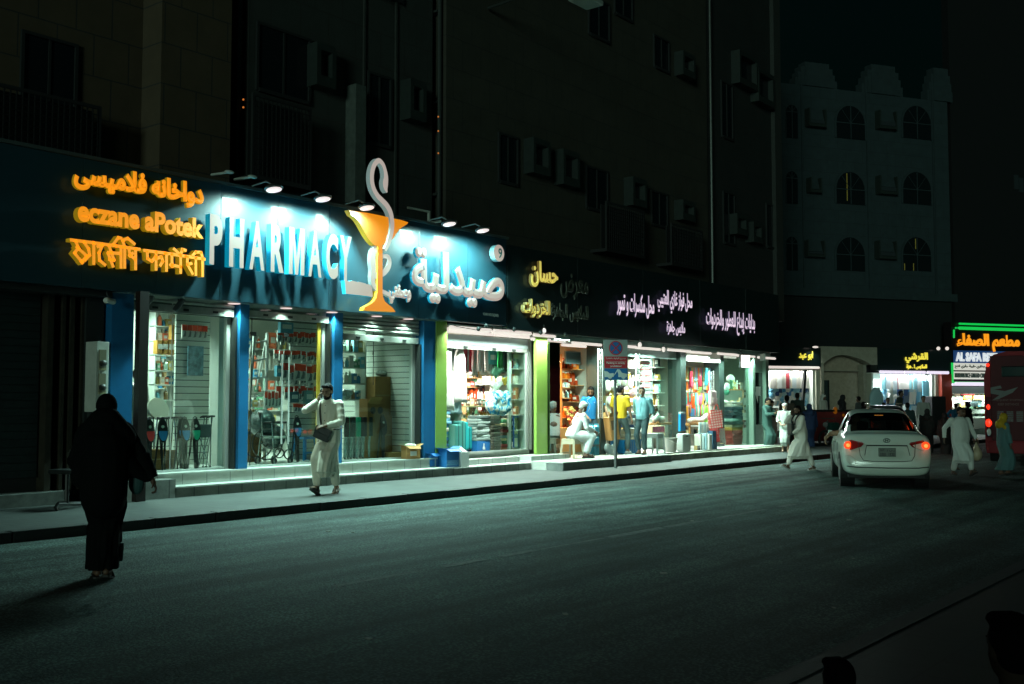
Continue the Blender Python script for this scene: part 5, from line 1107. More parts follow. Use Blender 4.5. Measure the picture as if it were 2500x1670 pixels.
for i,(x,y,c,rd) in enumerate(((640,640,'#e0dccc',.14),(680,690,'#c8b060',.13),(620,740,'#d8d0b8',.12),(670,790,'#e0dcd0',.13),(640,860,'#c0a040',.12),(680,900,'#d8c890',.12),(700,630,'#d8d8d0',.13),(740,600,'#8a9a8a',.12),(620,920,'#c8c0a8',.12),(860,620,'#d8cfc0',.13),(800,600,'#9a9a8a',.12),(880,700,'#c8a0a0',.10))):
    P = e8(x,y,15.0+.1*(i%3)); b = MB().ball((0,0,0),(rd,.07,rd*1.15)).tube([(-rd*.5,0,rd*.9),(0,0,rd*1.7),(rd*.5,0,rd*.9)], .008, 6)
    o = b.build('hanging_bag', mat('hb_'+c[1:], c, .7, bump=.4, bscale=12, noise=.3, nscale=10), None, True, (P.x,P.y,P.z)); tag(o, cname(c) + ' bag hung in the shop entrance by the no parking sign', 'bag', 'bags hung in the shop entrance beside the no parking sign')
WTB = mat('water_blue', (.05,.30,.42), .15, noise=.3, nscale=10, spec=.8)
for k in range(3):
    for j in range(2):
        P = e8(510+24*j,1310,14.35); t = thing('water_bottle_pack', 'pack of blue water bottles behind the man with the cardboard box', 'water bottles', (P.x+.13*j-.05,14.45,.302+.26*k), 0, 'packs of water bottles behind the man with the cardboard box')
        g = MB()
        for a_ in (-.06,.0,.06): g.lathe([(.03,0),(.032,.02),(.032,.16),(.012,.22),(.012,.25)], (a_,-.05,0), 8)
        g.build('bottle', WTB, t); MB().bbox(-.1,.1,-.03,.08,0,.2,.02).build('rear_bottles', WTB, t)
P = e8(850,1280,14.4); t = thing('blue_crate', 'bright blue plastic crate of goods on the floor behind the man in yellow', 'crate', (P.x,14.5,.302))
g = MB(); 
for k in range(9): g.box(-.36+k*.09-.03,-.36+k*.09+.03,-.2,-.19,.02,.30)
g.box(-.4,.4,-.205,-.185,.30,.34).box(-.4,.4,-.205,-.185,0,.03).box(-.4,.4,-.185,.2,0,.02).box(-.4,-.39,-.19,.2,0,.34).box(.39,.4,-.19,.2,0,.34); g.build('basket', BP, t)
stack(8, (P.x+.1,14.55,.33), .5,.3,.075, '#b8ad90', 'folded beige cloth piled in the blue crate', 'folded beige cloths in the blue crate')
stack(5, (P.x+.12,14.55,.94), .45,.3,.08, 'cloth', 'blue bundle piled over the beige cloths', 'blue bundles over the beige cloths')
P = e8(640,1290,14.3); blobs('white_bags', 'white plastic bag of goods on the floor behind the sign post', z8, [(640,1230),(660,1260),(690,1240)], 14.5, mat('bag_white', (.5,.6,.6), .4, bump=.5, bscale=10), .12, 'bag')
# ---- perfume window
def eq(x, y, Y): return onY(*zq(x,y), Y)
GLT = mat('glass_shelf', (.35,.50,.46), .1, trans=.3)
Xa, Xb, Yp = eq(290,500,15.3).x, eq(645,500,15.3).x, 15.3
zs = [eq(470,yy,Yp).z for yy in (205,432,560,705,860)]
shelf_thing('perfume_shelving', 'glass shelving of gold perfume goods behind the man in the pale blue shirt', Xa, Xb, Yp+.1, zs, .34, GLT, .31, zs[0]+.35)
for i,z in enumerate(zs):
    fill('mix', Xa+.03, Xb-.03, Yp, z, .28 if i==0 else (zs[i-1]-z-.05)*.8, 'perf', 'gold perfume item on the %s glass shelf' % names[i], 'perfume items on the %s glass shelf' % names[i], name='perfume_item', cat='perfume', wmin=.06, wmax=.11)
wbuild(MB().box(22.05,25.6,14.62,14.64,2.75,3.0), 'fascia', mat('fascia_grey', (.18,.24,.22), .4), R_)
wbuild(MB().box(24.55,25.6,14.63,14.64,.302,2.75), 'window_pane', GLASS, R_)
for k in range(9):
    z = eq(210,540,14.9).z + k*.16
    for j in range(2):
        P = eq(180+55*j,300,14.95); o = tag(put('skullcap', MC.get('cap_') or MC.setdefault('cap_', MB().lathe([(.085,0),(.09,.02),(.08,.10),(.05,.12)], n=12, mi=0).lathe([(.092,.03),(.092,.055)], n=12, mi=1).mesh('skullcap', [cm('#b8b8ae'), cm('#a84048')])), None, (P.x,14.95,z)), 'white cap with a red band in the tall column beside the perfume window', 'cap', 'caps in the tall column beside the perfume window')
A = eq(400,1040,14.75); t = thing('wooden_shelf', 'wooden ledge of folded bags under the perfume shelves', 'shelf', (A.x,14.8,A.z)); MB().box(-.55,.55,-.15,.15,-.05,0).build('board', WARM, t)
blobs('folded_bag', 'pale folded cloth bags heaped on the wooden ledge', zq, [(350,990),(400,960),(440,1000),(470,990)], 14.75, mat('toy_pale', (.55,.55,.48), .8, noise=.5, nscale=15), .10, 'bag')
A = eq(305,1240,14.6); B = eq(495,1080,14.6); t = thing('display_box', 'beige display box with a dark red front under the wooden ledge', 'box', ((A.x+B.x)/2,14.7,A.z)); W_ = B.x-A.x; H_ = B.z-A.z
MB().bbox(-W_/2,W_/2,-.12,.15,0,H_,.01).build('body', cm('#c8b890'), t); MB().box(-W_/2+.04,W_/2-.04,-.126,-.121,H_*.4,H_*.95).build('front', mat('front_red', (.16,.03,.05), .5, noise=.8, nscale=10), t)
WPL = mat('white_plastic', (.55,.60,.57), .35)
def stool(label, P, m, h=.44, w_=.34):
    t = thing('plastic_stool', label, 'stool', P); MB().bbox(-w_*.42,w_*.42,-w_*.42,w_*.42,h-.03,h,.012).build('seat', m, t)
    for sx in (-1,1):
        for sy in (-1,1): MB().tube([(sx*w_*.38,sy*w_*.38,h-.02),(sx*w_*.48,sy*w_*.48,0)], .03, 4).build('leg', m, t)
    for s_ in (-1,1):
        MB().box(-w_*.40,w_*.40,s_*w_*.42-.006,s_*w_*.42+.006,h-.12,h-.031).build('apron', m, t); MB().box(s_*w_*.42-.006,s_*w_*.42+.006,-w_*.40,w_*.40,h-.12,h-.031).build('apron', m, t)
        MB().box(-w_*.44,w_*.44,s_*w_*.455-.006,s_*w_*.455+.006,.10,.14).build('brace', m, t)
    return t
P = onZ(*zq(405,1490), .30); stool('white plastic stool under the display box with the red front', (P.x,P.y+.1,.302), WPL, .50, .38)
def bucket(label, P, m, r, h, handle=True, name='bucket'):
    t = thing(name, label, name.replace('_',' '), P); MB().lathe([(r*.78,0),(r,h*.95),(r*1.07,h*.95),(r*1.07,h),(r*.96,h),(r*.74,.02)], n=24).build('body', m, t, smooth=False)
    if handle: MB().tube([(-r*1.05,-.0,h*.92),(-r*.6,-r*.9,h*.70),(r*.1,-r*1.15,h*.55),(r*.8,-r*.8,h*.66),(r*1.05,0,h*.92)], .008, 6).build('handle', mat('handle_white', (.7,.7,.66), .4), t)
    return t
P = onZ(*zq(640,1470), .30); bucket('grey beige bucket with a white handle at the foot of the dark column', (P.x,P.y+.1,.302), mat('bucket_grey', (.42,.40,.36), .45), .17, .36)
P = onZ(*zq(830,1460), .30); t = thing('jerry_can', 'translucent white container with a cut grip beside the bucket', 'container', (P.x,P.y+.1,.302)); MB().bbox(-.22,.22,-.1,.1,0,.46,.04).build('body', WPL, t); MB().bbox(-.07,.07,-.105,-.09,.38,.41,.008).build('grip', mat('dark_glass', (.1,.13,.12), .2), t)
for k,(xx,hh,c) in enumerate(((1065,.42,'#d8d4c8'),(1110,.40,'#b8c8c8'),(1150,.44,'#98b8c0'),(1190,.42,'#d8d8d0'))):
    P = onZ(*zq(xx,1435), .30); tag(put('tall_bin', MB().bbox(-.09,.09,-.1,.1,0,hh,.02).box(-.07,.07,-.104,-.1005,hh*.75,hh*.9,1).mesh('tall_bin', [cm(c), mat('label_pale', (.7,.7,.66), .5)]), None, (P.x,P.y+.12,.302)), 'tall %s plastic bin in the row of four before the red checked bag' % ['cream','grey blue','blue','white'][k], 'bin')
for k in range(7):
    P = eq(1030+22*k,1200,14.0); tag(put('roll', MB().tube([(0,0,0),(.02,0,.34)], .022, 8).mesh('roll', cm(['#c8d4d0','#a8c0c4','#d8d8d0'][k%3])), None, (P.x,14.05,.70)), 'thin pale roll standing up out of the tall bins', 'roll', 'thin pale rolls standing in the tall bins')
for k in range(10):
    P = onZ(*zq(930+ (k%5)*20,1440-38*(k//5)), .30); c = random.choice(PAL['gift']); tag(put('small_carton', carton(c, .09,.09,.12), None, (P.x,14.0,.302+.125*(k//5)), random.uniform(-.3,.3)), 'small mixed carton piled between the container and the tall bins', 'box', 'small cartons between the container and the tall bins')
# ---- necklace and scarf shop
wbuild(MB().box(25.95,27.93,14.5,14.6,2.72,3.0), 'shutter_box', mat('shutter_pale2', (.66,.62,.56), .5, bump=.1), R_)
MK = mat('row_rail', (.4,.35,.2), .4, metal=.6)
for ri,(ya,yb) in enumerate(((225,430),(440,590),(600,760),(770,945))):
    Yv = 14.85; A = eq(755,ya,Yv); B = eq(1160,ya,Yv); C_ = eq(900,yb,Yv); A2 = eq(900,ya,Yv)
    wbuild(MB().tube([(25.95,Yv,A2.z+.02),(28.0,Yv,A2.z+.02)], .012, 6), 'hanging_rail', MK, R_)
    x = 25.98
    while x < 27.95:
        c = random.choice(PAL['neck']); hh = (A2.z-C_.z)*random.uniform(.65,1.0); k = ('neck', c, round(hh,1))
        if k not in MC:
            g = MB(); 
            for q in range(3): g.tube([(-.025+.025*q,0,0),(-.03+.028*q,-.01,-hh*.5),(-.02+.02*q,0,-hh)], [.008,.011,.016], 6)
            MC[k] = g.mesh('necklace_strand', cm(c))
        tag(put('necklace_strand', MC[k], None, (x,Yv-.03,A2.z), random.uniform(-.5,.5)), cname(c) + ' bead strand hung in the %s row of the necklace shop' % names[ri], 'bead strands', 'bead strands in the %s row of the necklace shop' % names[ri]); x += random.uniform(.055,.085)
for i,(x,y,c,w_,h,lb) in enumerate(((890,280,'#a01830',.2,.45,'dark red fringed scarf high in the necklace shop'),(895,370,'#e87a90',.16,.3,'pink scarf hung beneath the dark red one'),(1018,350,'#a82838',.16,.3,'red pouch hung high beside the pink label'),(915,640,'#e85a18',.12,.35,'bright orange tassel in the third row'),(1020,640,'#d87090',.12,.26,'pink tassel in the third row'),(1110,800,'#7ac840',.2,.5,'lime green scarf in the lowest row'),(825,790,'#d89030',.14,.55,'golden scarf by the blue bag'),(1110,230,'#3aa0b0',.16,.5,'turquoise scarf at the top of the necklace shop'))):
    garment('hanging_scarf', lb, eq(x,y,14.7), w_, h, cm(c), 0, kind='drop', cat='scarf', th=.06)
def bag(label, P, w_, h, m, rz=0, d=.06, handles=True, mh=None, name='shopping_bag'):
    t = thing(name, label, 'bag', P, rz); g = MB(); g.prism([(-w_*.5,-h),(w_*.5,-h*.97),(w_*.44,0),(-w_*.44,0)], -d/2, d/2); g.build('body', m, t)
    if handles: MB().tube([(-w_*.2,-d/2,-.02),(-w_*.08,-d/2-.01,h*.28),(w_*.08,-d/2-.01,h*.28),(w_*.2,-d/2,-.02)], .012, 6).build('handle', mh or m, t)
    return t
def checked(name, c1, c2, s_):
    m = mat(name, c1, .6); t = m.node_tree; b = t.nodes['Principled BSDF']; tc = t.nodes.new('ShaderNodeTexCoord'); mp = t.nodes.new('ShaderNodeMapping'); mp.inputs['Rotation'].default_value = (0,.15,0); k = t.nodes.new('ShaderNodeTexBrick'); k.offset = 0; k.inputs['Scale'].default_value = 1
    sp = t.nodes.new('ShaderNodeSeparateXYZ'); cb = t.nodes.new('ShaderNodeCombineXYZ'); t.links.new(tc.outputs['Object'], mp.inputs[0]); t.links.new(mp.outputs[0], sp.inputs[0]); t.links.new(sp.outputs[0], cb.inputs[0]); t.links.new(sp.outputs[2], cb.inputs[1]); t.links.new(cb.outputs[0], k.inputs['Vector'])
    k.inputs['Brick Width'].default_value = s_; k.inputs['Row Height'].default_value = s_; k.inputs['Mortar Size'].default_value = s_*.22; k.inputs['Color1'].default_value = (*srgb(c2),1); k.inputs['Color2'].default_value = (*srgb(c2),1); k.inputs['Mortar'].default_value = (*srgb(c1),1); t.links.new(k.outputs['Color'], b.inputs['Base Color']); return m
RCH = checked('red_check', (.55,.03,.02), (.68,.60,.55), .07)
def dots(name, c1, c2, s_):
    m = mat(name, c1, .6); t = m.node_tree; b = t.nodes['Principled BSDF']; tc = t.nodes.new('ShaderNodeTexCoord'); v = t.nodes.new('ShaderNodeTexVoronoi'); v.inputs['Scale'].default_value = s_; v.inputs['Randomness'].default_value = .2; t.links.new(tc.outputs['Object'], v.inputs['Vector'])
    r = t.nodes.new('ShaderNodeValToRGB'); r.color_ramp.elements[0].position = .36; r.color_ramp.elements[0].color = (*srgb(c2),1); r.color_ramp.elements[1].position = .40; r.color_ramp.elements[1].color = (*srgb(c1),1); t.links.new(v.outputs['Distance'], r.inputs[0]); t.links.new(r.outputs[0], b.inputs['Base Color']); return m
DOT = dots('white_black_dots', (.55,.05,.05), (.62,.6,.56), 20); DOT2 = dots('red_white_dots', (.5,.5,.46), (.03,.03,.03), 17); DOT3 = dots('red_dots', (.5,.04,.05), (.6,.5,.45), 26)
bag('red and white checked shopping bag hung above the spotted bags', eq(1255,850,13.8), .36, .50, RCH, -.8, mh=mat('handle_red',(.6,.03,.02),.5))
bag('red shopping bag with pale dots just beneath the checked bag', eq(1215,900,13.95), .34, .80, DOT, -.8, handles=False)
bag('black spotted white bag, the lowest of the hung bags', eq(1290,1120,13.9), .38, .42, DOT2, -.8, handles=False)
bag('bright blue plastic carrier bag hung on the dark column', eq(752,910,14.1), .34, .45, mat('carrier_blue', (.0,.25,.55), .4, bump=.4, bscale=9), .1, handles=False)
bag('white carrier bag behind the bright blue one', eq(755,880,14.2), .34, .30, mat('bag_white', (.5,.6,.6), .4), .1, handles=False)
P = eq(1200,565,14.15); t = thing('pink_backpack', 'pale pink backpack hung on the white wire grid', 'backpack', P); MB().bbox(-.16,.16,-.06,.06,-.42,0,.05).build('body', mat('pink_pale', (.60,.46,.44), .6), t); MB().bbox(-.12,.12,-.09,-.055,-.38,-.2,.03).build('pocket', mat('pink_pale', (.60,.46,.44), .6), t); MB().tube([(-.05,0,0),(0,0,.06),(.05,0,0)], .01, 6).build('loop', mat('pink_pale', (.60,.46,.44), .6), t)
o = tag(MB().bbox(-.12,.12,-.1,.1,0,.5,.02).build('display_stand', cm('#3f6f90'), None, loc=(onZ(*zq(1345,1430),.3).x,13.98,.302)), 'plain blue display stand behind the spotted bags', 'stand')
A = eq(900,1010,14.6); t = thing('scarf_table', 'table heaped with pale scarves in the necklace shop', 'table', (A.x,14.55,.301)); MB().box(-.55,.7,-.18,.2,A.z-.42,A.z-.36).build('tabletop', WARM, t)
for sx in (-.5,.65):
    for sy in (-.15,.17): MB().box(sx-.02,sx+.02,sy-.02,sy+.02,0,A.z-.42).build('leg', WARM, t)
blobs('scarf_heap', 'heap of crumpled pale scarves on the table in the necklace shop', zq, [(860,1020),(920,1000),(980,1005),(1040,1000),(1090,960),(1120,940)], 14.6, mat('scarf_pale', (.58,.50,.44), .8, noise=.5, nscale=14, bump=.8, bscale=14), .10, 'scarf')
fill('mix', A.x-.5, A.x+.6, 14.5, .72, .16, 'gift', 'small item on the low tier under the scarf table', 'items on the low tier under the scarf table', name='small_item', cat='goods'); wbuild(MB().box(A.x-.52,A.x+.62,14.42,14.6,.70,.715), 'low_tier', WALLW, R_)
# ---- corner window: bags and cushions
wbuild(MB().box(28.27,29.94,14.6,14.61,.302,2.95), 'window_pane', GLASS, R_)
for i,(x,y,rx,rz,c,lb) in enumerate(((1470,400,.42,.30,'#d0cec0','round white cushion high in the corner window'),(1420,520,.2,.30,'#c8d0c8','white bag below the round cushion'),(1380,740,.30,.16,'#d0c8b8','rolled cream bag in the middle of the corner window'),(1490,760,.26,.22,'#b0a070','olive straw bag beside the rolled cream bag'),(1590,760,.12,.22,'#b8902c','golden pouch beside the olive bag'),(1460,920,.30,.18,'#6a5448','brown woven basket above the folded cloths'),(1410,590,.10,.18,'#3f8a70','green ornament hung under the white bag'))):
    P = eq(x,y,15.1); b = MB().ball((0,0,0),(rx/2,.10,rz/2),18,12); o = b.build('soft_bag', mat('sb_'+c[1:], c, .7, bump=.4, bscale=12, noise=.25, nscale=10), None, True, (P.x,P.y,P.z)); tag(o, lb, 'bag')
A = eq(1520,545,15.0); t = thing('small_ledge', 'small wooden ledge with toys in the corner window', 'shelf', (A.x,15.0,A.z)); MB().box(-.3,.3,-.12,.12,-.03,0).build('board', WARM, t)
fill('mix', A.x-.28, A.x+.28, 14.97, A.z, .28, 'gift', 'striped toy on the small ledge of the corner window', 'toys on the small ledge of the corner window', name='toy', cat='toy')
P = eq(1510,1380,14.95); z = stack(5, (P.x,14.95,.302), .62,.3,.09, '#a84a44', 'folded red patterned cloth at the bottom of the corner window pile', 'folded red cloths in the corner window')
z = stack(4, (P.x,14.95,z), .66,.3,.085, 'perf', 'folded golden cloth in the middle of the corner window pile', 'folded golden cloths in the corner window')
z = stack(4, (P.x,14.95,z), .66,.3,.085, '#2f4048', 'folded dark cloth over the golden cloths', 'folded dark cloths in the corner window')
z = stack(2, (P.x,14.95,z), .6,.3,.085, '#c8b8b0', 'folded pale pink cloth topping the corner window pile', 'folded pale pink cloths in the corner window')
for k in range(7): 
    P = eq(1620+ (k%2)*50,560+k*110,15.0); tag(put('hanging_pouch', carton(random.choice(PAL['bag']), .16,.06,.24), None, (P.x,15.0,P.z)), 'small pouch hung at the far side of the corner window', 'pouch', 'pouches at the far side of the corner window')
A = eq(1870,575,14.5); tag(MB().box(-.16,.16,-.003,.0,-.14,.14).build('paper_notice', mat('paper_white', (.6,.62,.58), .7), None, loc=(30.42,14.515,A.z)), 'white paper notice above the black door', 'notice')
tag(MB().prism([(-.10,.16),(.14,.12),(.1,-.2),(.05,-.1)], -.003,0).build('torn_paper', mat('paper_white', (.6,.62,.58), .7), None, loc=(30.3,14.518,1.75)), 'torn white paper on the black door glass', 'paper')
# ================================================================= side street: row of shops and the building over it
RZ = math.atan2(ROWD.y, ROWD.x)
zb_ = zz(1880,780,5.227); zr_ = zz(2240,760,6.03); zt_f = zz(1880,100,2.063)
def rs(x, y, back=0.0):
    P = onRow(x, y, back); return (P-ROWP).dot(ROWD), P.z
def rrect(f, xa, xb, ya, yb, back=0.0):
    a = rs(*f(xa,ya), back); b = rs(*f(xb,ya), back); c = rs(*f(xa,yb), back); return a[0], b[0], c[1], a[1]
def rthing(name, label, cat, group=None, s=0.0, b=0.0, z=0.0): P = ROWP + ROWD*s + ROWN*b; return thing(name, label, cat, (P.x,P.y,z), RZ, group)
def rb(t, mb, name, m, **k): o = mb.build(name, m, t, **k); return o
NIGHTW = mat('night_wall', (.024,.042,.047), .8, noise=.25, nscale=3)
B1 = rthing('arched_building', 'dim apartment building with arched windows across the side street', 'building', b=1.0)
s0 = rs(1880,700,1)[0]; s1 = rs(2323,700,1)[0]; zc0 = rs(2000,725,1)[1]; zc1 = rs(2000,706,1)[1]; ztop = rs(2000,213,1)[1]
rb(B1, MB().box(s0,s1,0,9,zc1,ztop), 'wall', brickmat('night_cladding', (.026,.046,.052), (.024,.043,.049), (.018,.03,.034), 1.0,.62,.012, rough=.8, axes='XZ', noise=.25))
rb(B1, MB().box(s0-.1,s1+.15,-.25,9.1,zc0,zc1-.002), 'cornice', NIGHTW)
rb(B1, MB().box(s0,s1,.02,9,0,zc0-.002), 'lower_wall', mat('lower_wall_dark', (.006,.010,.011), .7))
rb(B1, MB().box(s1-.95,s1-.9,-.06,-.002,zc1,ztop).box(rs(1958,500,1)[0],rs(1961,500,1)[0],-.08,-.002,zc1,ztop).box(rs(2117,500,1)[0],rs(2119,500,1)[0],-.08,-.002,zc1,ztop).box(rs(2278,500,1)[0],rs(2280,500,1)[0],-.08,-.002,zc1,ztop), 'wall_rib', NIGHTW)
for (xa,xb,yt_) in ((125,335,90),(460,665,100),(790,915,118)):
    X0,X1,_,Z1 = rrect(zt_f, xa, xb, yt_, yt_+10, 1.0); H_ = Z1-ztop; st = (X1-X0)/2; c_ = (X0+X1)/2
    g = MB()
    for q,(fr,hh) in enumerate(((1.0,.30),(.88,.52),(.76,.74),(.58,.92))): g.box(c_-st*fr, c_+st*fr, -.03*q, .5-.02*q, ztop+.001*q, ztop+H_*hh)
    rb(B1, g, 'roof_merlon', NIGHTW)
CURT = mat('lit_curtain_gap', (.4,.3,.05), .5, emit=(.30,.25,.06), es=.07)
def arch_window(t, X0, X1, Z0, Z1, lit=None):
    r = (X1-X0)/2; c = (X0+X1)/2; zs_ = Z1-r*1.05; pts = [(X0,Z0),(X1,Z0)] + [(c+r*math.cos(a), zs_+r*1.05*math.sin(a)) for a in [i*math.pi/12 for i in range(13)]]
    pts2 = [(c+(x-c)*1.12, zs_+(z-zs_)*1.10 if z>Z0 else z) for x,z in pts]
    w_ = MB().prism(pts2, -.05, -.002).build('window', NIGHTW, t); MB().prism(pts, -.056, -.051).build('pane', WIN, w_)
    g = MB().box(c-.02,c+.02,-.075,-.057,Z0,Z1-.03).box(X0,X1,-.074,-.058,zs_-.02,zs_+.02)
    for a in (math.radians(50),math.radians(130)): g.tube([(c,-.066,zs_),(c+r*.95*math.cos(a),-.066,zs_+r*math.sin(a))], .012, 4)
    g.build('glazing_bar', NIGHTW, w_)
    if lit: 
        for (u,v0,v1) in lit: MB().box(X0+(X1-X0)*u-.025,X0+(X1-X0)*u+.025,-.0585,-.0562,Z0+(Z1-Z0)*v0,Z0+(Z1-Z0)*v1).build('curtain_gap', CURT, w_)
for r_,(yt_,yb_2) in enumerate(((320,487),(655,818),(985,1155))):
    for c_,(xa,xb) in enumerate(((78,135),(330,472),(665,805))):
        X0,X1,Z0,Z1 = rrect(zt_f, xa, xb, yt_, yb_2, 1.0)
        arch_window(B1, X0, X1, Z0, Z1, [(.45,.65,.95),(.36,.0,.22),(.04,.0,.2)] if (r_,c_)==(2,2) else [(.37,.1,.95)] if (r_,c_)==(1,1) else None)
for (xa,xb,yt_,yb_2) in ((197,285,335,425),(205,262,685,760),(190,278,1000,1085),(553,640,345,437),(555,645,675,767),(550,640,1003,1095)):
    X0,X1,Z0,Z1 = rrect(zt_f, xa, xb, yt_, yb_2, .6)
    o = rb(B1, MB().box(X0,X0+.08,-.4,-.001,Z0,Z1).box(X1-.08,X1,-.4,-.001,Z0,Z1).box(X0+.08,X1-.08,-.4,-.001,Z0,Z0+.14), 'air_conditioner_hood', FRM)
    MB().prism([(X0+.08,Z1-.55),(X1-.08,Z1-.55),(X1-.2,Z1-.05),(X0+.08,Z1-.05)], -.30, -.06).build('sloping_top', NIGHTW, o); MB().box(X0+.1,X1-.1,-.38,-.30,Z0+.16,Z1-.58).build('air_conditioner', mat('ac_dark', (.03,.04,.045), .5), o)
B2 = rthing('dark_building', 'unlit black building rising behind the restaurant', 'building', b=3.0); sx = rs(2330,700,3)[0]
rb(B2, MB().box(sx,sx+30,0,.5,0,30), 'wall', mat('black_wall', (.003,.005,.006), .8)); 
for (x,y) in ((2480,445),(2492,452)):
    q = rs(x,y,3); rb(B2, MB().box(q[0]-.15,q[0]+.15,-.05,-.002,q[1]-.4,q[1]+.4), 'window', mat('dim_window', (.03,.04,.045), .4))
# plinth and floor of the row
P_ = rthing('shop_plinth', 'low pale plinth under the side street shops', 'plinth'); rb(P_, MB().box(-6,20,-.6,.9,0,.3), 'plinth', STONE)
# ---- clothing shop beside the corner
def rbox_interior(t, X0, X1, z0, z1, depth=3.0, wall=None):
    wall = wall or WALLW
    rb(t, MB().box(X0,X1,depth,depth+.05,z0,z1), 'back_wall', wall); rb(t, MB().box(X0-.1,X0,.02,depth,z0,z1).box(X1,X1+.1,.02,depth,z0,z1), 'side_wall', wall); rb(t, MB().box(X0,X1,.02,depth,z1,z1+.05), 'ceiling', wall)
# the facade stands proud of the lower wall: shift shops 1.5 m towards the street by building them from y=-.9 to .95
S1 = rthing('clothing_shop', 'small lit clothing shop under the yellow Arabic sign at the street corner', 'shop', b=0)
X0,X1,Z0,Z1 = rrect(zb_, -150, 545, 640, 1180); Z0 = .3
DEP = .9
rbox_interior(S1, X0, X1, Z0, Z1, DEP)
rb(S1, MB().box(X1+.11,X1+.55,-.1,DEP,Z0,Z1), 'pillar', mat('cream_pillar', (.42,.42,.34), .6)); 
a = rrect(zb_, -150, 605, 350, 600); rb(S1, MB().bbox(a[0],a[1],-.25,.3,a[2],a[3],.01), 'sign_board', mat('sign_black', (.012,.022,.024), .3))
def rtext(t, body, f, xl, xr, yt_, yb_2, m, back=-.27, bold=.0, rnd=.04, ar=True):
    a = rrect(f, xl, xr, yt_, yb_2, 0); me = text_mesh('lettering', arabic(body) if ar else body, a[1]-a[0], a[3]-a[2], .05, bold, rnd, 2); me.materials.clear(); me.materials.append(m); return put('lettering', me, t, (a[0], back-.05, a[2]))
YL2 = mat('letter_yellow_far', (.6,.5,.1), .5, emit=(.78,.66,.06), es=1.0)
rtext(S1, 'ابو عبد', zb_, 322, 500, 405, 522, YL2)
def rtube(t, x0, x1, y, z, m=None, r=.05): return rb(t, MB().tube([(x0,y,z),(x1,y,z)], r, 8), 'tube_light', m or TUBE)
q = rs(*zb_(300,615)); rtube(S1, a[0], a[1]-.15, -.3, q[1], r=.06)
q = rs(*zb_(482,352)); t = rthing('sign_lamp', 'small lamp shining down on the yellow Arabic corner sign', 'lamp', None, q[0], -.6, q[1]); MB().tube([(0,0,0),(0,.35,-.02)], .03, 6).build('arm', HOUS, t); MB().ball((0,0,-.03),(.16,.08,.05)).build('lamp_face', TUBE, t)
light('SPOT', 'lamp_light', (0,0,-.08), 30, (.75,1,.9), .05, target=(0,.3,-1), spot=math.radians(120), blend=.8, parent=t)
def aim(o, v): o.rotation_euler = Vector(v).to_track_quat('-Z','Y').to_euler()
l = light('AREA', 'shop_glow', (0,0,0), 340, (.92,1,.93), 3.0, .3, parent=S1); l.location = ((X0+X1)/2, .35, Z1-.06); aim(l, (0,-.25,-1))
# goods of the far shops: individual garments
def far_items(n, t_, f, xa, xb, ya, yb, pal, nm, label, group, cat, w_=.22, h=.5, back=.3, kind='flat', jit=.0):
    for i in range(n):
        u = (i+.5)/n; x = xa+(xb-xa)*u; y = random.uniform(ya,yb) if jit else ya; s_, z = rs(*f(x,y), back); c = random.choice(PAL[pal]) if pal in PAL else pal
        k = ('far', c, w_, h, kind)
        if k not in MC:
            g = MB()
            if kind == 'flat': g.bbox(-w_/2,w_/2,-.04,.04,-h,0,.02)
            elif kind == 'lump': g.ball((0,0,-h/2),(w_/2,.10,h/2),10,7)
            else: g.prism([(-w_/2,-h),(w_/2,-h),(w_*.5+.08,0),(-w_/2+.08,0)], -.03,.03)
            MC[k] = g.mesh(nm, cm(c))
        P = ROWP + ROWD*s_ + ROWN*(back + random.uniform(-.04,.04)); tag(put(nm, MC[k], None, (P.x,P.y,z), RZ + random.uniform(-.2,.2)), cname(c) + ' ' + label, cat, group)
far_items(22, S1, zb_, 5, 530, 655, 660, 'pale', 'hanging_garment', 'garment hung along the top of the corner clothing shop', 'garments along the top of the corner clothing shop', 'garment', .26, .85, .35)
for y in (800,860,915,965,1020): far_items(16, S1, zb_, 0, 520, y-12, y+12, 'cloth', 'folded_garment', 'garment in the jumbled piles of the corner clothing shop', 'garments piled in the corner clothing shop', 'garment', .32, .34, .45, 'lump', 1)
q0 = rs(*zb_(352,650)); q1 = rs(*zb_(290,1090)); t = rthing('leaning_post', 'dark leaning post across the corner clothing shop', 'post', None, 0, -.6, 0); MB().tube([(q0[0],0,q0[1]),(q1[0],0,.3)], .09, 4).build('post', FRD, t)
# ---- beige arch gateway
G = rthing('arch_gateway', 'beige stone gateway with a shallow arch between the two clothing shops', 'gateway')
a = rrect(zb_, 612, 1322, 345, 1150); ARM = mat('arch_beige', (.36,.33,.26), .8, noise=.2, nscale=4)
pt = lambda x,y: rs(*zb_(x,y))
arc = [pt(650,560),pt(700,520),pt(760,482),pt(830,460),pt(890,455),pt(960,462),pt(1040,482),pt(1120,512),pt(1200,548),pt(1250,580)]
pl = [(a[0],a[3]),(a[0],arc[0][1])] + arc + [(a[1],arc[-1][1]),(a[1],a[3])]
me = MB().prism(pl, -.25, .2).mesh('arch_head', ARM); bm = bmesh.new(); bm.from_mesh(me); bmesh.ops.recalc_face_normals(bm, faces=bm.faces[:]); bmesh.ops.triangulate(bm, faces=[f for f in bm.faces if len(f.verts)>4]); bm.to_mesh(me); bm.free(); put('arch_head', me, G)
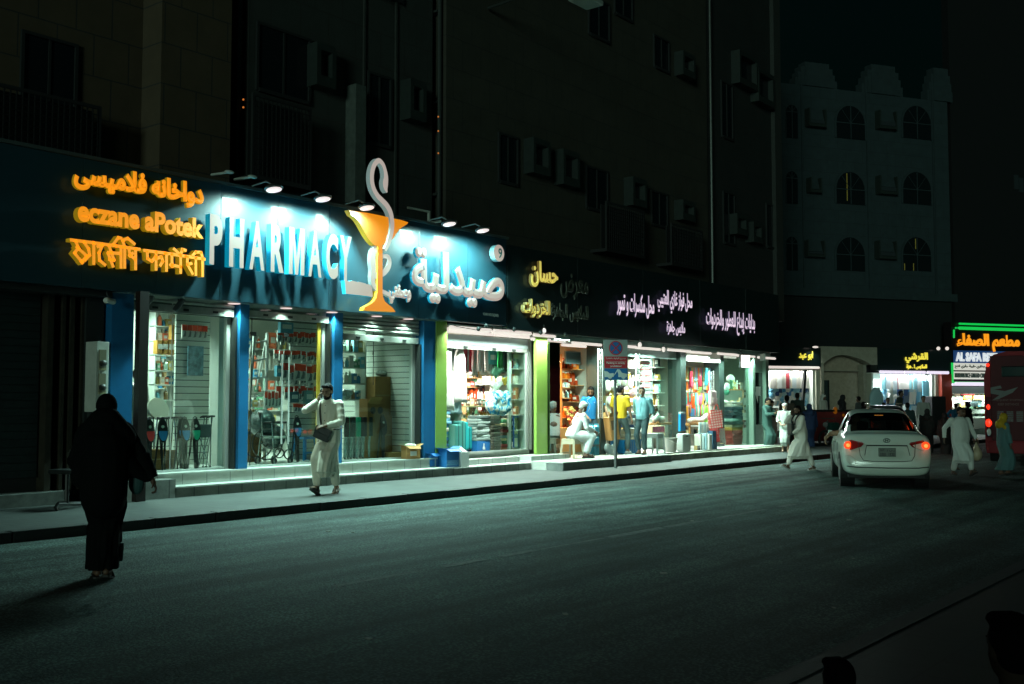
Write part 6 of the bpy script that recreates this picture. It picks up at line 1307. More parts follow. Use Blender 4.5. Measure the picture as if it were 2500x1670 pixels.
rb(G, MB().box(a[0],pt(612,900)[0]+.2,-.2,.2,.0,arc[0][1]), 'gate_pier', ARM); rb(G, MB().box(pt(1160,900)[0],pt(1200,900)[0],-.2,.2,0,arc[-1][1]), 'gate_pier', ARM); rb(G, MB().box(a[0]+.2,a[1],.7,.8,0,a[3]-.3), 'inner_wall', mat('arch_inner', (.40,.33,.25), .8, noise=.2)); rb(G, MB().box(a[0]+.2,pt(1200,640)[0],.1,.69,pt(900,645)[1]-.05,pt(900,645)[1]), 'inner_ceiling', ARM)
d_ = rb(G, MB().box(pt(630,900)[0],pt(845,900)[0],.6,.69,.3,pt(700,770)[1]), 'gate_door', mat('gate_dark', (.03,.045,.045), .5)); MB().box(pt(655,900)[0]-.03,pt(655,900)[0]+.03,.57,.599,.3,pt(700,770)[1]).box(pt(835,900)[0],pt(850,900)[0],.57,.599,.3,pt(700,770)[1]).build('door_frame', FRD, d_)
# ---- second clothing shop
S2 = rthing('clothing_shop', 'lit clothing shop with folded shirts behind the white car, under two spot lamps', 'shop')
X0,X1,Z0,Z1 = rrect(zb_, 1300, 2065, 690, 1180); Z0=.3; rbox_interior(S2, X0, X1, Z0, Z1, DEP)
a = rrect(zb_, 1322, 2300, 375, 655); rb(S2, MB().bbox(a[0],a[1],-.25,.3,a[2],a[3],.01), 'sign_board', MATS['sign_black'])
rtext(S2, 'القرشي', zb_, 1670, 1960, 420, 560, YL2); rtext(S2, 'للملابس ا . هزة', zb_, 1690, 1948, 572, 640, YL2, rnd=.03)
VIO = mat('tube_violet', (.7,.7,.8), .4, emit=(.82,.72,.90), es=1.0)
for (xa,xb) in ((1350,1640),(1655,1920),(1950,2215)): rtube(S2, rs(*zb_(xa,675))[0], rs(*zb_(xb,675))[0], -.32, rs(*zb_(1700,676))[1], VIO, .075)
rb(S2, MB().box(X0-.12,X0-.02,-.1,DEP,Z0,Z1), 'door_frame', mat('cream_pillar', (.42,.42,.34), .6)); rb(S2, MB().box(X1+.12,X1+.6,-.1,DEP,Z0,Z1), 'pillar', MATS['cream_pillar'])
rb(S2, MB().box(rs(*zb_(2128,800))[0],rs(*zb_(2255,800))[0],-.35,DEP,0,rs(*zb_(2150,700))[1]), 'red_pillar', mat('pillar_red', (.38,.05,.025), .5, noise=.1))
l = light('AREA', 'shop_glow', (0,0,0), 340, (.88,.97,1), 3.4, .3, parent=S2); l.location = ((X0+X1)/2, .35, Z1-.06); aim(l, (0,-.25,-1))
for (x,y) in ((2057,376),(2168,376)):
    q = rs(*zb_(x,y)); t = rthing('spot_lamp', 'tiny spot lamp above the end of the Arabic sign %s' % ('nearer the lettering' if x<2100 else 'nearer the restaurant'), 'lamp', None, q[0], -.5, q[1]); MB().ball((0,0,0),.09).build('lamp_face', TUBE, t); MB().tube([(0,0,0),(0,.25,.02)], .02, 6).build('arm', HOUS, t)
far_items(20, S2, zb_, 1420, 2040, 700, 700, 'pale', 'hanging_garment', 'garment hung along the top of the folded shirt shop', 'garments along the top of the folded shirt shop', 'garment', .22, .75, .35)
for k,y in enumerate((815,925)): far_items(13, S2, zb_, 1600, 1925, y, y, 'cloth', 'folded_shirt', 'folded shirt leaning in the %s row of the folded shirt shop' % ['upper','lower'][k], 'folded shirts in the %s row' % ['upper','lower'][k], 'shirt', .26, .62, .5, 'lean')
for y in (870,930,990,1050): far_items(6, S2, zb_, 1430, 1600, y-15, y+15, 'cloth', 'folded_garment', 'garment in the pile beside the pale robe', 'blue garments piled beside the white robe', 'garment', .32, .40, .5, 'lump', 1)
for y in (1020,1060,1100): far_items(8, S2, zb_, 1780, 2040, y, y, 'cloth', 'folded_stack', 'folded garment in the low stacks of the folded shirt shop', 'folded garments in the low stacks', 'garment', .34, .22, .55, 'flat')
far_items(3, S2, zb_, 1950, 2050, 780, 900, 'med', 'hanging_garment', 'garment at the pillar end of the folded shirt shop', 'garments at the pillar end of the folded shirt shop', 'garment', .3, .8, .3)
q = rs(*zb_(1355,865), -.4); P = ROWP+ROWD*q[0]+ROWN*-.4; garment('hanging_robe', 'long pale robe hung at the door of the folded shirt shop', (P.x,P.y,q[1]), 1.0, 2.2, CPB, RZ, kind='robe', th=.3)
P = ROWP+ROWD*(q[0]+.9)+ROWN*-.3; garment('hanging_robe', 'narrow cream robe beside the long pale robe', (P.x,P.y,q[1]-.3), .4, 1.6, CW, RZ, kind='robe', th=.2)
q = rs(*zb_(2100,1060), -.9); P = ROWP+ROWD*q[0]+ROWN*-.9; o = tag(MB().bbox(-.42,.42,-.3,.3,0,1.9,.02).box(-.01,.01,-.305,-.301,.02,1.88).build('dark_cabinet', mat('cabinet_black', (.02,.02,.022), .5), None, loc=(P.x,P.y,0)), 'dark cabinet standing against the red pillar', 'cabinet'); o.rotation_euler=(0,0,RZ)
# ---- restaurant
S3 = rthing('restaurant', 'restaurant with green neon tubes, orange Arabic letters and AL SAFA REST lettering', 'restaurant')
def rr(f,x,y): return rs(*f(x,y))
X0,X1,Z0,Z1 = rrect(zr_, 430, 1500, 1215, 1700); Z0=.3; rbox_interior(S3, X0, X1, Z0, Z1, DEP, mat('rest_wall', (.42,.46,.42), .6))
a = rrect(zr_, 440, 1900, 160, 1100); rb(S3, MB().bbox(a[0],a[1],-.25,.3,a[2],a[3],.01), 'sign_board', mat('sign_maroon', (.01,.007,.009), .4))
GRT = mat('tube_green', (.1,.6,.2), .4, emit=(.0,.48,.06), es=1.0)
for (y,x0) in ((190,540),(245,540),(262,540)): rtube(S3, rr(zr_,x0,y)[0], rr(zr_,1900,y)[0], -.35, rr(zr_,x0,y)[1], GRT, .05)
for k in range(5): q = rr(zr_, 452, 290+k*24); rb(S3, MB().ball((q[0],-.4,q[1]),.05,8,6), 'green_led', GRT)
for k in range(2): q = rr(zr_, 480+k*36, 252); rb(S3, MB().ball((q[0],-.4,q[1]),.05,8,6), 'green_led', GRT)
OR2 = mat('letter_orange_far', (.8,.3,.02), .5, emit=(.90,.30,.01), es=1.0)
rtext(S3, 'مطعم الصفاء', zr_, 512, 1438, 325, 592, OR2, rnd=.055)
WB2 = mat('letter_blue_white', (.6,.6,.65), .5, emit=(.62,.66,.68), es=1.0)
a = rrect(zr_, 495, 1105, 602, 742); rb(S3, MB().box(a[0]-.1,a[0]+5.8,-.262,-.252,a[2]-.08,a[3]+.08), 'lettering_back', mat('halo_blue', (.02,.05,.15), .5, emit=(.01,.05,.16), es=.6))
rtext(S3, 'AL SAFA REST', zr_, 500, 1108, 605, 740, WB2, ar=False, bold=.05, rnd=0)
rtext(S3, 'BFF', zr_, 1310, 1420, 615, 700, WB2, ar=False, bold=.05, rnd=0)
PAN = mat('panel_lit_white', (.6,.6,.55), .5, emit=(.60,.58,.52), es=.9)
for (ya,yb,tx,isar) in ((762,868,'بوفيه و مطعم بخاري طيبة جاري فتح',True),(888,1000,'BUKHARI RICE GRILLED CHICKEN SHAWARMA',False)):
    a = rrect(zr_, 470, 1500, ya, yb); rb(S3, MB().box(a[0],a[1],-.29,-.252,a[2],a[3]), 'lit_panel', PAN); rtext(S3, tx, zr_, 482, 1200, ya+22, yb-22, mat('panel_text', (.10,.15,.13), .5), back=-.293, ar=isar, bold=.03 if not isar else 0, rnd=0 if not isar else .02)
a = rrect(zr_, 440, 1500, 1038, 1056); rb(S3, MB().box(a[0],a[1],-.31,-.252,a[2],a[3]), 'green_strip', GRT)
a = rrect(zr_, 440, 465, 760, 1056); rb(S3, MB().box(a[0],a[1],-.3,-.253,a[2],a[3]), 'green_strip', GRT)
for (y,x0) in ((1080,385),(1062,430)): rtube(S3, rr(zr_,x0,y)[0], rr(zr_,1500,y)[0], -.6, rr(zr_,x0,y)[1], VIO, .06)
a = rrect(zr_, 415, 1500, 1105, 1212); rb(S3, MB().box(a[0],a[1],-.2,.02,a[2],a[3]), 'fascia', mat('fascia_pale', (.36,.42,.40), .5))
rb(S3, MB().box(X0-.2,X0-.02,-.2,DEP,.3,Z1), 'door_frame', MATS['cream_pillar'])
l = light('AREA', 'shop_glow', (0,0,0), 340, (.92,1,.92), 4, .3, parent=S3); l.location = ((X0+X1)/2, .35, Z1-.06); aim(l, (0,-.25,-1))
for i,(xa,xb,ya,yb,c,lb) in enumerate(((690,790,1240,1300,'#c88a20','orange menu board lit inside the restaurant'),(830,990,1240,1300,'#b8a040','yellow menu board lit inside the restaurant'),(760,885,1320,1430,'#5a6a70','grey machine behind the restaurant counter'),(640,830,1215,1235,'#b83a4a','thin red banner over the restaurant counter'))):
    a = rrect(zr_, xa, xb, ya, yb, .5); P = ROWP+ROWD*a[0]+ROWN*.5; o = tag(MB().bbox(0,a[1]-a[0],-.05,.05,0,a[3]-a[2],.01).build('menu_board' if i<2 else 'machine' if i==2 else 'banner', cm(c), None, loc=(P.x,P.y,a[2])), lb, 'sign' if i!=2 else 'machine'); o.rotation_euler=(0,0,RZ)
a = rrect(zr_, 770, 1000, 1400, 1700, -.1); P = ROWP+ROWD*a[0]+ROWN*-.2; t = thing('glass_counter', 'glass food counter lit inside the restaurant beside the bus', 'counter', (P.x,P.y,.3), RZ); W_=a[1]-a[0]+.6
MB().box(0,W_,0,.6,0,.5).build('base', CW, t); MB().box(0,W_,.0,.6,1.35,1.4).box(0,W_,.02,.58,.95,.97).box(0,W_,.02,.58,.6,.62).build('shelf_board', WALLW, t); MB().box(0,W_,-.02,-.01,.5,1.35).build('glass_front', GLASS, t)
for k in range(12): P2 = P + ROWD*(.1+k*W_/12.5); tag(put('food_tray', MB().bbox(-.09,.09,0,.3,0,.12,.02).mesh('food_tray', cm(random.choice(PAL['gift']))), None, (P2.x,P2.y,.3+[.62,.97][k%2]), RZ), 'small tray of food in the restaurant counter', 'tray', 'trays of food in the restaurant counter')
for k in range(14):
    q = rs(*zr_(470+k*38, 1290+ (k%3)*60), .7); P2 = ROWP+ROWD*q[0]+ROWN*.7; tag(put('packet', carton(random.choice(PAL['med']), .26,.1,.34), None, (P2.x,P2.y,q[1]), RZ), 'packet on the back wall of the restaurant', 'packet', 'packets on the back wall of the restaurant')
# ================================================================= long low barrier, bus, cars
MAR = mat('maroon_panel', (.20,.03,.03), .5, noise=.3, nscale=2)
P0 = onD(1925,1000,41.5); P1 = onD(2165,1000,43.5); zt_ = (P0.z+P1.z)/2; d_ = Vector((P1.x-P0.x,P1.y-P0.y,0)); L_ = d_.length; t = thing('low_barrier', 'long low dark red barrier with an orange round lamp across the side street', 'barrier', (P0.x,P0.y,0), math.atan2(d_.y,d_.x))
k = 0; x = 0
while x < L_: MB().bbox(x,min(L_,x+1.05)-.02,-.2,.2,.08,zt_-.08,.02).build('panel', MAR, t); x += 1.05
MB().box(-.1,L_+.1,-.28,.28,zt_-.079,zt_).build('top_rail', mat('rail_black', (.015,.015,.015), .5), t)
for (px,py,r) in ((2031,1002,.11),(2059,1014,.05)):
    u = (onD(px,py,42.3)-P0).dot(d_.normalized()); MB().ball((u,-.24,onD(px,py,42.3).z),(r,.05,r*1.3)).build('orange_lamp', mat('lamp_amber', (.3,.1,.01), .4, emit=(.22,.06,.003), es=.5), t)
# bus
t = thing('bus', 'dark red bus seen from behind at the edge of the view', 'bus', onD(2407,1000,27.0).xy.to_3d(), YAW - math.radians(25.5))
# local x forward, y left; the rear face lies at x=0, the left corner at y=0
RB = mat('bus_red', (.20,.014,.02), .6, spec=.2, noise=.1, nscale=2); RBL = mat('bus_maroon_dark', (.06,.008,.012), .6, spec=.2)
b = MB(); 
prof = [(-2.45,.30),(0,.30),(.03,.5),(.03,2.2),(-.05,2.55),(-.2,2.78),(-.5,2.86),(-1.95,2.86),(-2.25,2.78),(-2.42,2.55),(-2.48,2.2),(-2.48,.5)]
b.rings([[(x,y,z) for y,z in prof] for x in (0,.06,.5,9.0)]); b.build('body', RB, t, fix=True)
MB().bbox(-.05,.0,-2.3,-.12,.62,2.75,.02).build('rear_panel', RBL, t); MB().bbox(-.07,-.04,-2.2,-.38,2.22,2.48,.02).build('rear_window', mat('bus_window', (.0,.02,.02), .1), t)
MB().bbox(-.08,.0,-2.44,-.02,.30,.60,.03).build('bumper', RB, t)
RED = mat('tail_red', (.5,.02,.01), .3, emit=(1.0,.03,.008), es=1.6)
for (y,z,r,nm) in ((-.07,2.52,.045,'marker_light'),(-.06,1.46,.05,'tail_light'),(-.06,1.06,.075,'tail_light')):
    MB().ball((-.06,y,z),(.03,r,r*(1.6 if z<2 else 1))).build(nm, RED, t)
MB().bbox(-.075,-.05,-.13,-.01,.70,1.72,.02).build('lamp_cluster', RBL, t); MB().ball((-.08,-.06,.83),(.02,.05,.09)).build('reverse_light', mat('label_pale', (.7,.7,.66), .5), t)
g = MB()
for k in range(3):
    for j in range(6): g.box(-.066,-.051,-.33-k*.22-.075,-.33-k*.22+.075,1.10+j*.045,1.125+j*.045)
g.build('vent', BLK, t)
def flat_text(par, body, w_, h, loc, rot, m, bold=.02, ar=False, rnd=0, name='lettering'):
    me = text_mesh(name, arabic(body) if ar else body, w_, h, .004, bold, rnd, 2); me.materials.clear(); me.materials.append(m); o = put(name, me, par, loc); o.rotation_euler = rot; return o
TXM = mat('bus_text', (.10,.045,.045), .6)
flat_text(t, 'FREQUENT STOPPING', .66, .06, (-.06,-.20,1.60), (0,0,-math.pi/2), TXM); flat_text(t, 'KEEP DISTANCE', .48, .06, (-.06,-.28,1.50), (0,0,-math.pi/2), TXM)
P = [(-.12,1.95),(-.35,2.0),(-.38,1.93),(-.2,1.9),(-.45,1.86),(-.75,1.96),(-.62,1.82),(-.3,1.66),(-.14,1.62),(-.32,1.76),(-.12,1.8)]
g = MB(); g.M = Matrix.Translation((-.056,0,0)) @ Matrix.Rotation(math.radians(90),4,'Z'); g.prism(P, -.001, .003); g.build('silver_swoosh', mat('silver_dull', (.10,.11,.11), .6), t)
for (x,y) in ((2.3,-.15),(2.3,-2.3),(7,-.15)): MB().tube([(x,y-.13,.48),(x,y+.13,.48)], .48, 24).build('wheel', mat('tyre', (.012,.012,.012), .8), t)
# ---- sedan
PAINT_N = {}
def paint(name, col):
    m = mat(name, col, .28, coat=.6, noise=.05, nscale=3); t = m.node_tree; b = t.nodes['Principled BSDF']; out = [n for n in t.nodes if n.type=='OUTPUT_MATERIAL'][0]
    g = t.nodes.new('ShaderNodeNewGeometry'); d = t.nodes.new('ShaderNodeBsdfDiffuse'); d.inputs[0].default_value = (.01,.012,.012,1); mx = t.nodes.new('ShaderNodeMixShader'); t.links.new(g.outputs['Backfacing'], mx.inputs[0]); t.links.new(b.outputs[0], mx.inputs[1]); t.links.new(d.outputs[0], mx.inputs[2]); t.links.new(mx.outputs[0], out.inputs[0]); return m
CGL = glassmat('car_glass', (.22,.27,.26), .05)
def sedan(label, P, rz, pm, kind='sedan', lights=True, detail=True):
    t = thing('car', label, 'car', P, rz); t.scale = (1, .88, .985)
    # station: x, zb, half width low, half width mid, belt z, belt half width, roof z, roof half width
    if kind == 'sedan':
        ST = [(0.00,.34,.60,.66,.46,.62,.50,.45),(.03,.26,.74,.80,.56,.76,.60,.60),(.08,.24,.80,.855,.72,.80,.76,.64),(.13,.24,.83,.875,.88,.80,.92,.66),(.20,.24,.845,.885,.97,.80,1.02,.68),(.34,.24,.85,.89,.975,.80,1.02,.68),(.60,.24,.86,.89,.98,.81,1.03,.69),(.95,.22,.86,.89,.975,.82,1.24,.65),(1.32,.20,.86,.89,.965,.825,1.42,.60),(1.9,.20,.86,.89,.95,.83,1.48,.61),(2.5,.20,.86,.89,.94,.83,1.46,.60),(2.85,.20,.86,.89,.93,.83,1.30,.60),(3.35,.22,.86,.885,.90,.82,1.0,.70),(3.55,.24,.86,.88,.88,.80,.93,.70),(4.1,.26,.83,.86,.76,.76,.84,.66),(4.38,.28,.74,.80,.66,.70,.72,.60),(4.5,.34,.60,.66,.52,.60,.56,.5)]
        gl = (8,12); rear = (6,8); front = (11,12)
    else:
        ST = [(0.00,.34,.60,.66,.50,.62,.60,.50),(.04,.26,.78,.82,.75,.76,.85,.62),(.10,.24,.83,.87,.98,.80,1.03,.66),(.30,.24,.85,.89,1.0,.81,1.28,.60),(.55,.22,.86,.89,1.0,.82,1.46,.58),(1.0,.20,.86,.89,.99,.83,1.53,.58),(2.3,.20,.86,.89,.96,.83,1.52,.58),(2.75,.20,.86,.89,.94,.83,1.36,.60),(3.2,.22,.86,.885,.92,.82,1.03,.70),(3.4,.24,.86,.88,.90,.80,.96,.70),(4.0,.26,.83,.86,.80,.76,.88,.66),(4.3,.30,.70,.76,.6,.66,.66,.55)]
        gl = (4,8); rear = (2,4); front = (7,8)
    rings = []
    for (x,zb,wl,wm,zbt,wb,zr,wr) in ST:
        h = [(0,zb),(wl*.9,zb),(wl,zb+.10),(wm,(zb+zbt)/2+.03),(wm*.985,zbt-.08),(wb,zbt),(wb-.02 if zr-zbt>.12 else wb*.93,zbt+.02),(wr+ (0.0),max(zbt+.035,zr-.035)),(wr*.7,zr-.006),(0,zr)]
        ring = [(x,y,z) for y,z in h] + [(x,-y,z) for y,z in h[-2:0:-1]]; rings.append(ring)
    b = MB(); b.rings(rings, closed=True); n = 18
    me = b.mesh('body', [pm, CGL]); k = 0; side = {6,11}; top = {7,8,9,10}
    for i in range(len(ST)-1):
        for j in range(n):
            f = me.polygons[i*n+j]
            if j in side and gl[0]-1 <= i < gl[1] and i != (9 if kind=='sedan' else 5): f.material_index = 1
            if j in top and (rear[0] <= i < rear[1] or front[0] <= i < front[1]): f.material_index = 1
    bm = bmesh.new(); bm.from_mesh(me); bmesh.ops.recalc_face_normals(bm, faces=bm.faces[:]); bm.to_mesh(me); bm.free()
    me.polygons.foreach_set('use_smooth', [True]*len(me.polygons))
    bo = put('body', me, t); sm = bo.modifiers.new('s','SUBSURF'); sm.levels = 2; sm.render_levels = 2
    TY = mat('tyre', (.012,.012,.012), .8); RIM = mat('rim', (.3,.32,.32), .3, metal=.8); AR = mat('arch_black', (.006,.007,.007), .7)
    for x in (.86,3.50):
        for s_ in (-1,1):
            o = MB().tube([(x,s_*.66,.315),(x,s_*.68,.315),(x,s_*.87,.315),(x,s_*.885,.315)], [.29,.315,.315,.295], 28).build('wheel', TY, t, fix=True)
            MB().tube([(x,s_*.86,.315),(x,s_*.893,.315)], .20, 20).build('rim', RIM, o)
            MB().tube([(x,s_*.60,.33),(x,s_*.883,.33)], .375, 28).build('wheel_arch', AR, t)
    MB().box(.2,4.3,-.75,.75,.20,.26).build('underbody', AR, t)
    ST_ = mat('seat_dark', (.02,.022,.022), .8)
    for x in (1.15,2.2):
        for s_ in (-.36,.36): MB().bbox(x,x+.12,s_-.24,s_+.24,.5,1.05,.04).bbox(x+.02,x+.1,s_-.12,s_+.12,1.06,1.22,.03).build('seat', ST_, t)
    TR = mat('tail_lens', (.22,.01,.01), .25, coat=.5)
    if kind == 'sedan':
        SK = .0
        for s_ in (-1,1):
            # lens wraps the rear corner
            g = MB(); pts = [(.86,.70,.245),(.845,.885,.33),(.70,.90,.125),(.48,.865,.115),(.44,.83,.11),(.50,.775,.095),(.70,.715,.075)]
            outer = [(x-.035, s_*y, z) for y,z,x in pts]; inner = [(x+.12, s_*(y-.03), z) for y,z,x in pts]
            g.rings([inner, outer] if s_ > 0 else [outer, inner]); L_ = g.build('tail_light', TR, t, fix=True)
            MB().ball((.055+.05,s_*.76,.80),(.055,.085,.075)).build('lit_lamp', mat('tail_hot', (.6,.05,.02), .3, emit=(1.0,.07,.012), es=1.15), L_)
            o = MB().ball((.08,s_*.76,.80),(.03,.04,.035)).build('bulb', mat('tail_core', (1,.3,.1), .3, emit=(1,.32,.06), es=1.3), L_); o.location=(-.02,0,0)
            light('POINT', 'tail_glow', (-.05,s_*.76,.80), .25, (1,.08,.03), .05, parent=t)
            MB().bbox(2.98,3.08,s_*.93-.05,s_*.93+.05,.93,1.01,.03).tube([(3.05,s_*.82,.94),(3.05,s_*.93,.97)], .02, 6).build('wing_mirror', pm, t)
            for x in (1.55,2.55): MB().bbox(x,x+.18,s_*.888-.012,s_*.888+.012,.80,.83,.006).build('door_handle', pm, t)
        SEAM = mat('seam_dark', (.01,.012,.012), .6)
        MB().tube([(.055,.56,.86),(.0,.53,.62),(-.02,.47,.53),(-.035,.3,.515),(-.035,-.3,.515),(-.02,-.47,.53),(.0,-.53,.62),(.055,-.56,.86)], .006, 5).build('boot_seam', SEAM, t)
        MB().tube([(.05,.40,.80),(.052,-.40,.80)], .012, 6).build('handle_recess', SEAM, t)
        MB().tube([(.04,.40,.79),(-.0,.44,.62)], .006, 5).tube([(.04,-.40,.79),(-.0,-.44,.62)], .006, 5).build('plate_recess', SEAM, t)
        PL = MB().bbox(-.015,.03,-.17,.17,.60,.76,.008).build('number_plate', mat('plate_dark', (.10,.12,.10), .5), t)
        flat_text(PL, '١٥٢٠ د ب ر', .28, .06, (-.017,.14,.685), (0,0,-math.pi/2), SEAM); flat_text(PL, '3301  1520', .28, .06, (-.017,.14,.61), (0,0,-math.pi/2), SEAM)
        g = MB(); g.tube([(.045,.065*math.cos(a),.895+.036*math.sin(a)) for a in [i*math.pi/10 for i in range(21)]], .006, 5, cap=False); g.tube([(.04,.03,.87),(.045,.018,.922)], .007, 5).tube([(.04,-.018,.87),(.045,-.03,.922)], .007, 5).tube([(.042,.028,.89),(.042,-.028,.902)], .006, 5); g.build('badge', mat('badge_dark', (.04,.06,.06), .3, metal=.5), t)
        MB().bbox(1.38,1.41,-.09,.09,1.335,1.35,.005).build('brake_light', mat('tail_core', (1,.3,.1), .3, emit=(1,.10,.03), es=1.0), t)
        MB().tube([(.0,-.80,.42),(-.03,-.6,.40),(-.045,0,.395),(-.03,.6,.40),(.0,.80,.42)], .010, 6).build('bumper_crease', SEAM, t)
        g = MB(); g.tube([(.04,.83,.60),(.0,.78,.50),(.0,.70,.44),(.0,.62,.46),(.01,.64,.56),(.03,.74,.62),(.04,.83,.60)], .005, 5); g.build('dent', mat('dent_pale', (.5,.5,.46), .4), t)
        MB().tube([(1.42,.86,.30),(1.42,.893,.55),(1.40,.885,.80)], .005, 4).tube([(2.46,.86,.25),(2.46,.893,.55),(2.44,.885,.80)], .005, 4).build('door_seam', SEAM, t)
    else:
        for s_ in (-1,1):
            MB().ball((.03,s_*.70,.86),(.07,.10,.16)).build('tail_light', mat('tail_bright', (.5,.02,.01), .3, emit=(1.0,.05,.01), es=12) if lights else TR, t); MB().tube([(.5,s_*.56,1.52),(.8,s_*.56,1.57),(2.2,s_*.56,1.56),(2.5,s_*.56,1.49)], .016, 6).build('roof_rail', CHR, t)
            if lights: light('POINT', 'tail_glow', (-.1,s_*.70,.86), 1, (1,.08,.03), .05, parent=t)
    return t
Pc = onD(2166,1100,19.3)
CAR = sedan('white saloon car with lit tail lights, dirty bumper and a dent by the rear wheel', (Pc.x,Pc.y,0), YAW - math.radians(13.5), paint('white_paint', (.62,.70,.62)))
Pc = onD(2172,1100,33.0); sedan('dark estate car waiting ahead of the white car, roof just showing', (Pc.x,Pc.y,0), YAW - math.radians(13), paint('grey_paint', (.10,.12,.12)), 'hatch')
# parked motorbike by the barrier
P = onD(2045,1080,38.0); t = thing('motorbike', 'dark motorbike with a round chrome headlight in front of the low barrier', 'motorbike', (P.x,P.y,0), YAW+math.radians(120))
for x in (-.62,.62): MB().tube([(x+.28*math.cos(a),0,.30+.28*math.sin(a)) for a in [i*math.pi/10 for i in range(21)]], .045, 8, cap=False).build('wheel', mat('tyre', (.012,.012,.012), .8), t)
MB().bbox(-.55,.1,-.12,.12,.62,.78,.05).build('seat', BLK, t); MB().bbox(.0,.45,-.13,.13,.60,.88,.07).build('fuel_tank', mat('bike_green', (.01,.06,.05), .3, coat=.5), t); MB().bbox(-.3,.3,-.14,.14,.25,.58,.05).build('engine', mat('engine_dark', (.04,.045,.045), .5, metal=.5), t)
MB().tube([(.62,0,.30),(.48,0,.95)], .03, 8).tube([(.46,-.3,1.02),(.46,.3,1.02)], .018, 8).build('fork', CHR, t); MB().ball((.60,0,.80),(.08,.10,.10)).build('headlight', mat('headlamp', (.5,.5,.5), .1, metal=.6), t)
# ================================================================= no parking sign
P = onZ(1503,1143,.12); t = thing('no_parking_sign', 'no parking sign with red notice and tow truck panel on a grey pole', 'road sign', (P.x,P.y,.12), YAW - math.radians(90) + math.radians(12))
hh = onD(1503,830,(P-C0).dot(F0)).z - .12; s1 = (P-C0).dot(F0)/2600
MB().tube([(0,0,0),(0,0,hh-.05)], .036, 14).build('pole', mat('pole_grey', (.13,.145,.14), .45, metal=.4, noise=.2, nscale=6), t)
W = 61*s1; zT = hh; zB = onD(1503,928,(P-C0).dot(F0)).z - .12; H = zT-zB
WHP = mat('sign_white', (.20,.225,.21), .5); RDS = mat('sign_red', (.32,.02,.03), .45); BLS = mat('sign_blue2', (.01,.09,.24), .45)
pn = MB().bbox(-W/2,W/2,-.06,-.04,zB,zT,.004).build('panel', WHP, t)
def disc(r, y, n=40):
    return [(r*math.cos(2*math.pi*i/n), r*math.sin(2*math.pi*i/n)) for i in range(n)]
rc = W*.285; zc = zT-H*.205
for (r,y,m,nm) in ((rc,-.062,RDS,'disc_rim'),(rc*.84,-.064,BLS,'disc_face')):
    MB().prism([(x,z+zc) for x,z in disc(r,y)], y-.001, y+.0015).build(nm, m, pn)
g = MB()
for a in (math.radians(45),math.radians(135)):
    dx, dz = math.cos(a)*rc*.9, math.sin(a)*rc*.9; nx, nz = -math.sin(a)*rc*.085, math.cos(a)*rc*.085; g.prism([(-dx-nx,zc-dz-nz),(dx-nx,zc+dz-nz),(dx+nx,zc+dz+nz),(-dx+nx,zc-dz+nz)], -.0665-(.0004 if a>1 else 0),-.0652-(.0004 if a>1 else 0))
g.build('disc_cross', RDS, pn)
MB().box(-W*.48,W*.48,-.063,-.0605,zT-H*.705,zT-H*.415).build('red_notice', RDS, pn); WT = mat('sign_text', (.42,.45,.42), .5)
flat_text(pn, 'ممنوع الوقوف قطعياً', W*.82, H*.07, (-W*.41,-.0645,zT-H*.50), (0,0,0), WT, 0, True, .01); MB().box(-W*.42,W*.42,-.0645,-.0632,zT-H*.545,zT-H*.54).build('rule', WT, pn)
flat_text(pn, 'Parking is strictly', W*.78, H*.06, (-W*.39,-.0645,zT-H*.612), (0,0,0), WT, .02); flat_text(pn, 'prohibited', W*.45, H*.06, (-W*.225,-.0645,zT-H*.69), (0,0,0), WT, .02)
MB().box(-W*.48,W*.48,-.063,-.0605,zB+H*.01,zT-H*.715).build('blue_notice', BLS, pn); z0 = zB+H*.03; u = W/2
tk = [[(-.95,.08),(-.98,.19),(-.70,.18),(-.52,.13),(-.2,.145),(-.18,.05),(-.95,.04)],[(-.2,.08),(.12,.24),(.30,.235),(.5,.15),(.9,.13),(.92,.05),(.2,.045),(.2,.12),(.12,.19),(-.12,.09)]]
g = MB()
for p in tk: g.prism([(x*u, z0+z*H*1.0) for x,z in p], -.0655,-.064)
for cx_ in (-.5,.62): g.prism([(cx_*u+x*W*.09, z0+.055*H+z*W*.09) for x,z in disc(1,0,20)], -.067,-.0656)
g.build('tow_truck_symbol', WT, pn)
# ================================================================= people
SKIN = mat('skin', (.30,.16,.095), .55); SKIN2 = mat('skin_dark', (.12,.062,.038), .55); SKIN3 = mat('skin_fair', (.42,.25,.17), .55)
HAIR = mat('hair_black', (.006,.005,.005), .75, spec=.15, bump=.4, bscale=60); HAIRG = mat('hair_grey', (.35,.34,.31), .7, bump=.4, bscale=60); EYE = mat('eye_dark', (.015,.012,.01), .3)
def clothm(name, col, rough=.85): return mat(name, col, rough, noise=.12, nscale=5, bump=1.0, bscale=11, stretch=(1,1,.22))
def ik(a, b, l1, l2, hint):
    a = Vector(a); b = Vector(b); d = b-a; L = min(d.length, (l1+l2)*.999); u = d.normalized(); b = a+u*L
    x = (l1*l1-l2*l2+L*L)/(2*L); y = math.sqrt(max(0,l1*l1-x*x)); h = Vector(hint); h = h-u*h.dot(u); h.normalize(); return a+u*x+h*y, b
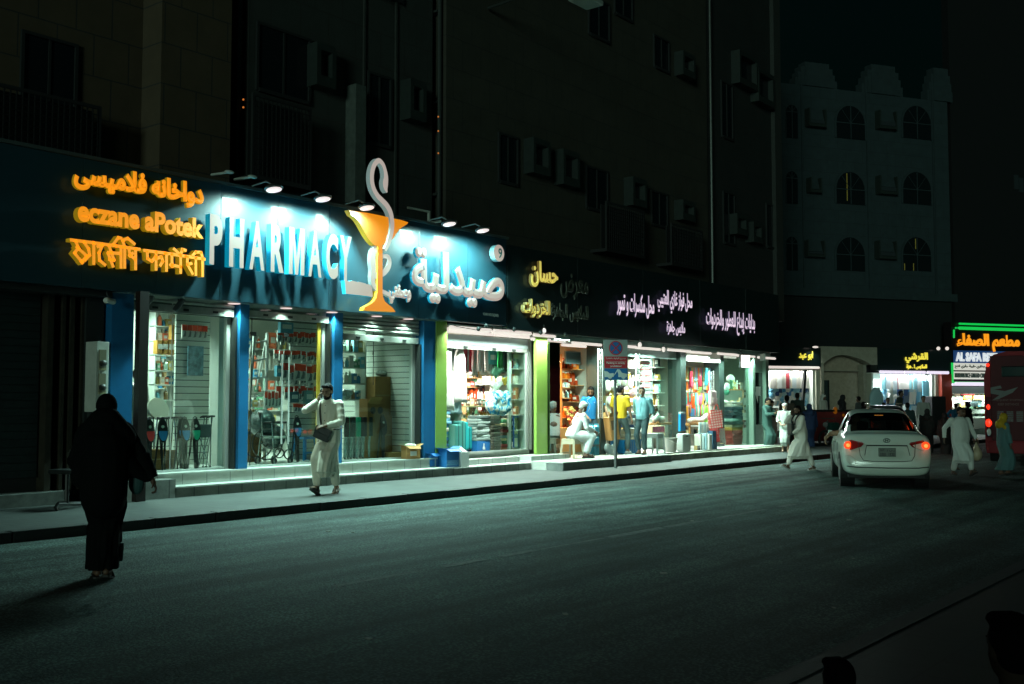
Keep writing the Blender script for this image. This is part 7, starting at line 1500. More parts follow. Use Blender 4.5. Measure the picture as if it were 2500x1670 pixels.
def hand(b, wr, d, n, s, curl=.35, grip=False):
    """palm, four jointed fingers and a side thumb; d along the hand, n out of the palm"""
    d = Vector(d).normalized(); n = Vector(n); n = (n-d*n.dot(d)).normalized(); c = d.cross(n)
    b.cap(wr, wr+d*.03*s, .024*s, .027*s, 10)
    for k in (-1.2,-.4,.4,1.2): b.cap(wr+d*.03*s+c*k*.010*s, wr+d*.085*s+c*k*.019*s, .015*s, .0125*s, 8)
    for k,L in ((-1.5,.060),(-.5,.075),(.5,.080),(1.5,.070)):
        p = wr+d*.088*s+c*k*.0195*s; a = curl*(1.6 if grip else 1)
        for q,fr in enumerate((.45,.32,.23)):
            ang = a*(q+.6); dd = (d*math.cos(ang)+n*math.sin(ang)).normalized(); e = p+dd*L*fr*s; b.cap(p, e, (.0098-.001*q)*s, (.0092-.001*q)*s, 7); p = e
    p = wr+d*.03*s-c*.026*s
    for q,(L) in enumerate((.032,.027)):
        dd = (d*.62-c*.62+n*(.35+.4*q)).normalized(); e = p+dd*L*s; b.cap(p, e, (.0125-.002*q)*s, (.011-.002*q)*s, 7); p = e
def foot(b, an, yaw, pitch, s, toes=True):
    M = Matrix.Rotation(yaw,3,'Z') @ Matrix.Rotation(-pitch,3,'Y'); an = Vector(an)
    f = lambda x,y,z: an + M @ (Vector((x,y,z))*s)
    b.cap(f(-.045,0,-.045), f(.02,0,-.035), .034*s, .040*s); b.cap(f(0,0,-.01), f(.06,0,-.04), .038*s, .032*s); b.cap(f(.04,.0,-.045), f(.13,.005,-.055), .034*s, .026*s); b.cap(f(.05,.018,-.05), f(.125,.022,-.058), .028*s, .022*s)
    if toes:
        for k in range(5): b.cap(f(.13,-.032+.017*k,-.060), f(.165-.006*abs(k-1),-.036+.018*k,-.066), .0115*s, .010*s, 7)
    return f
def shoe(par, an, yaw, pitch, s, m, kind='sandal'):
    M = Matrix.Rotation(yaw,3,'Z') @ Matrix.Rotation(-pitch,3,'Y'); an = Vector(an); f = lambda x,y,z: an + M @ (Vector((x,y,z))*s)
    b = MB(); out = [(-.085,-.025),(-.075,-.04),(0,-.04),(.08,-.05),(.15,-.045),(.185,-.01),(.18,.03),(.14,.05),(.05,.045),(-.02,.04),(-.075,.04),(-.088,.02)]
    b.rings([[tuple(f(x,y,-.10)) for x,y in out],[tuple(f(x,y,-.078)) for x,y in out]])
    if kind == 'sandal':
        b.tube([f(.07,-.05,-.08),(f(.06,-.03,-.025)),(f(.06,.03,-.02)),f(.07,.05,-.08)], (.008*s), 6); b.tube([f(.12,-.045,-.08),(f(.11,0,-.028)),f(.12,.05,-.08)], .009*s, 6)
    else: b.cap(f(-.04,0,-.055), f(.11,0,-.065), .045*s, .038*s)
    return b.build('sandal' if kind=='sandal' else 'shoe', m, par, fix=True)
def person(label, P, z, yaw, H=1.74, outfit='thobe', cloth=None, low=None, skin=None, hair=None, cap=None, beard=None, arms=None, stride=(.0,.0), feet_pitch=(0,0), head=(0,0), lean=0.0, seated=False, hemf=1.0, shoes='sandal', shoe_m=None, group=None, belly=0.0, vox=.014, detail=1, hair_bald=0, sleeves='long', face=True, feet_y=.10, hem=.08, knee_bend=(0,0), wide=1.0, seat_h=.43):
    skin = skin or SKIN; hair = HAIR if hair is None else hair; s = H/1.75; t = thing('person', label, 'person', (P[0],P[1],z), yaw, group)
    V = Vector; b = MB()
    hipz = .92*s if not seated else (seat_h+.10)
    hip = V((0,0,hipz)); L = math.radians(lean); up = V((math.sin(L),0,math.cos(L)))
    chest = hip + up*.36*s; neck = hip + up*.53*s; sh = {}
    hy, hp = math.radians(head[0]), math.radians(head[1])
    HM = Matrix.Rotation(hy,3,'Z') @ Matrix.Rotation(hp,3,'Y'); hc = neck + V((.02*s+math.sin(L)*.06,0,.145*s)) + HM @ V((.02,0,0))*s
    # head
    hf = lambda x,y,z_: hc + HM @ (V((x,y,z_))*s)
    b.ball(hc+HM@V((-.012,0,.025))*s, (.096*s,.078*s,.098*s), 16, 12, M=HM); b.ball(hf(.022,0,-.045), (.066*s,.058*s,.072*s), 14, 10, M=HM)
    b.cap(hf(.035,0,-.095), hf(.052,0,-.098), .030*s, .024*s); b.cap(hf(.078,0,.012), hf(.098,0,-.028), .010*s, .015*s, 8)
    for q in (-1,1): b.ball(hf(-.008,q*.077,-.012), (.018*s,.009*s,.030*s), 8, 6, M=HM); b.cap(hf(.066,q*.012,.03), hf(.062,q*.05,.026), .013*s, .012*s, 7); b.ball(hf(.058,q*.035,-.03),(.02*s,.022*s,.02*s),8,6)
    b.cap(hf(.082,-.018,-.062), hf(.082,.018,-.062), .009*s, .009*s, 7)
    b.cap(neck+V((0,0,-.06*s)), hf(-.02,0,-.07), .058*s, .052*s)
    # torso
    b.cap(hip+V((0,-.06*s,.03)), chest+V((0,-.07*s,0)), .088*s, .08*s); b.cap(hip+V((0,.06*s,.03)), chest+V((0,.07*s,0)), .088*s, .08*s); b.cap(chest+V((0,-.11*s,.06*s)), chest+V((0,.11*s,.06*s)), .06*s, .06*s)
    if belly: b.ball(hip+V((.04,0,.16*s)), (.08*s+belly*.5,.12*s,.14*s))
    # legs
    knees = []; ankles = []
    for i,q in enumerate((1,-1)):
        hj = hip + V((0,q*.09*s,0)); an = V((stride[i]*s, q*feet_y*s, .095*s + (abs(math.sin(feet_pitch[i]))*.06)))
        if seated: an = V((stride[i], q*feet_y*s, .095*s))
        kn, an = ik(hj, an, .44*s, .43*s, (1,q*.15,0)); knees.append(kn); ankles.append(an)
        lg = 1.0 if outfit == 'shirt' else .8; b.cap(hj, kn, .07*s*lg, .05*s*lg); b.cap(kn, kn.lerp(an,.35), .048*s*lg, .046*s*lg); b.cap(kn.lerp(an,.3), an, .046*s*lg, .034*s)
        foot(b, an, q*.12, feet_pitch[i], s, detail > 1)
    # arms: (hand position, elbow hint, palm normal, curl, grip)
    arms = arms or {}; J = {}
    for i,(nm,q) in enumerate((('l',1),('r',-1))):
        sj = neck + V((0,q*.185*s*wide,-.05*s)); a = arms.get(nm, ((.06,q*.27,.80),(-1,q*.4,0),(0,-q,0),.3))
        wr = V(a[0])*s if not seated else V(a[0]); el, wr = ik(sj, wr, .29*s, .26*s, a[1]); J[nm] = (sj,el,wr)
        b.cap(sj, el, .052*s, .040*s); b.cap(el, wr, .040*s, .026*s); hand(b, wr, (wr-el) if len(a) < 5 else V(a[4]), a[2], s, a[3])
    body = remesh(b, 'body', skin, t, vox if detail < 2 else .0075, 2 if detail<2 else 3)
    if face:
        for q in (-1,1): MB().ball(hf(.081,q*.031,.005), (.006*s,.012*s,.007*s), 8, 6, M=HM).build('eye', EYE, t)
        if hair is not EYE and detail>0:
            for q in (-1,1): MB().cap(hf(.083,q*.014,.024), hf(.073,q*.046,.028), .005*s, .004*s, 6).build('eyebrow', hair if hair else HAIR, t)
    if hair and cap != 'hijab':
        g = MB(); g.ball(hf(-.026,0,.036), (.093*s,.083*s,.098*s), 18, 14, M=HM); g.ball(hf(-.045,0,-.01),(.068*s,.074*s,.07*s),14,10,M=HM)
        if hair_bald == 0: g.cap(hf(.045,-.04,.098), hf(.045,.04,.098), .025*s, .025*s)
        remesh(g, 'hair', hair, t, .012, 2)
    if beard:
        g = MB(); g.ball(hf(.035,0,-.082), (.055*s,.056*s,.046*s), 14, 10, M=HM); g.cap(hf(.088,-.026,-.05), hf(.088,.026,-.05), .007*s, .007*s, 6)
        for q in (-1,1): g.cap(hf(.0,q*.066,-.01), hf(.03,q*.054,-.07), .014*s, .016*s, 8)
        remesh(g, 'beard', beard, t, .010, 1)
    if cap == 'taqiyah':
        g = MB(); g.M = Matrix.Translation(hf(-.018,0,.055)) @ HM.to_4x4(); g.lathe([(.090*s,0),(.092*s,.02*s),(.086*s,.055*s),(.06*s,.075*s),(.02*s,.082*s)], n=20); g.build('cap', mat('cap_white', (.62,.62,.58), .8), t, True)
    if cap == 'ghutra':
        g = MB(); g.ball(hf(-.02,0,.04), (.108*s,.094*s,.10*s), 16, 12, M=HM); g.cap(hf(-.06,0,.0), neck+V((-.10,0,-.12)), .085*s, .11*s); [g.cap(hf(-.02,q*.075,.0), neck+V((-.01,q*.12,-.10)), .04*s, .05*s) for q in (-1,1)]
        remesh(g, 'headcloth', mat('headcloth_white', (.62,.62,.58), .85), t, .016, 2)
    if cap in ('hijab','abaya_veil'):
        m = cloth if cap == 'abaya_veil' else low
        g = MB(); g.ball(hf(-.022,0,.02), (.115*s,.100*s,.118*s), 18, 14, M=HM); g.ball(hf(-.03,0,-.06), (.10*s,.092*s,.10*s)); g.cap(hf(-.05,0,-.08), chest+V((-.06,0,.10)), .10*s, .15*s)
        for q in (-1,1): g.cap(neck+V((-.02,0,.0)), neck+V((-.02,q*.17*s,-.10)), .085*s, .085*s)
        g.cap(neck+V((.03,0,-.02)), chest+V((.08,0,.05)), .085*s, .09*s)
        remesh(g, 'headscarf', m, t, .018, 3)
    # clothing
    rnd = random.Random(hash(label) % 1000 if False else sum(map(ord,label))); g = MB()
    def ringz(c, rx, ry, k, amp, ph, yawr=0.0):
        out = []; n = 48
        for i in range(n):
            a = 2*math.pi*i/n; f = 1 + amp*(.6*math.sin(k*a+ph)+.4*math.sin((k*2+1)*a-ph*1.7)); out.append((c.x+rx*math.cos(a)*f, c.y+ry*math.sin(a)*f, c.z))
        return out
    ph = rnd.uniform(0,6)
    if seated:
        R = []
        for fr,rx,ry in ((0,.15,.19),(.12,.16,.20),(.3,.145+belly*.4,.19),(.5,.13,.19),(.7,.12,.195),(.85,.11,.18),(.93,.085,.13),(1.0,.062,.068)):
            c = hip + (neck-hip)*fr + V((0,0,-.04*(1-fr))); R.append(ringz(c, rx*s, ry*s*wide, 7, .03, ph+fr*2))
        g.rings(R)
        if outfit == 'thobe':
            for i,q in enumerate((1,-1)):
                hj = hip+V((0,q*.09,0)); g.cap(hj, knees[i]+V((.02,0,.0)), .125*s, .095*s, 14); g.cap(knees[i], ankles[i].lerp(knees[i],.22), .095*s, .085*s, 14)
            km = (knees[0]+knees[1])/2; am = (ankles[0]+ankles[1])/2; g.cap(km+V((-.05,0,-.02)), km+V((-.02,0,-.05)), .13*s,.12*s); g.cap(km.lerp(am,.2), am.lerp(km,.25)+V((-.03,0,0)), .12*s,.10*s); g.cap(hip+V((.05,0,-.04)), km+V((-.08,0,-.04)), .16*s, .12*s)
    elif outfit in ('thobe','abaya'):
        R = []; wd = wide; am = (ankles[0]+ankles[1])/2; km = (knees[0]+knees[1])/2; dx = abs(ankles[0].x-ankles[1].x)/2; dk = abs(knees[0].x-knees[1].x)/2
        hq = .10 if dx > .15 else 0; base = [((hem+hq)*s, am, .10+dx*(1.08-hq*3.5), .155-hq*.4, 9, .06),((hem+hq)*s+.04, am.lerp(km,.08), .10+dx*(1.06-hq*3), .155-hq*.3, 9, .06),(max(.22,hem+hq+.08)*s, am.lerp(km,.4), .11+dx*(.9-hq*1.5), .16, 8, .05),(.36*s, am.lerp(km,.75), .12+(dx+dk)*.5, .165, 8, .045),(.50*s, km, .12+dk*.9, .165, 7, .04),(.66*s, km.lerp(hip,.4), .135+dk*.5, .175, 7, .035),(.80*s, hip+V((0,0,0)), .145, .185, 6, .03),(.92*s, hip, .15+belly*.5, .19, 6, .025),(1.05*s, hip+up*.13*s, .14+belly, .185, 6, .03),(1.18*s, hip+up*.26*s, .135+belly*.5, .185, 7, .03),(1.30*s, chest+up*.02*s, .13, .195, 7, .02),(1.40*s, chest+up*.11*s, .115, .185, 6, .01),(1.44*s, chest+up*.15*s, .09, .14, 6, .0),(1.478*s, neck, .062, .068, 6, .0)]
        for zz_,c,rx,ry,k,amp in base:
            k2 = wide if outfit=='thobe' else wide*1.12; cc = V((c.x + belly*.25*(1 if .9<zz_/s<1.25 else 0), c.y*.8, zz_)); R.append(ringz(cc, rx*s*(hemf if zz_<.6*s else 1)*(1 if outfit=='thobe' else 1.1), ry*s*(hemf if zz_<.6*s else 1)*(k2 if zz_<1.40*s else 1), k, amp*2.3, ph + zz_*1.3))
        g.rings(R)
        if dx > .15:
            for i in range(2): g.cap(hip.lerp(knees[i],.55), knees[i], .115*s, .090*s, 14); g.cap(knees[i], ankles[i].lerp(knees[i],.18), .090*s, .070*s, 14)
    if outfit == 'shirt':
        R = []
        for fr,rx,ry in ((-.06,.135,.175),(0,.13+belly*.5,.17),(.12,.13+belly,.168),(.3,.128+belly*.7,.172),(.5,.125,.182),(.7,.12,.19),(.85,.105,.175),(.93,.085,.13),(1.0,.062,.068)):
            c = hip + up*(.545*s*fr) + V((belly*.2,0,0)); R.append(ringz(c, rx*s, ry*s*wide, 7, .03, ph+fr*3))
        g.rings(R)
    for i,(nm,q) in enumerate((('l',1),('r',-1))):
        sj,el,wr = J[nm]; g.ball(sj+V((0,-q*.01,0)), (.072*s,.070*s,.066*s), 12, 9)
        if sleeves == 'long':
            e2 = wr.lerp(el,.06); wv = []; rr_ = []
            for k in range(9): u = k/8; wv.append(sj.lerp(el,u)); rr_.append((.068-.010*u+.0035*math.sin(u*17+ph))*s)
            g.tube(wv, rr_, 14); wv = []; rr_ = []
            for k in range(9): u = k/8; wv.append(el.lerp(e2,u)); rr_.append((.058-.012*u+.004*math.sin(u*19+ph) + (.02 if outfit=='abaya' else 0))*s)
            g.tube(wv, rr_, 14); g.ball(el, (.054*s,)*3, 12, 9)
            if outfit == 'abaya': g.cap(sj.lerp(el,.4)+V((0,-q*.06,-.05)), el.lerp(wr,.5)+V((0,-q*.04,-.06)), .09*s, .06*s)
        elif sleeves == 'half':
            g.tube([sj, sj.lerp(el,.4), sj.lerp(el,.78)], [.068*s,.066*s,.072*s], 14)
        elif sleeves == 'elbow':
            g.tube([sj, sj.lerp(el,.5), el], [.070*s,.070*s,.068*s], 14); g.ball(el,(.066*s,)*3,12,9); g.tube([el, el.lerp(wr,.35)], [.066*s,.074*s], 14)
    nm_ = {'thobe':'robe','abaya':'abaya','shirt':'shirt'}[outfit]
    remesh(g, nm_, cloth, t, vox if detail < 2 else .0085, 2)
    if outfit == 'shirt' and low:
        g = MB()
        for i,q in enumerate((1,-1)):
            hj = hip+V((0,q*.085*s,-.0)); kn = knees[i]; an = ankles[i]; pts = []; rr_ = []
            for k in range(8): u = k/7; pts.append(hj.lerp(kn,u)); rr_.append((.105-.030*u+.003*math.sin(u*13+ph))*s)
            g.tube(pts, rr_, 14); pts = []; rr_ = []
            for k in range(9): u = k/8*.93; pts.append(kn.lerp(an,u)); rr_.append((.075-.016*u+.004*math.sin(u*25+ph)*u)*s)
            g.tube(pts, rr_, 14); g.ball(kn,(.076*s,)*3,12,9)
        g.ball(hip+V((0,0,.0)), (.125*s,.165*s,.11*s)); remesh(g, 'trousers', low, t, vox, 1)
    if shoes:
        for i,q in enumerate((1,-1)): shoe(t, ankles[i], q*.12, feet_pitch[i], s, shoe_m or mat('sandal_dark', (.02,.018,.016), .6), 'sandal' if shoes == 'sandal' else 'shoe')
    t['_j'] = 0
    del t['_j']
    return t, dict(neck=neck, hip=hip, chest=chest, J=J, hc=hc, HM=HM, s=s, hf=hf, knees=knees, ankles=ankles)
def W(t, p): return Matrix.Translation(t.location) @ Matrix.Rotation(t.rotation_euler.z,4,'Z') @ Vector(p)
def strap(par_t, name, m, pts, rad=.012, n=6, parent=None):
    return MB().tube(catmull3(pts), rad, n).build(name, m, parent)
def catmull3(P, k=6):
    P = [Vector(p) for p in P]; P = [P[0]] + P + [P[-1]]; out = []
    for i in range(1, len(P)-2):
        p0,p1,p2,p3 = P[i-1],P[i],P[i+1],P[i+2]
        for j in range(k): u = j/k; out.append(.5*((2*p1)+(p2-p0)*u+(2*p0-5*p1+4*p2-p3)*u*u+(3*p1-p0-3*p2+p3)*u**3))
    out.append(P[-2]); return out
def toward(P, extra=0.0): return math.atan2(-P[1], -P[0]) + math.radians(extra)      # facing the viewer
def faces(P, deg): return toward(P) + math.radians(deg)                                # +deg turns his nose to our right
THOBE = clothm('thobe_cream', (.86,.80,.66)); THW = clothm('thobe_white', (.62,.63,.59)); BAGM = mat('bag_black', (.015,.018,.018), .45, bump=.3, bscale=14)
# ---- 1 man on the phone
P = onZ(800,1206,.12)
t, k = person('man in a long cream robe walking past the pharmacy while talking on his phone', (P.x,P.y), .12, faces(P,-22), 1.78, 'thobe', THOBE, beard=HAIR, skin=mat('skin_mid', (.23,.13,.08), .55),
  arms={'r':((.13,-.12,1.45),(.1,-1,-.9),(-.3,1,0),.8,(-.1,.12,1)), 'l':((.22,.05,1.06),(-.6,1,-.1),(-.6,-.3,-1),.45,(.5,-.9,-.1))}, stride=(-.18,.24), feet_pitch=(-.35,.45), head=(-8,18), lean=1, detail=2, vox=.010, hem=.17, feet_y=.07, hemf=.92)
hr = W(t, k['J']['r'][2]); s = k['s']
ph = thing('mobile_phone', 'mobile phone held to the ear of the man in the long cream robe', 'phone', W(t, k['hf'](.02,-.100,-.02)), t.rotation_euler.z); b = MB(); b.M = Matrix.Rotation(math.radians(18),4,'Y'); b.bbox(-.035,.035,-.006,.006,-.07,.07,.004).build('case', BLK, ph)
bg_ = thing('shoulder_bag', 'black shoulder bag hung across the man in the cream robe', 'bag', W(t, (.20,.0,.99)), t.rotation_euler.z)
b = MB(); b.M = Matrix.Rotation(math.radians(-22),4,'X'); b.bbox(-.045,.045,-.135,.135,-.14,.06,.03).build('body', BAGM, bg_); b = MB(); b.M = Matrix.Rotation(math.radians(-22),4,'X'); b.bbox(.04,.056,-.13,.13,-.04,.065,.012).build('flap', BAGM, bg_)
Mi = (Matrix.Translation(bg_.location) @ Matrix.Rotation(bg_.rotation_euler.z,4,'Z')).inverted()
MB().tube([Mi @ p for p in [W(t,q) for q in catmull3([(.17,-.05,1.05),(.165,-.07,1.2),(.15,-.085,1.35),(.08,-.10,1.455),(-.04,-.10,1.46),(-.12,.0,1.36),(-.15,.12,1.2),(-.05,.21,1.05),(.12,.14,1.02)])]], .012, 6).build('strap', mat('strap_brown', (.05,.035,.03), .6), bg_)
b = MB()
for i in range(6): z_ = 1.40 - i*.12; b.ball((.135+.012*i if i<3 else .155,0,z_), (.006,.008,.008), 8, 6)
b.build('button', mat('button_brown', (.10,.06,.04), .5), t)
# ---- 2 woman in black in the foreground
P = onZ(250,1412,0)
ABA = mat('abaya_black', (.004,.005,.005), .9, bump=.6, bscale=10, spec=.1, stretch=(1,1,.25))
t, k = person('woman in a black abaya seen from behind, stepping off the road in the dark', (P.x,P.y), 0, math.atan2(P.y,P.x)+math.radians(-5), 1.66, 'abaya', ABA, cap='abaya_veil', skin=SKIN2, hair=None, face=False,
  arms={'r':((.02,-.45,.86),(-.4,-1,.1),(0,1,0),.9), 'l':((.20,.22,.95),(-1,.5,0),(0,-1,0),.8)}, stride=(.07,-.07), feet_pitch=(0,-.25), detail=2, wide=.98, vox=.012, hem=.09, lean=3, feet_y=.05, hemf=.84)
g = MB(); g.cap((.0,-.14,1.18),(-.02,-.18,1.0),.10,.10); g.cap((.0,.14,1.18),(.0,.18,.90),.10,.11); g.cap((-.03,-.02,1.40),(-.02,-.16,1.24),.12,.11); g.cap((-.03,.02,1.40),(-.02,.16,1.24),.12,.11); g.cap((-.05,0,1.15),(-.05,0,.72),.22,.20); g.cap((-.03,-.20,1.0),(.0,-.36,.88),.09,.045)
remesh(g, 'shawl', ABA, t, .018, 3)
MB().ball((.02,-.27,.84),(.05,.07,.11)).build('under_dress', mat('dress_teal', (.03,.09,.09), .7), t); MB().tube([(.1,-.14,.14),(.08,-.15,.30)], [(.02,.035),(.02,.02)], 8).build('under_dress', mat('dress_teal', (.03,.09,.09), .7), t)
Pm = onZ(175,1240,.125); t2 = thing('trolley_stand', 'dark metal trolley frame on the pavement behind the woman in black', 'trolley', (Pm.x,Pm.y,.122), .2)
g = MB()
for dx in (0,.07): g.tube([(-.34+dx,-.12+dx,.0),(-.37+dx,-.12+dx,.05),(-.33+dx,-.12+dx,.09),(.0+dx,.0+dx,.06),(.5,.1,.02)], .022, 8)
g.build('foot_bar', BLK, t2); MB().tube([(-.12,-.04,.08),(-.12,-.04,.50)], .03, 8).build('post', BLK, t2); MB().bbox(-.2,.35,-.2,.25,.47,.53,.02).build('tray', BLK, t2)
# ---- 3 seated man, his stool
P = onZ(1395,1118,.30); SP = Vector((P.x+.0,13.75,.302))
P = onZ(*z8(290,1335), .30)
yw = math.radians(-38)
STM = mat('stool_beige', (.42,.38,.27), .45); stool('beige plastic stool under the seated man in white', (P.x+.32,P.y+.20,.302), STM, .44, .40)
seat = Vector((P.x+.32,P.y+.20))
t, k = person('elderly man in a white robe and cap sitting bent forward on a beige stool', seat, .302, yw, 1.74, 'thobe', clothm('thobe_bright', (.66,.68,.66)), cap='taqiyah', hair=HAIRG, hair_bald=1, beard=HAIRG, skin=SKIN2,
  arms={'r':((.50,-.10,.62),(-.5,-.6,-.8),(0,0,-1),.7), 'l':((.52,.04,.60),(-.5,.8,-.8),(0,0,-1),.7)}, stride=(.40,.30), head=(0,34), lean=24, seated=True, seat_h=.44, wide=1.1, belly=.04, vox=.013, detail=2, feet_y=.08)
ci = W(t, k['J']['l'][2] + Vector((.12,-.02,-.03))); o = MB().tube([(0,0,0),(.03,-.02,.01)], .005, 6).build('cigarette', CW, None, loc=ci); tag(o, 'cigarette in the hand of the seated man in white', 'cigarette')
# ---- 4 man with blue T-shirt and cardboard box
P = onZ(*z8(440,1300), .30)
t, k = person('man in a bright blue T-shirt holding a cardboard box behind the seated man', (P.x+.38,P.y+.15), .302, faces(P,18), 1.70, 'shirt', clothm('tshirt_blue', (.01,.20,.48)), clothm('jeans_dark', (.03,.055,.07)), beard=HAIR, sleeves='half',
  arms={'l':((.18,.42,.96),(-.6,1,-.2),(0,-1,0),.9), 'r':((.20,-.14,.95),(-.6,-1,0),(0,0,-1),.5)}, stride=(.02,.08), head=(-22,26), lean=4, detail=1, vox=.012)
MB().prism([(-.014,0),(.0,.03),(.016,0)], -.002,.002).build('shirt_logo', CW, t, loc=k['chest']+Vector((.125,.06,.02))).rotation_euler = (0,0,math.pi/2)
MB().tube(catmull3([(.13,-.02,1.40),(.135,-.12,1.32),(.14,-.05,1.2),(.14,-.10,1.05)]), .004, 5).build('shirt_piping', CW, t)
bp = W(t, (.26,.46,.66)); t3 = thing('cardboard_box', 'empty cardboard box with a square window held by the man in blue', 'box', bp, t.rotation_euler.z+.3)
b = MB(); b.M = Matrix.Rotation(math.radians(8),4,'X'); b.bbox(-.12,.12,-.13,.13,-.30,.26,.004).build('body', CB, t3); b = MB(); b.M = Matrix.Rotation(math.radians(8),4,'X'); b.box(.121,.123,-.09,.03,-.05,.18).build('opening', mat('box_inside', (.10,.06,.03), .9), t3)
b = MB(); b.M = Matrix.Rotation(math.radians(8),4,'X'); b.quad((.12,-.13,.26),(.12,.13,.26),(.19,.12,.38),(.19,-.12,.38)).quad((-.12,-.13,.26),(-.12,.13,.26),(-.17,.12,.38),(-.17,-.12,.38)).build('flap', CB, t3)
# ---- 5 man in yellow from behind, 6 companion beyond him
P = onZ(*z8(780,1290), .30)
t, k = person('man in a yellow T-shirt seen from behind beside the no parking sign', (P.x,P.y+.05), .302, faces(P,150), 1.73, 'shirt', clothm('tshirt_yellow', (.60,.38,.01)), clothm('jeans_grey', (.10,.15,.15)), beard=HAIR, sleeves='half',
  arms={'r':((.10,-.28,.84),(-1,-.3,0),(0,1,0),.9), 'l':((.16,.24,.90),(-1,.5,0),(0,-1,0),.6)}, stride=(-.12,.18), feet_pitch=(-.1,0), head=(-14,6), vox=.013, shoes='shoe', shoe_m=mat('trainer_white', (.45,.45,.42), .6), wide=1.05)
hr = W(t, k['J']['r'][2]); o = MB().tube(catmull3([(0,0,0),(.08,-.03,-.10),(.22,-.05,-.22),(.30,-.05,-.34)]), [.010]*19, 6).build('plastic_strip', CW, None, loc=hr+Vector((0,0,-.06))); tag(o, 'pale plastic strip dangling from the hand of the man in yellow', 'strip')
P2 = onZ(*z8(880,1280), .30)
person('grey haired man in a pale cream shirt mostly hidden behind the man in yellow', (P2.x-.05,P2.y+.75), .302, faces(P2,160), 1.72, 'shirt', clothm('shirt_cream', (.55,.55,.42)), clothm('trousers_black', (.02,.025,.025)), hair=HAIRG, vox=.016, detail=0, face=False)
P = onZ(*z8(650,1280), .30)
person('man in a white shirt standing inside the shop entrance, mostly hidden by the sign', (P.x+.1,P.y+.45), .302, faces(P,100), 1.66, 'shirt', clothm('shirt_white', (.6,.6,.58)), clothm('trousers_dark', (.03,.05,.055)), vox=.016, detail=0)
# ---- 7 man in pale blue shirt
P = onZ(*z8(1010,1290), .30)
t, k = person('man in a pale blue shirt standing with his hands behind his back', (P.x,P.y+.1), .302, faces(P,-22), 1.68, 'shirt', clothm('shirt_pale_blue', (.19,.42,.47)), clothm('trousers_teal', (.03,.06,.065)), skin=mat('skin_mid', (.23,.13,.08), .55), sleeves='elbow', belly=.03,
  arms={'l':((-.12,.12,.90),(-.3,1,0),(0,0,1),.5), 'r':((-.12,-.08,.92),(-.3,-1,0),(0,0,1),.5)}, stride=(.10,-.02), head=(16,4), vox=.011)
g = MB(); g.tube([(.07,-.05,1.475),(.12,0,1.44),(.07,.05,1.475)], .012, 6); g.build('collar', MATS['shirt_pale_blue'], t); MB().box(.150,.154,-.006,.006,.95,1.40).build('placket', mat('placket', (.14,.33,.37), .8), t)
# ---- 8 man in grey green robe, 9 cream robe, 10 old man
P = onZ(1874,1100,.12)
t, k = person('man in a long grey green robe reading his phone at the corner', (P.x,P.y), .12, faces(P,62), 1.64, 'thobe', clothm('thobe_green', (.045,.11,.095)), hemf=1.3, hem=.04, hair=HAIR, beard=None, arms={'l':((.30,.02,1.22),(-.5,1,-.6),(-.3,0,1),.6,(.8,-.2,.5)),'r':((.30,-.08,1.20),(-.5,-1,-.6),(-.3,0,1),.6,(.8,.2,.5))}, head=(0,24), vox=.014, wide=1.1)
o = MB().bbox(-.005,.005,-.035,.035,-.07,.07,.003).build('mobile_phone', BLK, None, loc=W(t,(.37,-.02,1.16))); tag(o, 'phone in the hands of the man in the grey green robe', 'phone'); o.rotation_euler=(0,-.6,t.rotation_euler.z)
P = onZ(1893,1096,.10)
t, k = person('man in a cream robe looking at his phone beside the grey green robe', (P.x+.6,P.y+.4), .02, faces(P,15), 1.66, 'thobe', clothm('thobe_cream_b', (.52,.48,.42)), hair=HAIR, beard=None, arms={'l':((.30,.04,1.15),(-.5,1,-.6),(-.3,0,1),.6,(.8,-.3,.3)),'r':((.30,-.10,1.20),(-.5,-1,-.6),(-.3,0,1),.6,(.8,.2,.4))}, head=(10,22), vox=.016, stride=(.05,-.05))
o = MB().bbox(-.005,.005,-.035,.035,-.07,.07,.003).build('mobile_phone', BLK, None, loc=W(t,(.38,-.03,1.15))); tag(o, 'phone in the hands of the man in the cream robe at the corner', 'phone')
P = onZ(1918,1106,.10)
person('old man with white cap and beard in a short sleeved pale robe', (P.x,P.y), .11, faces(P,-8), 1.47, 'thobe', clothm('robe_pale_green', (.50,.56,.50)), hair=HAIRG, hair_bald=1, cap='taqiyah', beard=mat('beard_white', (.6,.6,.56), .8), skin=SKIN3, sleeves='elbow', arms={'l':((.22,.02,.98),(-.5,1,-.3),(0,0,-1),.5,(.3,-1,0)),'r':((.20,-.10,.96),(-.5,-1,-.3),(0,0,-1),.5,(.4,.8,0))}, stride=(.12,-.10), head=(0,14), vox=.015, hem=.24)
# ---- 11 walker with bag on his chest
P = onZ(1957,1148,0)
t, k = person('man in a white robe crossing the road with a black bag on his chest', (P.x,P.y), 0, faces(P,-62), 1.53, 'thobe', clothm('thobe_warm', (.74,.68,.60)), hair=None, beard=HAIR, skin=SKIN2,
  arms={'r':((.20,-.12,1.48),(.4,-.6,-1),(0,1,0),.8,(.1,.2,1)), 'l':((.28,.06,.98),(-.4,1,-.1),(0,-.3,-1),.5,(.6,-.7,-.2))}, stride=(-.30,.34), feet_pitch=(-.1,.5), head=(15,12), lean=6, detail=1, vox=.012, hem=.20, wide=1.08, shoe_m=mat('sandal_pale', (.45,.42,.38), .6), feet_y=.07, belly=.03)
bg_ = thing('chest_bag', 'small black bag strapped on the chest of the man crossing the road', 'bag', W(t,(.24,-.02,.97)), t.rotation_euler.z); MB().bbox(-.04,.05,-.11,.11,-.15,.12,.025).build('body', BAGM, bg_)
Mi = (Matrix.Translation(bg_.location) @ Matrix.Rotation(bg_.rotation_euler.z,4,'Z')).inverted()
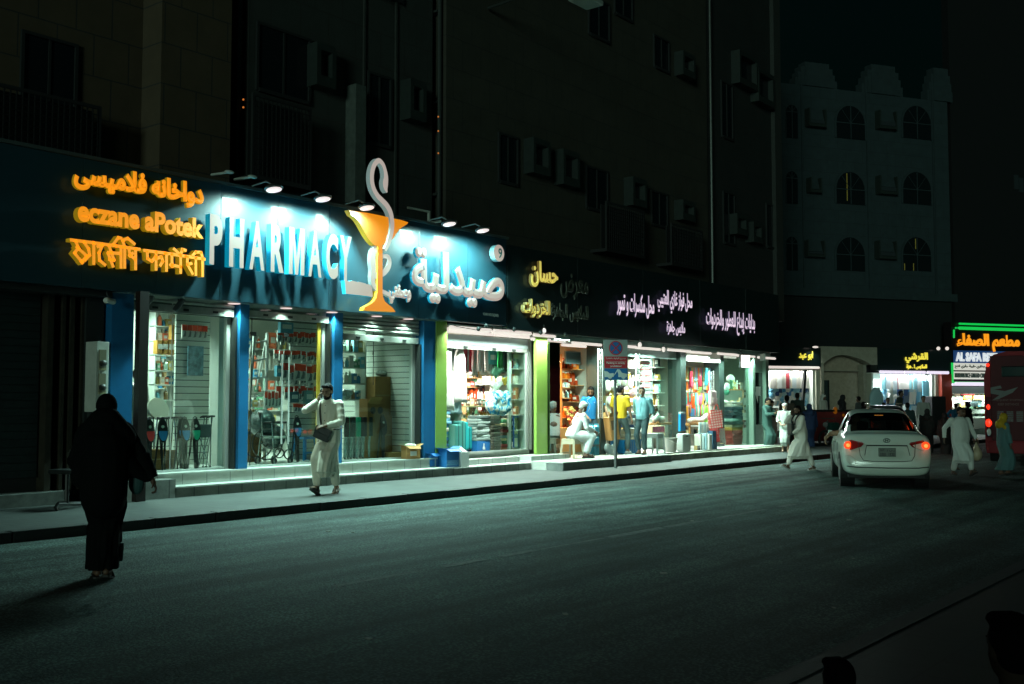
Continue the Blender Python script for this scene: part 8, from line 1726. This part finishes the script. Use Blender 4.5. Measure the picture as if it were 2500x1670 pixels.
for q in (-1,1): MB().tube([Mi @ W(t,p) for p in catmull3([(.20,q*.08,1.05),(.18,q*.09,1.18),(.07,q*.10,1.31),(-.05,q*.08,1.29)])], (.020), 6).build('strap', BAGM, bg_)
# ---- people round the corner
def mini(label, px, py_head, D, H, col, skin_=SKIN2, face_deg=0, outfit='thobe', cap=None, arms=None, low=None, lean=0, zb=None, hair=HAIR, name=None, **k):
    Pm = onD(px, py_head, D); z0 = (Pm.z - H) if zb is None else zb
    return person(label, (Pm.x,Pm.y), z0, faces(Pm,face_deg), H, outfit, clothm('cl_%s' % name, col), low, skin=skin_, hair=hair, cap=cap, arms=arms, vox=.022, detail=0, lean=lean, shoes='shoe', face=D<40, **k)
TB = clothm('trousers_black', (.02,.025,.025))
mini('man in dark clothes behind the robed men at the corner, only head and shoulders clear', 1866, 950, 39, 1.80, (.02,.025,.028), outfit='shirt', low=TB, name='dk1', face_deg=120)
mini('man in a brown shirt facing the corner clothing shop', 1921, 963, 37, 1.78, (.075,.06,.045), outfit='shirt', low=TB, name='brn', face_deg=180)
mini('man in a dark coat beside the leaning post of the corner shop', 1946, 957, 40, 1.80, (.02,.035,.03), outfit='shirt', low=TB, name='dk2', face_deg=160)
mini('woman in a dark blue abaya walking by the low barrier', 1976, 984, 35.5, 1.60, (.012,.035,.10), outfit='abaya', cap='abaya_veil', hair=None, name='navy', face_deg=200, wide=1.1)
mini('man in a white robe and head cloth standing behind the barrier', 2009, 960, 44.5, 1.78, (.55,.55,.48), cap='ghutra', hair=None, name='wht', face_deg=60, wide=1.1)
mini('woman in black with a white veil edge behind the barrier', 2056, 962, 44.5, 1.72, (.012,.013,.014), outfit='abaya', cap='abaya_veil', hair=None, name='blk', face_deg=90, wide=1.15)
mini('man in dark grey standing at the far end of the arch gateway', 2097, 966, 45.5, 1.72, (.07,.08,.075), outfit='shirt', low=TB, name='gry', face_deg=-120)
mini('dark figure with bowed head in front of the arch gateway', 2107, 979, 38.0, 1.60, (.012,.014,.014), outfit='shirt', low=TB, name='dk3', face_deg=120)
mini('grey shirted person just beyond the white car roof', 2107, 990, 33.0, 1.60, (.10,.12,.11), outfit='shirt', low=TB, name='gry2', face_deg=140)
mini('silhouetted head before the blue garments of the folded shirt shop', 2157, 981, 40.0, 1.62, (.012,.014,.014), outfit='shirt', low=TB, name='dk4', face_deg=170)
mini('man in a blue shirt standing at the folded shirt shop', 2167, 969, 47.0, 1.80, (.03,.13,.30), outfit='shirt', low=TB, name='blu', face_deg=20)
mini('man in a dark jacket leaning over the folded shirts', 2189, 951, 46.5, 1.90, (.02,.035,.03), outfit='shirt', low=TB, name='dk5', face_deg=70, lean=14)
mini('person in a dark green shirt standing beyond the white car', 2215, 981, 36.0, 1.64, (.015,.04,.04), outfit='shirt', low=TB, name='gn2', face_deg=170)
mini('man in a white shirt at the pillar end of the folded shirt shop', 2254, 965, 46.0, 1.84, (.48,.50,.46), outfit='shirt', low=TB, name='wh2', face_deg=10, skin_=SKIN)
mini('black silhouetted head behind the white car by the dark cabinet', 2263, 996, 34.0, 1.50, (.01,.012,.012), outfit='abaya', cap='abaya_veil', hair=None, name='dk6', face_deg=170)
mini('black silhouetted head in front of the restaurant door', 2306, 1006, 33.0, 1.44, (.01,.012,.012), outfit='abaya', cap='abaya_veil', hair=None, name='dk7', face_deg=170)
mini('man in a bright blue shirt at the restaurant counter', 2333, 982, 44.0, 1.72, (.02,.22,.42), outfit='shirt', low=TB, name='blu2', face_deg=165, skin_=SKIN, arms={'l':((.3,.3,1.1),(-1,1,0),(0,-1,0),.3)})
mini('man in black with a pale collar at the restaurant counter', 2361, 978, 40.0, 1.70, (.012,.014,.014), outfit='shirt', low=TB, name='dk8', face_deg=120)
# ---- pair crossing by the bus
P = onZ(2346,1160,0)
person('man in a wide white robe walking beside the rear of the bus', (P.x,P.y), 0, faces(P,35), 1.50, 'thobe', clothm('thobe_grey_white', (.62,.66,.62)), hair=HAIR, skin=SKIN2, beard=None, stride=(.28,-.18), feet_pitch=(.35,0), wide=1.25, belly=.05, vox=.015, hem=.20, arms={'r':((-.16,-.34,.92),(-1,-.5,0),(0,1,0),.5),'l':((.1,.40,.9),(-1,.5,0),(0,-1,0),.4)}, head=(10,8))
P2 = onZ(2372,1150,0)
t, k = person('dark clothed man half hidden by the wide white robe, carrying a bag', (P2.x+.25,P2.y+.25), 0, faces(P2,35), 1.47, 'shirt', clothm('kurta_dark', (.03,.05,.05)), TB, hair=HAIR, skin=SKIN2, stride=(.2,-.2), vox=.016, arms={'l':((.08,.30,.80),(-1,.5,0),(0,-1,0),.9),'r':((.05,-.27,.85),(-1,-.5,0),(0,1,0),.4)})
Pb = W(t,(.10,.28,.42)); b = MB().ball((0,0,-.05),(.15,.13,.16)).cap((0,0,.05),(0,0,.22),.09,.02); o = remesh(b, 'carrier_bag', mat('bag_cream_glow', (.45,.36,.24), .5, bump=.5, bscale=10), None, .02, 2, Pb); tag(o, 'pale plastic carrier bag carried beside the bus', 'bag')
P = onZ(2452,1158,0)
person('woman in a yellow headscarf and teal dress walking past the bus', (P.x,P.y), 0, faces(P,120), 1.36, 'abaya', clothm('dress_teal_light', (.07,.16,.17)), clothm('scarf_yellow', (.42,.27,.01)), cap='hijab', hair=None, skin=SKIN2, stride=(.16,-.16), vox=.016, wide=1.05, hem=.12)
# ---- driver's arm at the car window
Mc = Matrix.Translation(CAR.location) @ Matrix.Rotation(CAR.rotation_euler.z,4,'Z')
tt = thing('person', 'driver of the white car with his arm resting out of the window', 'person', CAR.location, CAR.rotation_euler.z)
b = MB(); b.cap((2.0,.36,.55),(2.05,.36,1.0),.17,.17); b.ball((2.1,.36,1.22),(.10,.085,.12)); b.cap((2.05,.55,.98),(2.1,.86,.94),.06,.05); b.cap((2.1,.86,.95),(1.95,.97,.86),.042,.035); hand(b, Vector((1.95,.97,.86)), (-.4,.1,-.8), (0,-1,0), 1.0, .5)
remesh(b, 'body', SKIN, tt, .014, 2)
# ---- pharmacist behind the glass
P = pz(z5,425,900,17.0); person('pharmacist in a white coat inside the shop behind the brown post', (pz(z5,415,900,15.9).x,15.95), .487, math.radians(-70), 1.68, 'thobe', clothm('coat_white', (.62,.64,.60)), hair=HAIR, vox=.018, detail=0, wide=1.05)
# ---- dark foreground: people sitting by the near kerb
def dark_person(label, px, py, D, H, yaw_deg, col, **k):
    Pm = onD(px, py, D); person(label, (Pm.x,Pm.y), Pm.z-H if False else .14 - (H-(Pm.z-.14)), YAW+math.radians(yaw_deg), H, 'shirt', clothm('fg_%d' % px, col), clothm('trousers_black', (.02,.025,.025)), skin=SKIN2, hair=HAIR, vox=.014, detail=1, shoes=None, **k)
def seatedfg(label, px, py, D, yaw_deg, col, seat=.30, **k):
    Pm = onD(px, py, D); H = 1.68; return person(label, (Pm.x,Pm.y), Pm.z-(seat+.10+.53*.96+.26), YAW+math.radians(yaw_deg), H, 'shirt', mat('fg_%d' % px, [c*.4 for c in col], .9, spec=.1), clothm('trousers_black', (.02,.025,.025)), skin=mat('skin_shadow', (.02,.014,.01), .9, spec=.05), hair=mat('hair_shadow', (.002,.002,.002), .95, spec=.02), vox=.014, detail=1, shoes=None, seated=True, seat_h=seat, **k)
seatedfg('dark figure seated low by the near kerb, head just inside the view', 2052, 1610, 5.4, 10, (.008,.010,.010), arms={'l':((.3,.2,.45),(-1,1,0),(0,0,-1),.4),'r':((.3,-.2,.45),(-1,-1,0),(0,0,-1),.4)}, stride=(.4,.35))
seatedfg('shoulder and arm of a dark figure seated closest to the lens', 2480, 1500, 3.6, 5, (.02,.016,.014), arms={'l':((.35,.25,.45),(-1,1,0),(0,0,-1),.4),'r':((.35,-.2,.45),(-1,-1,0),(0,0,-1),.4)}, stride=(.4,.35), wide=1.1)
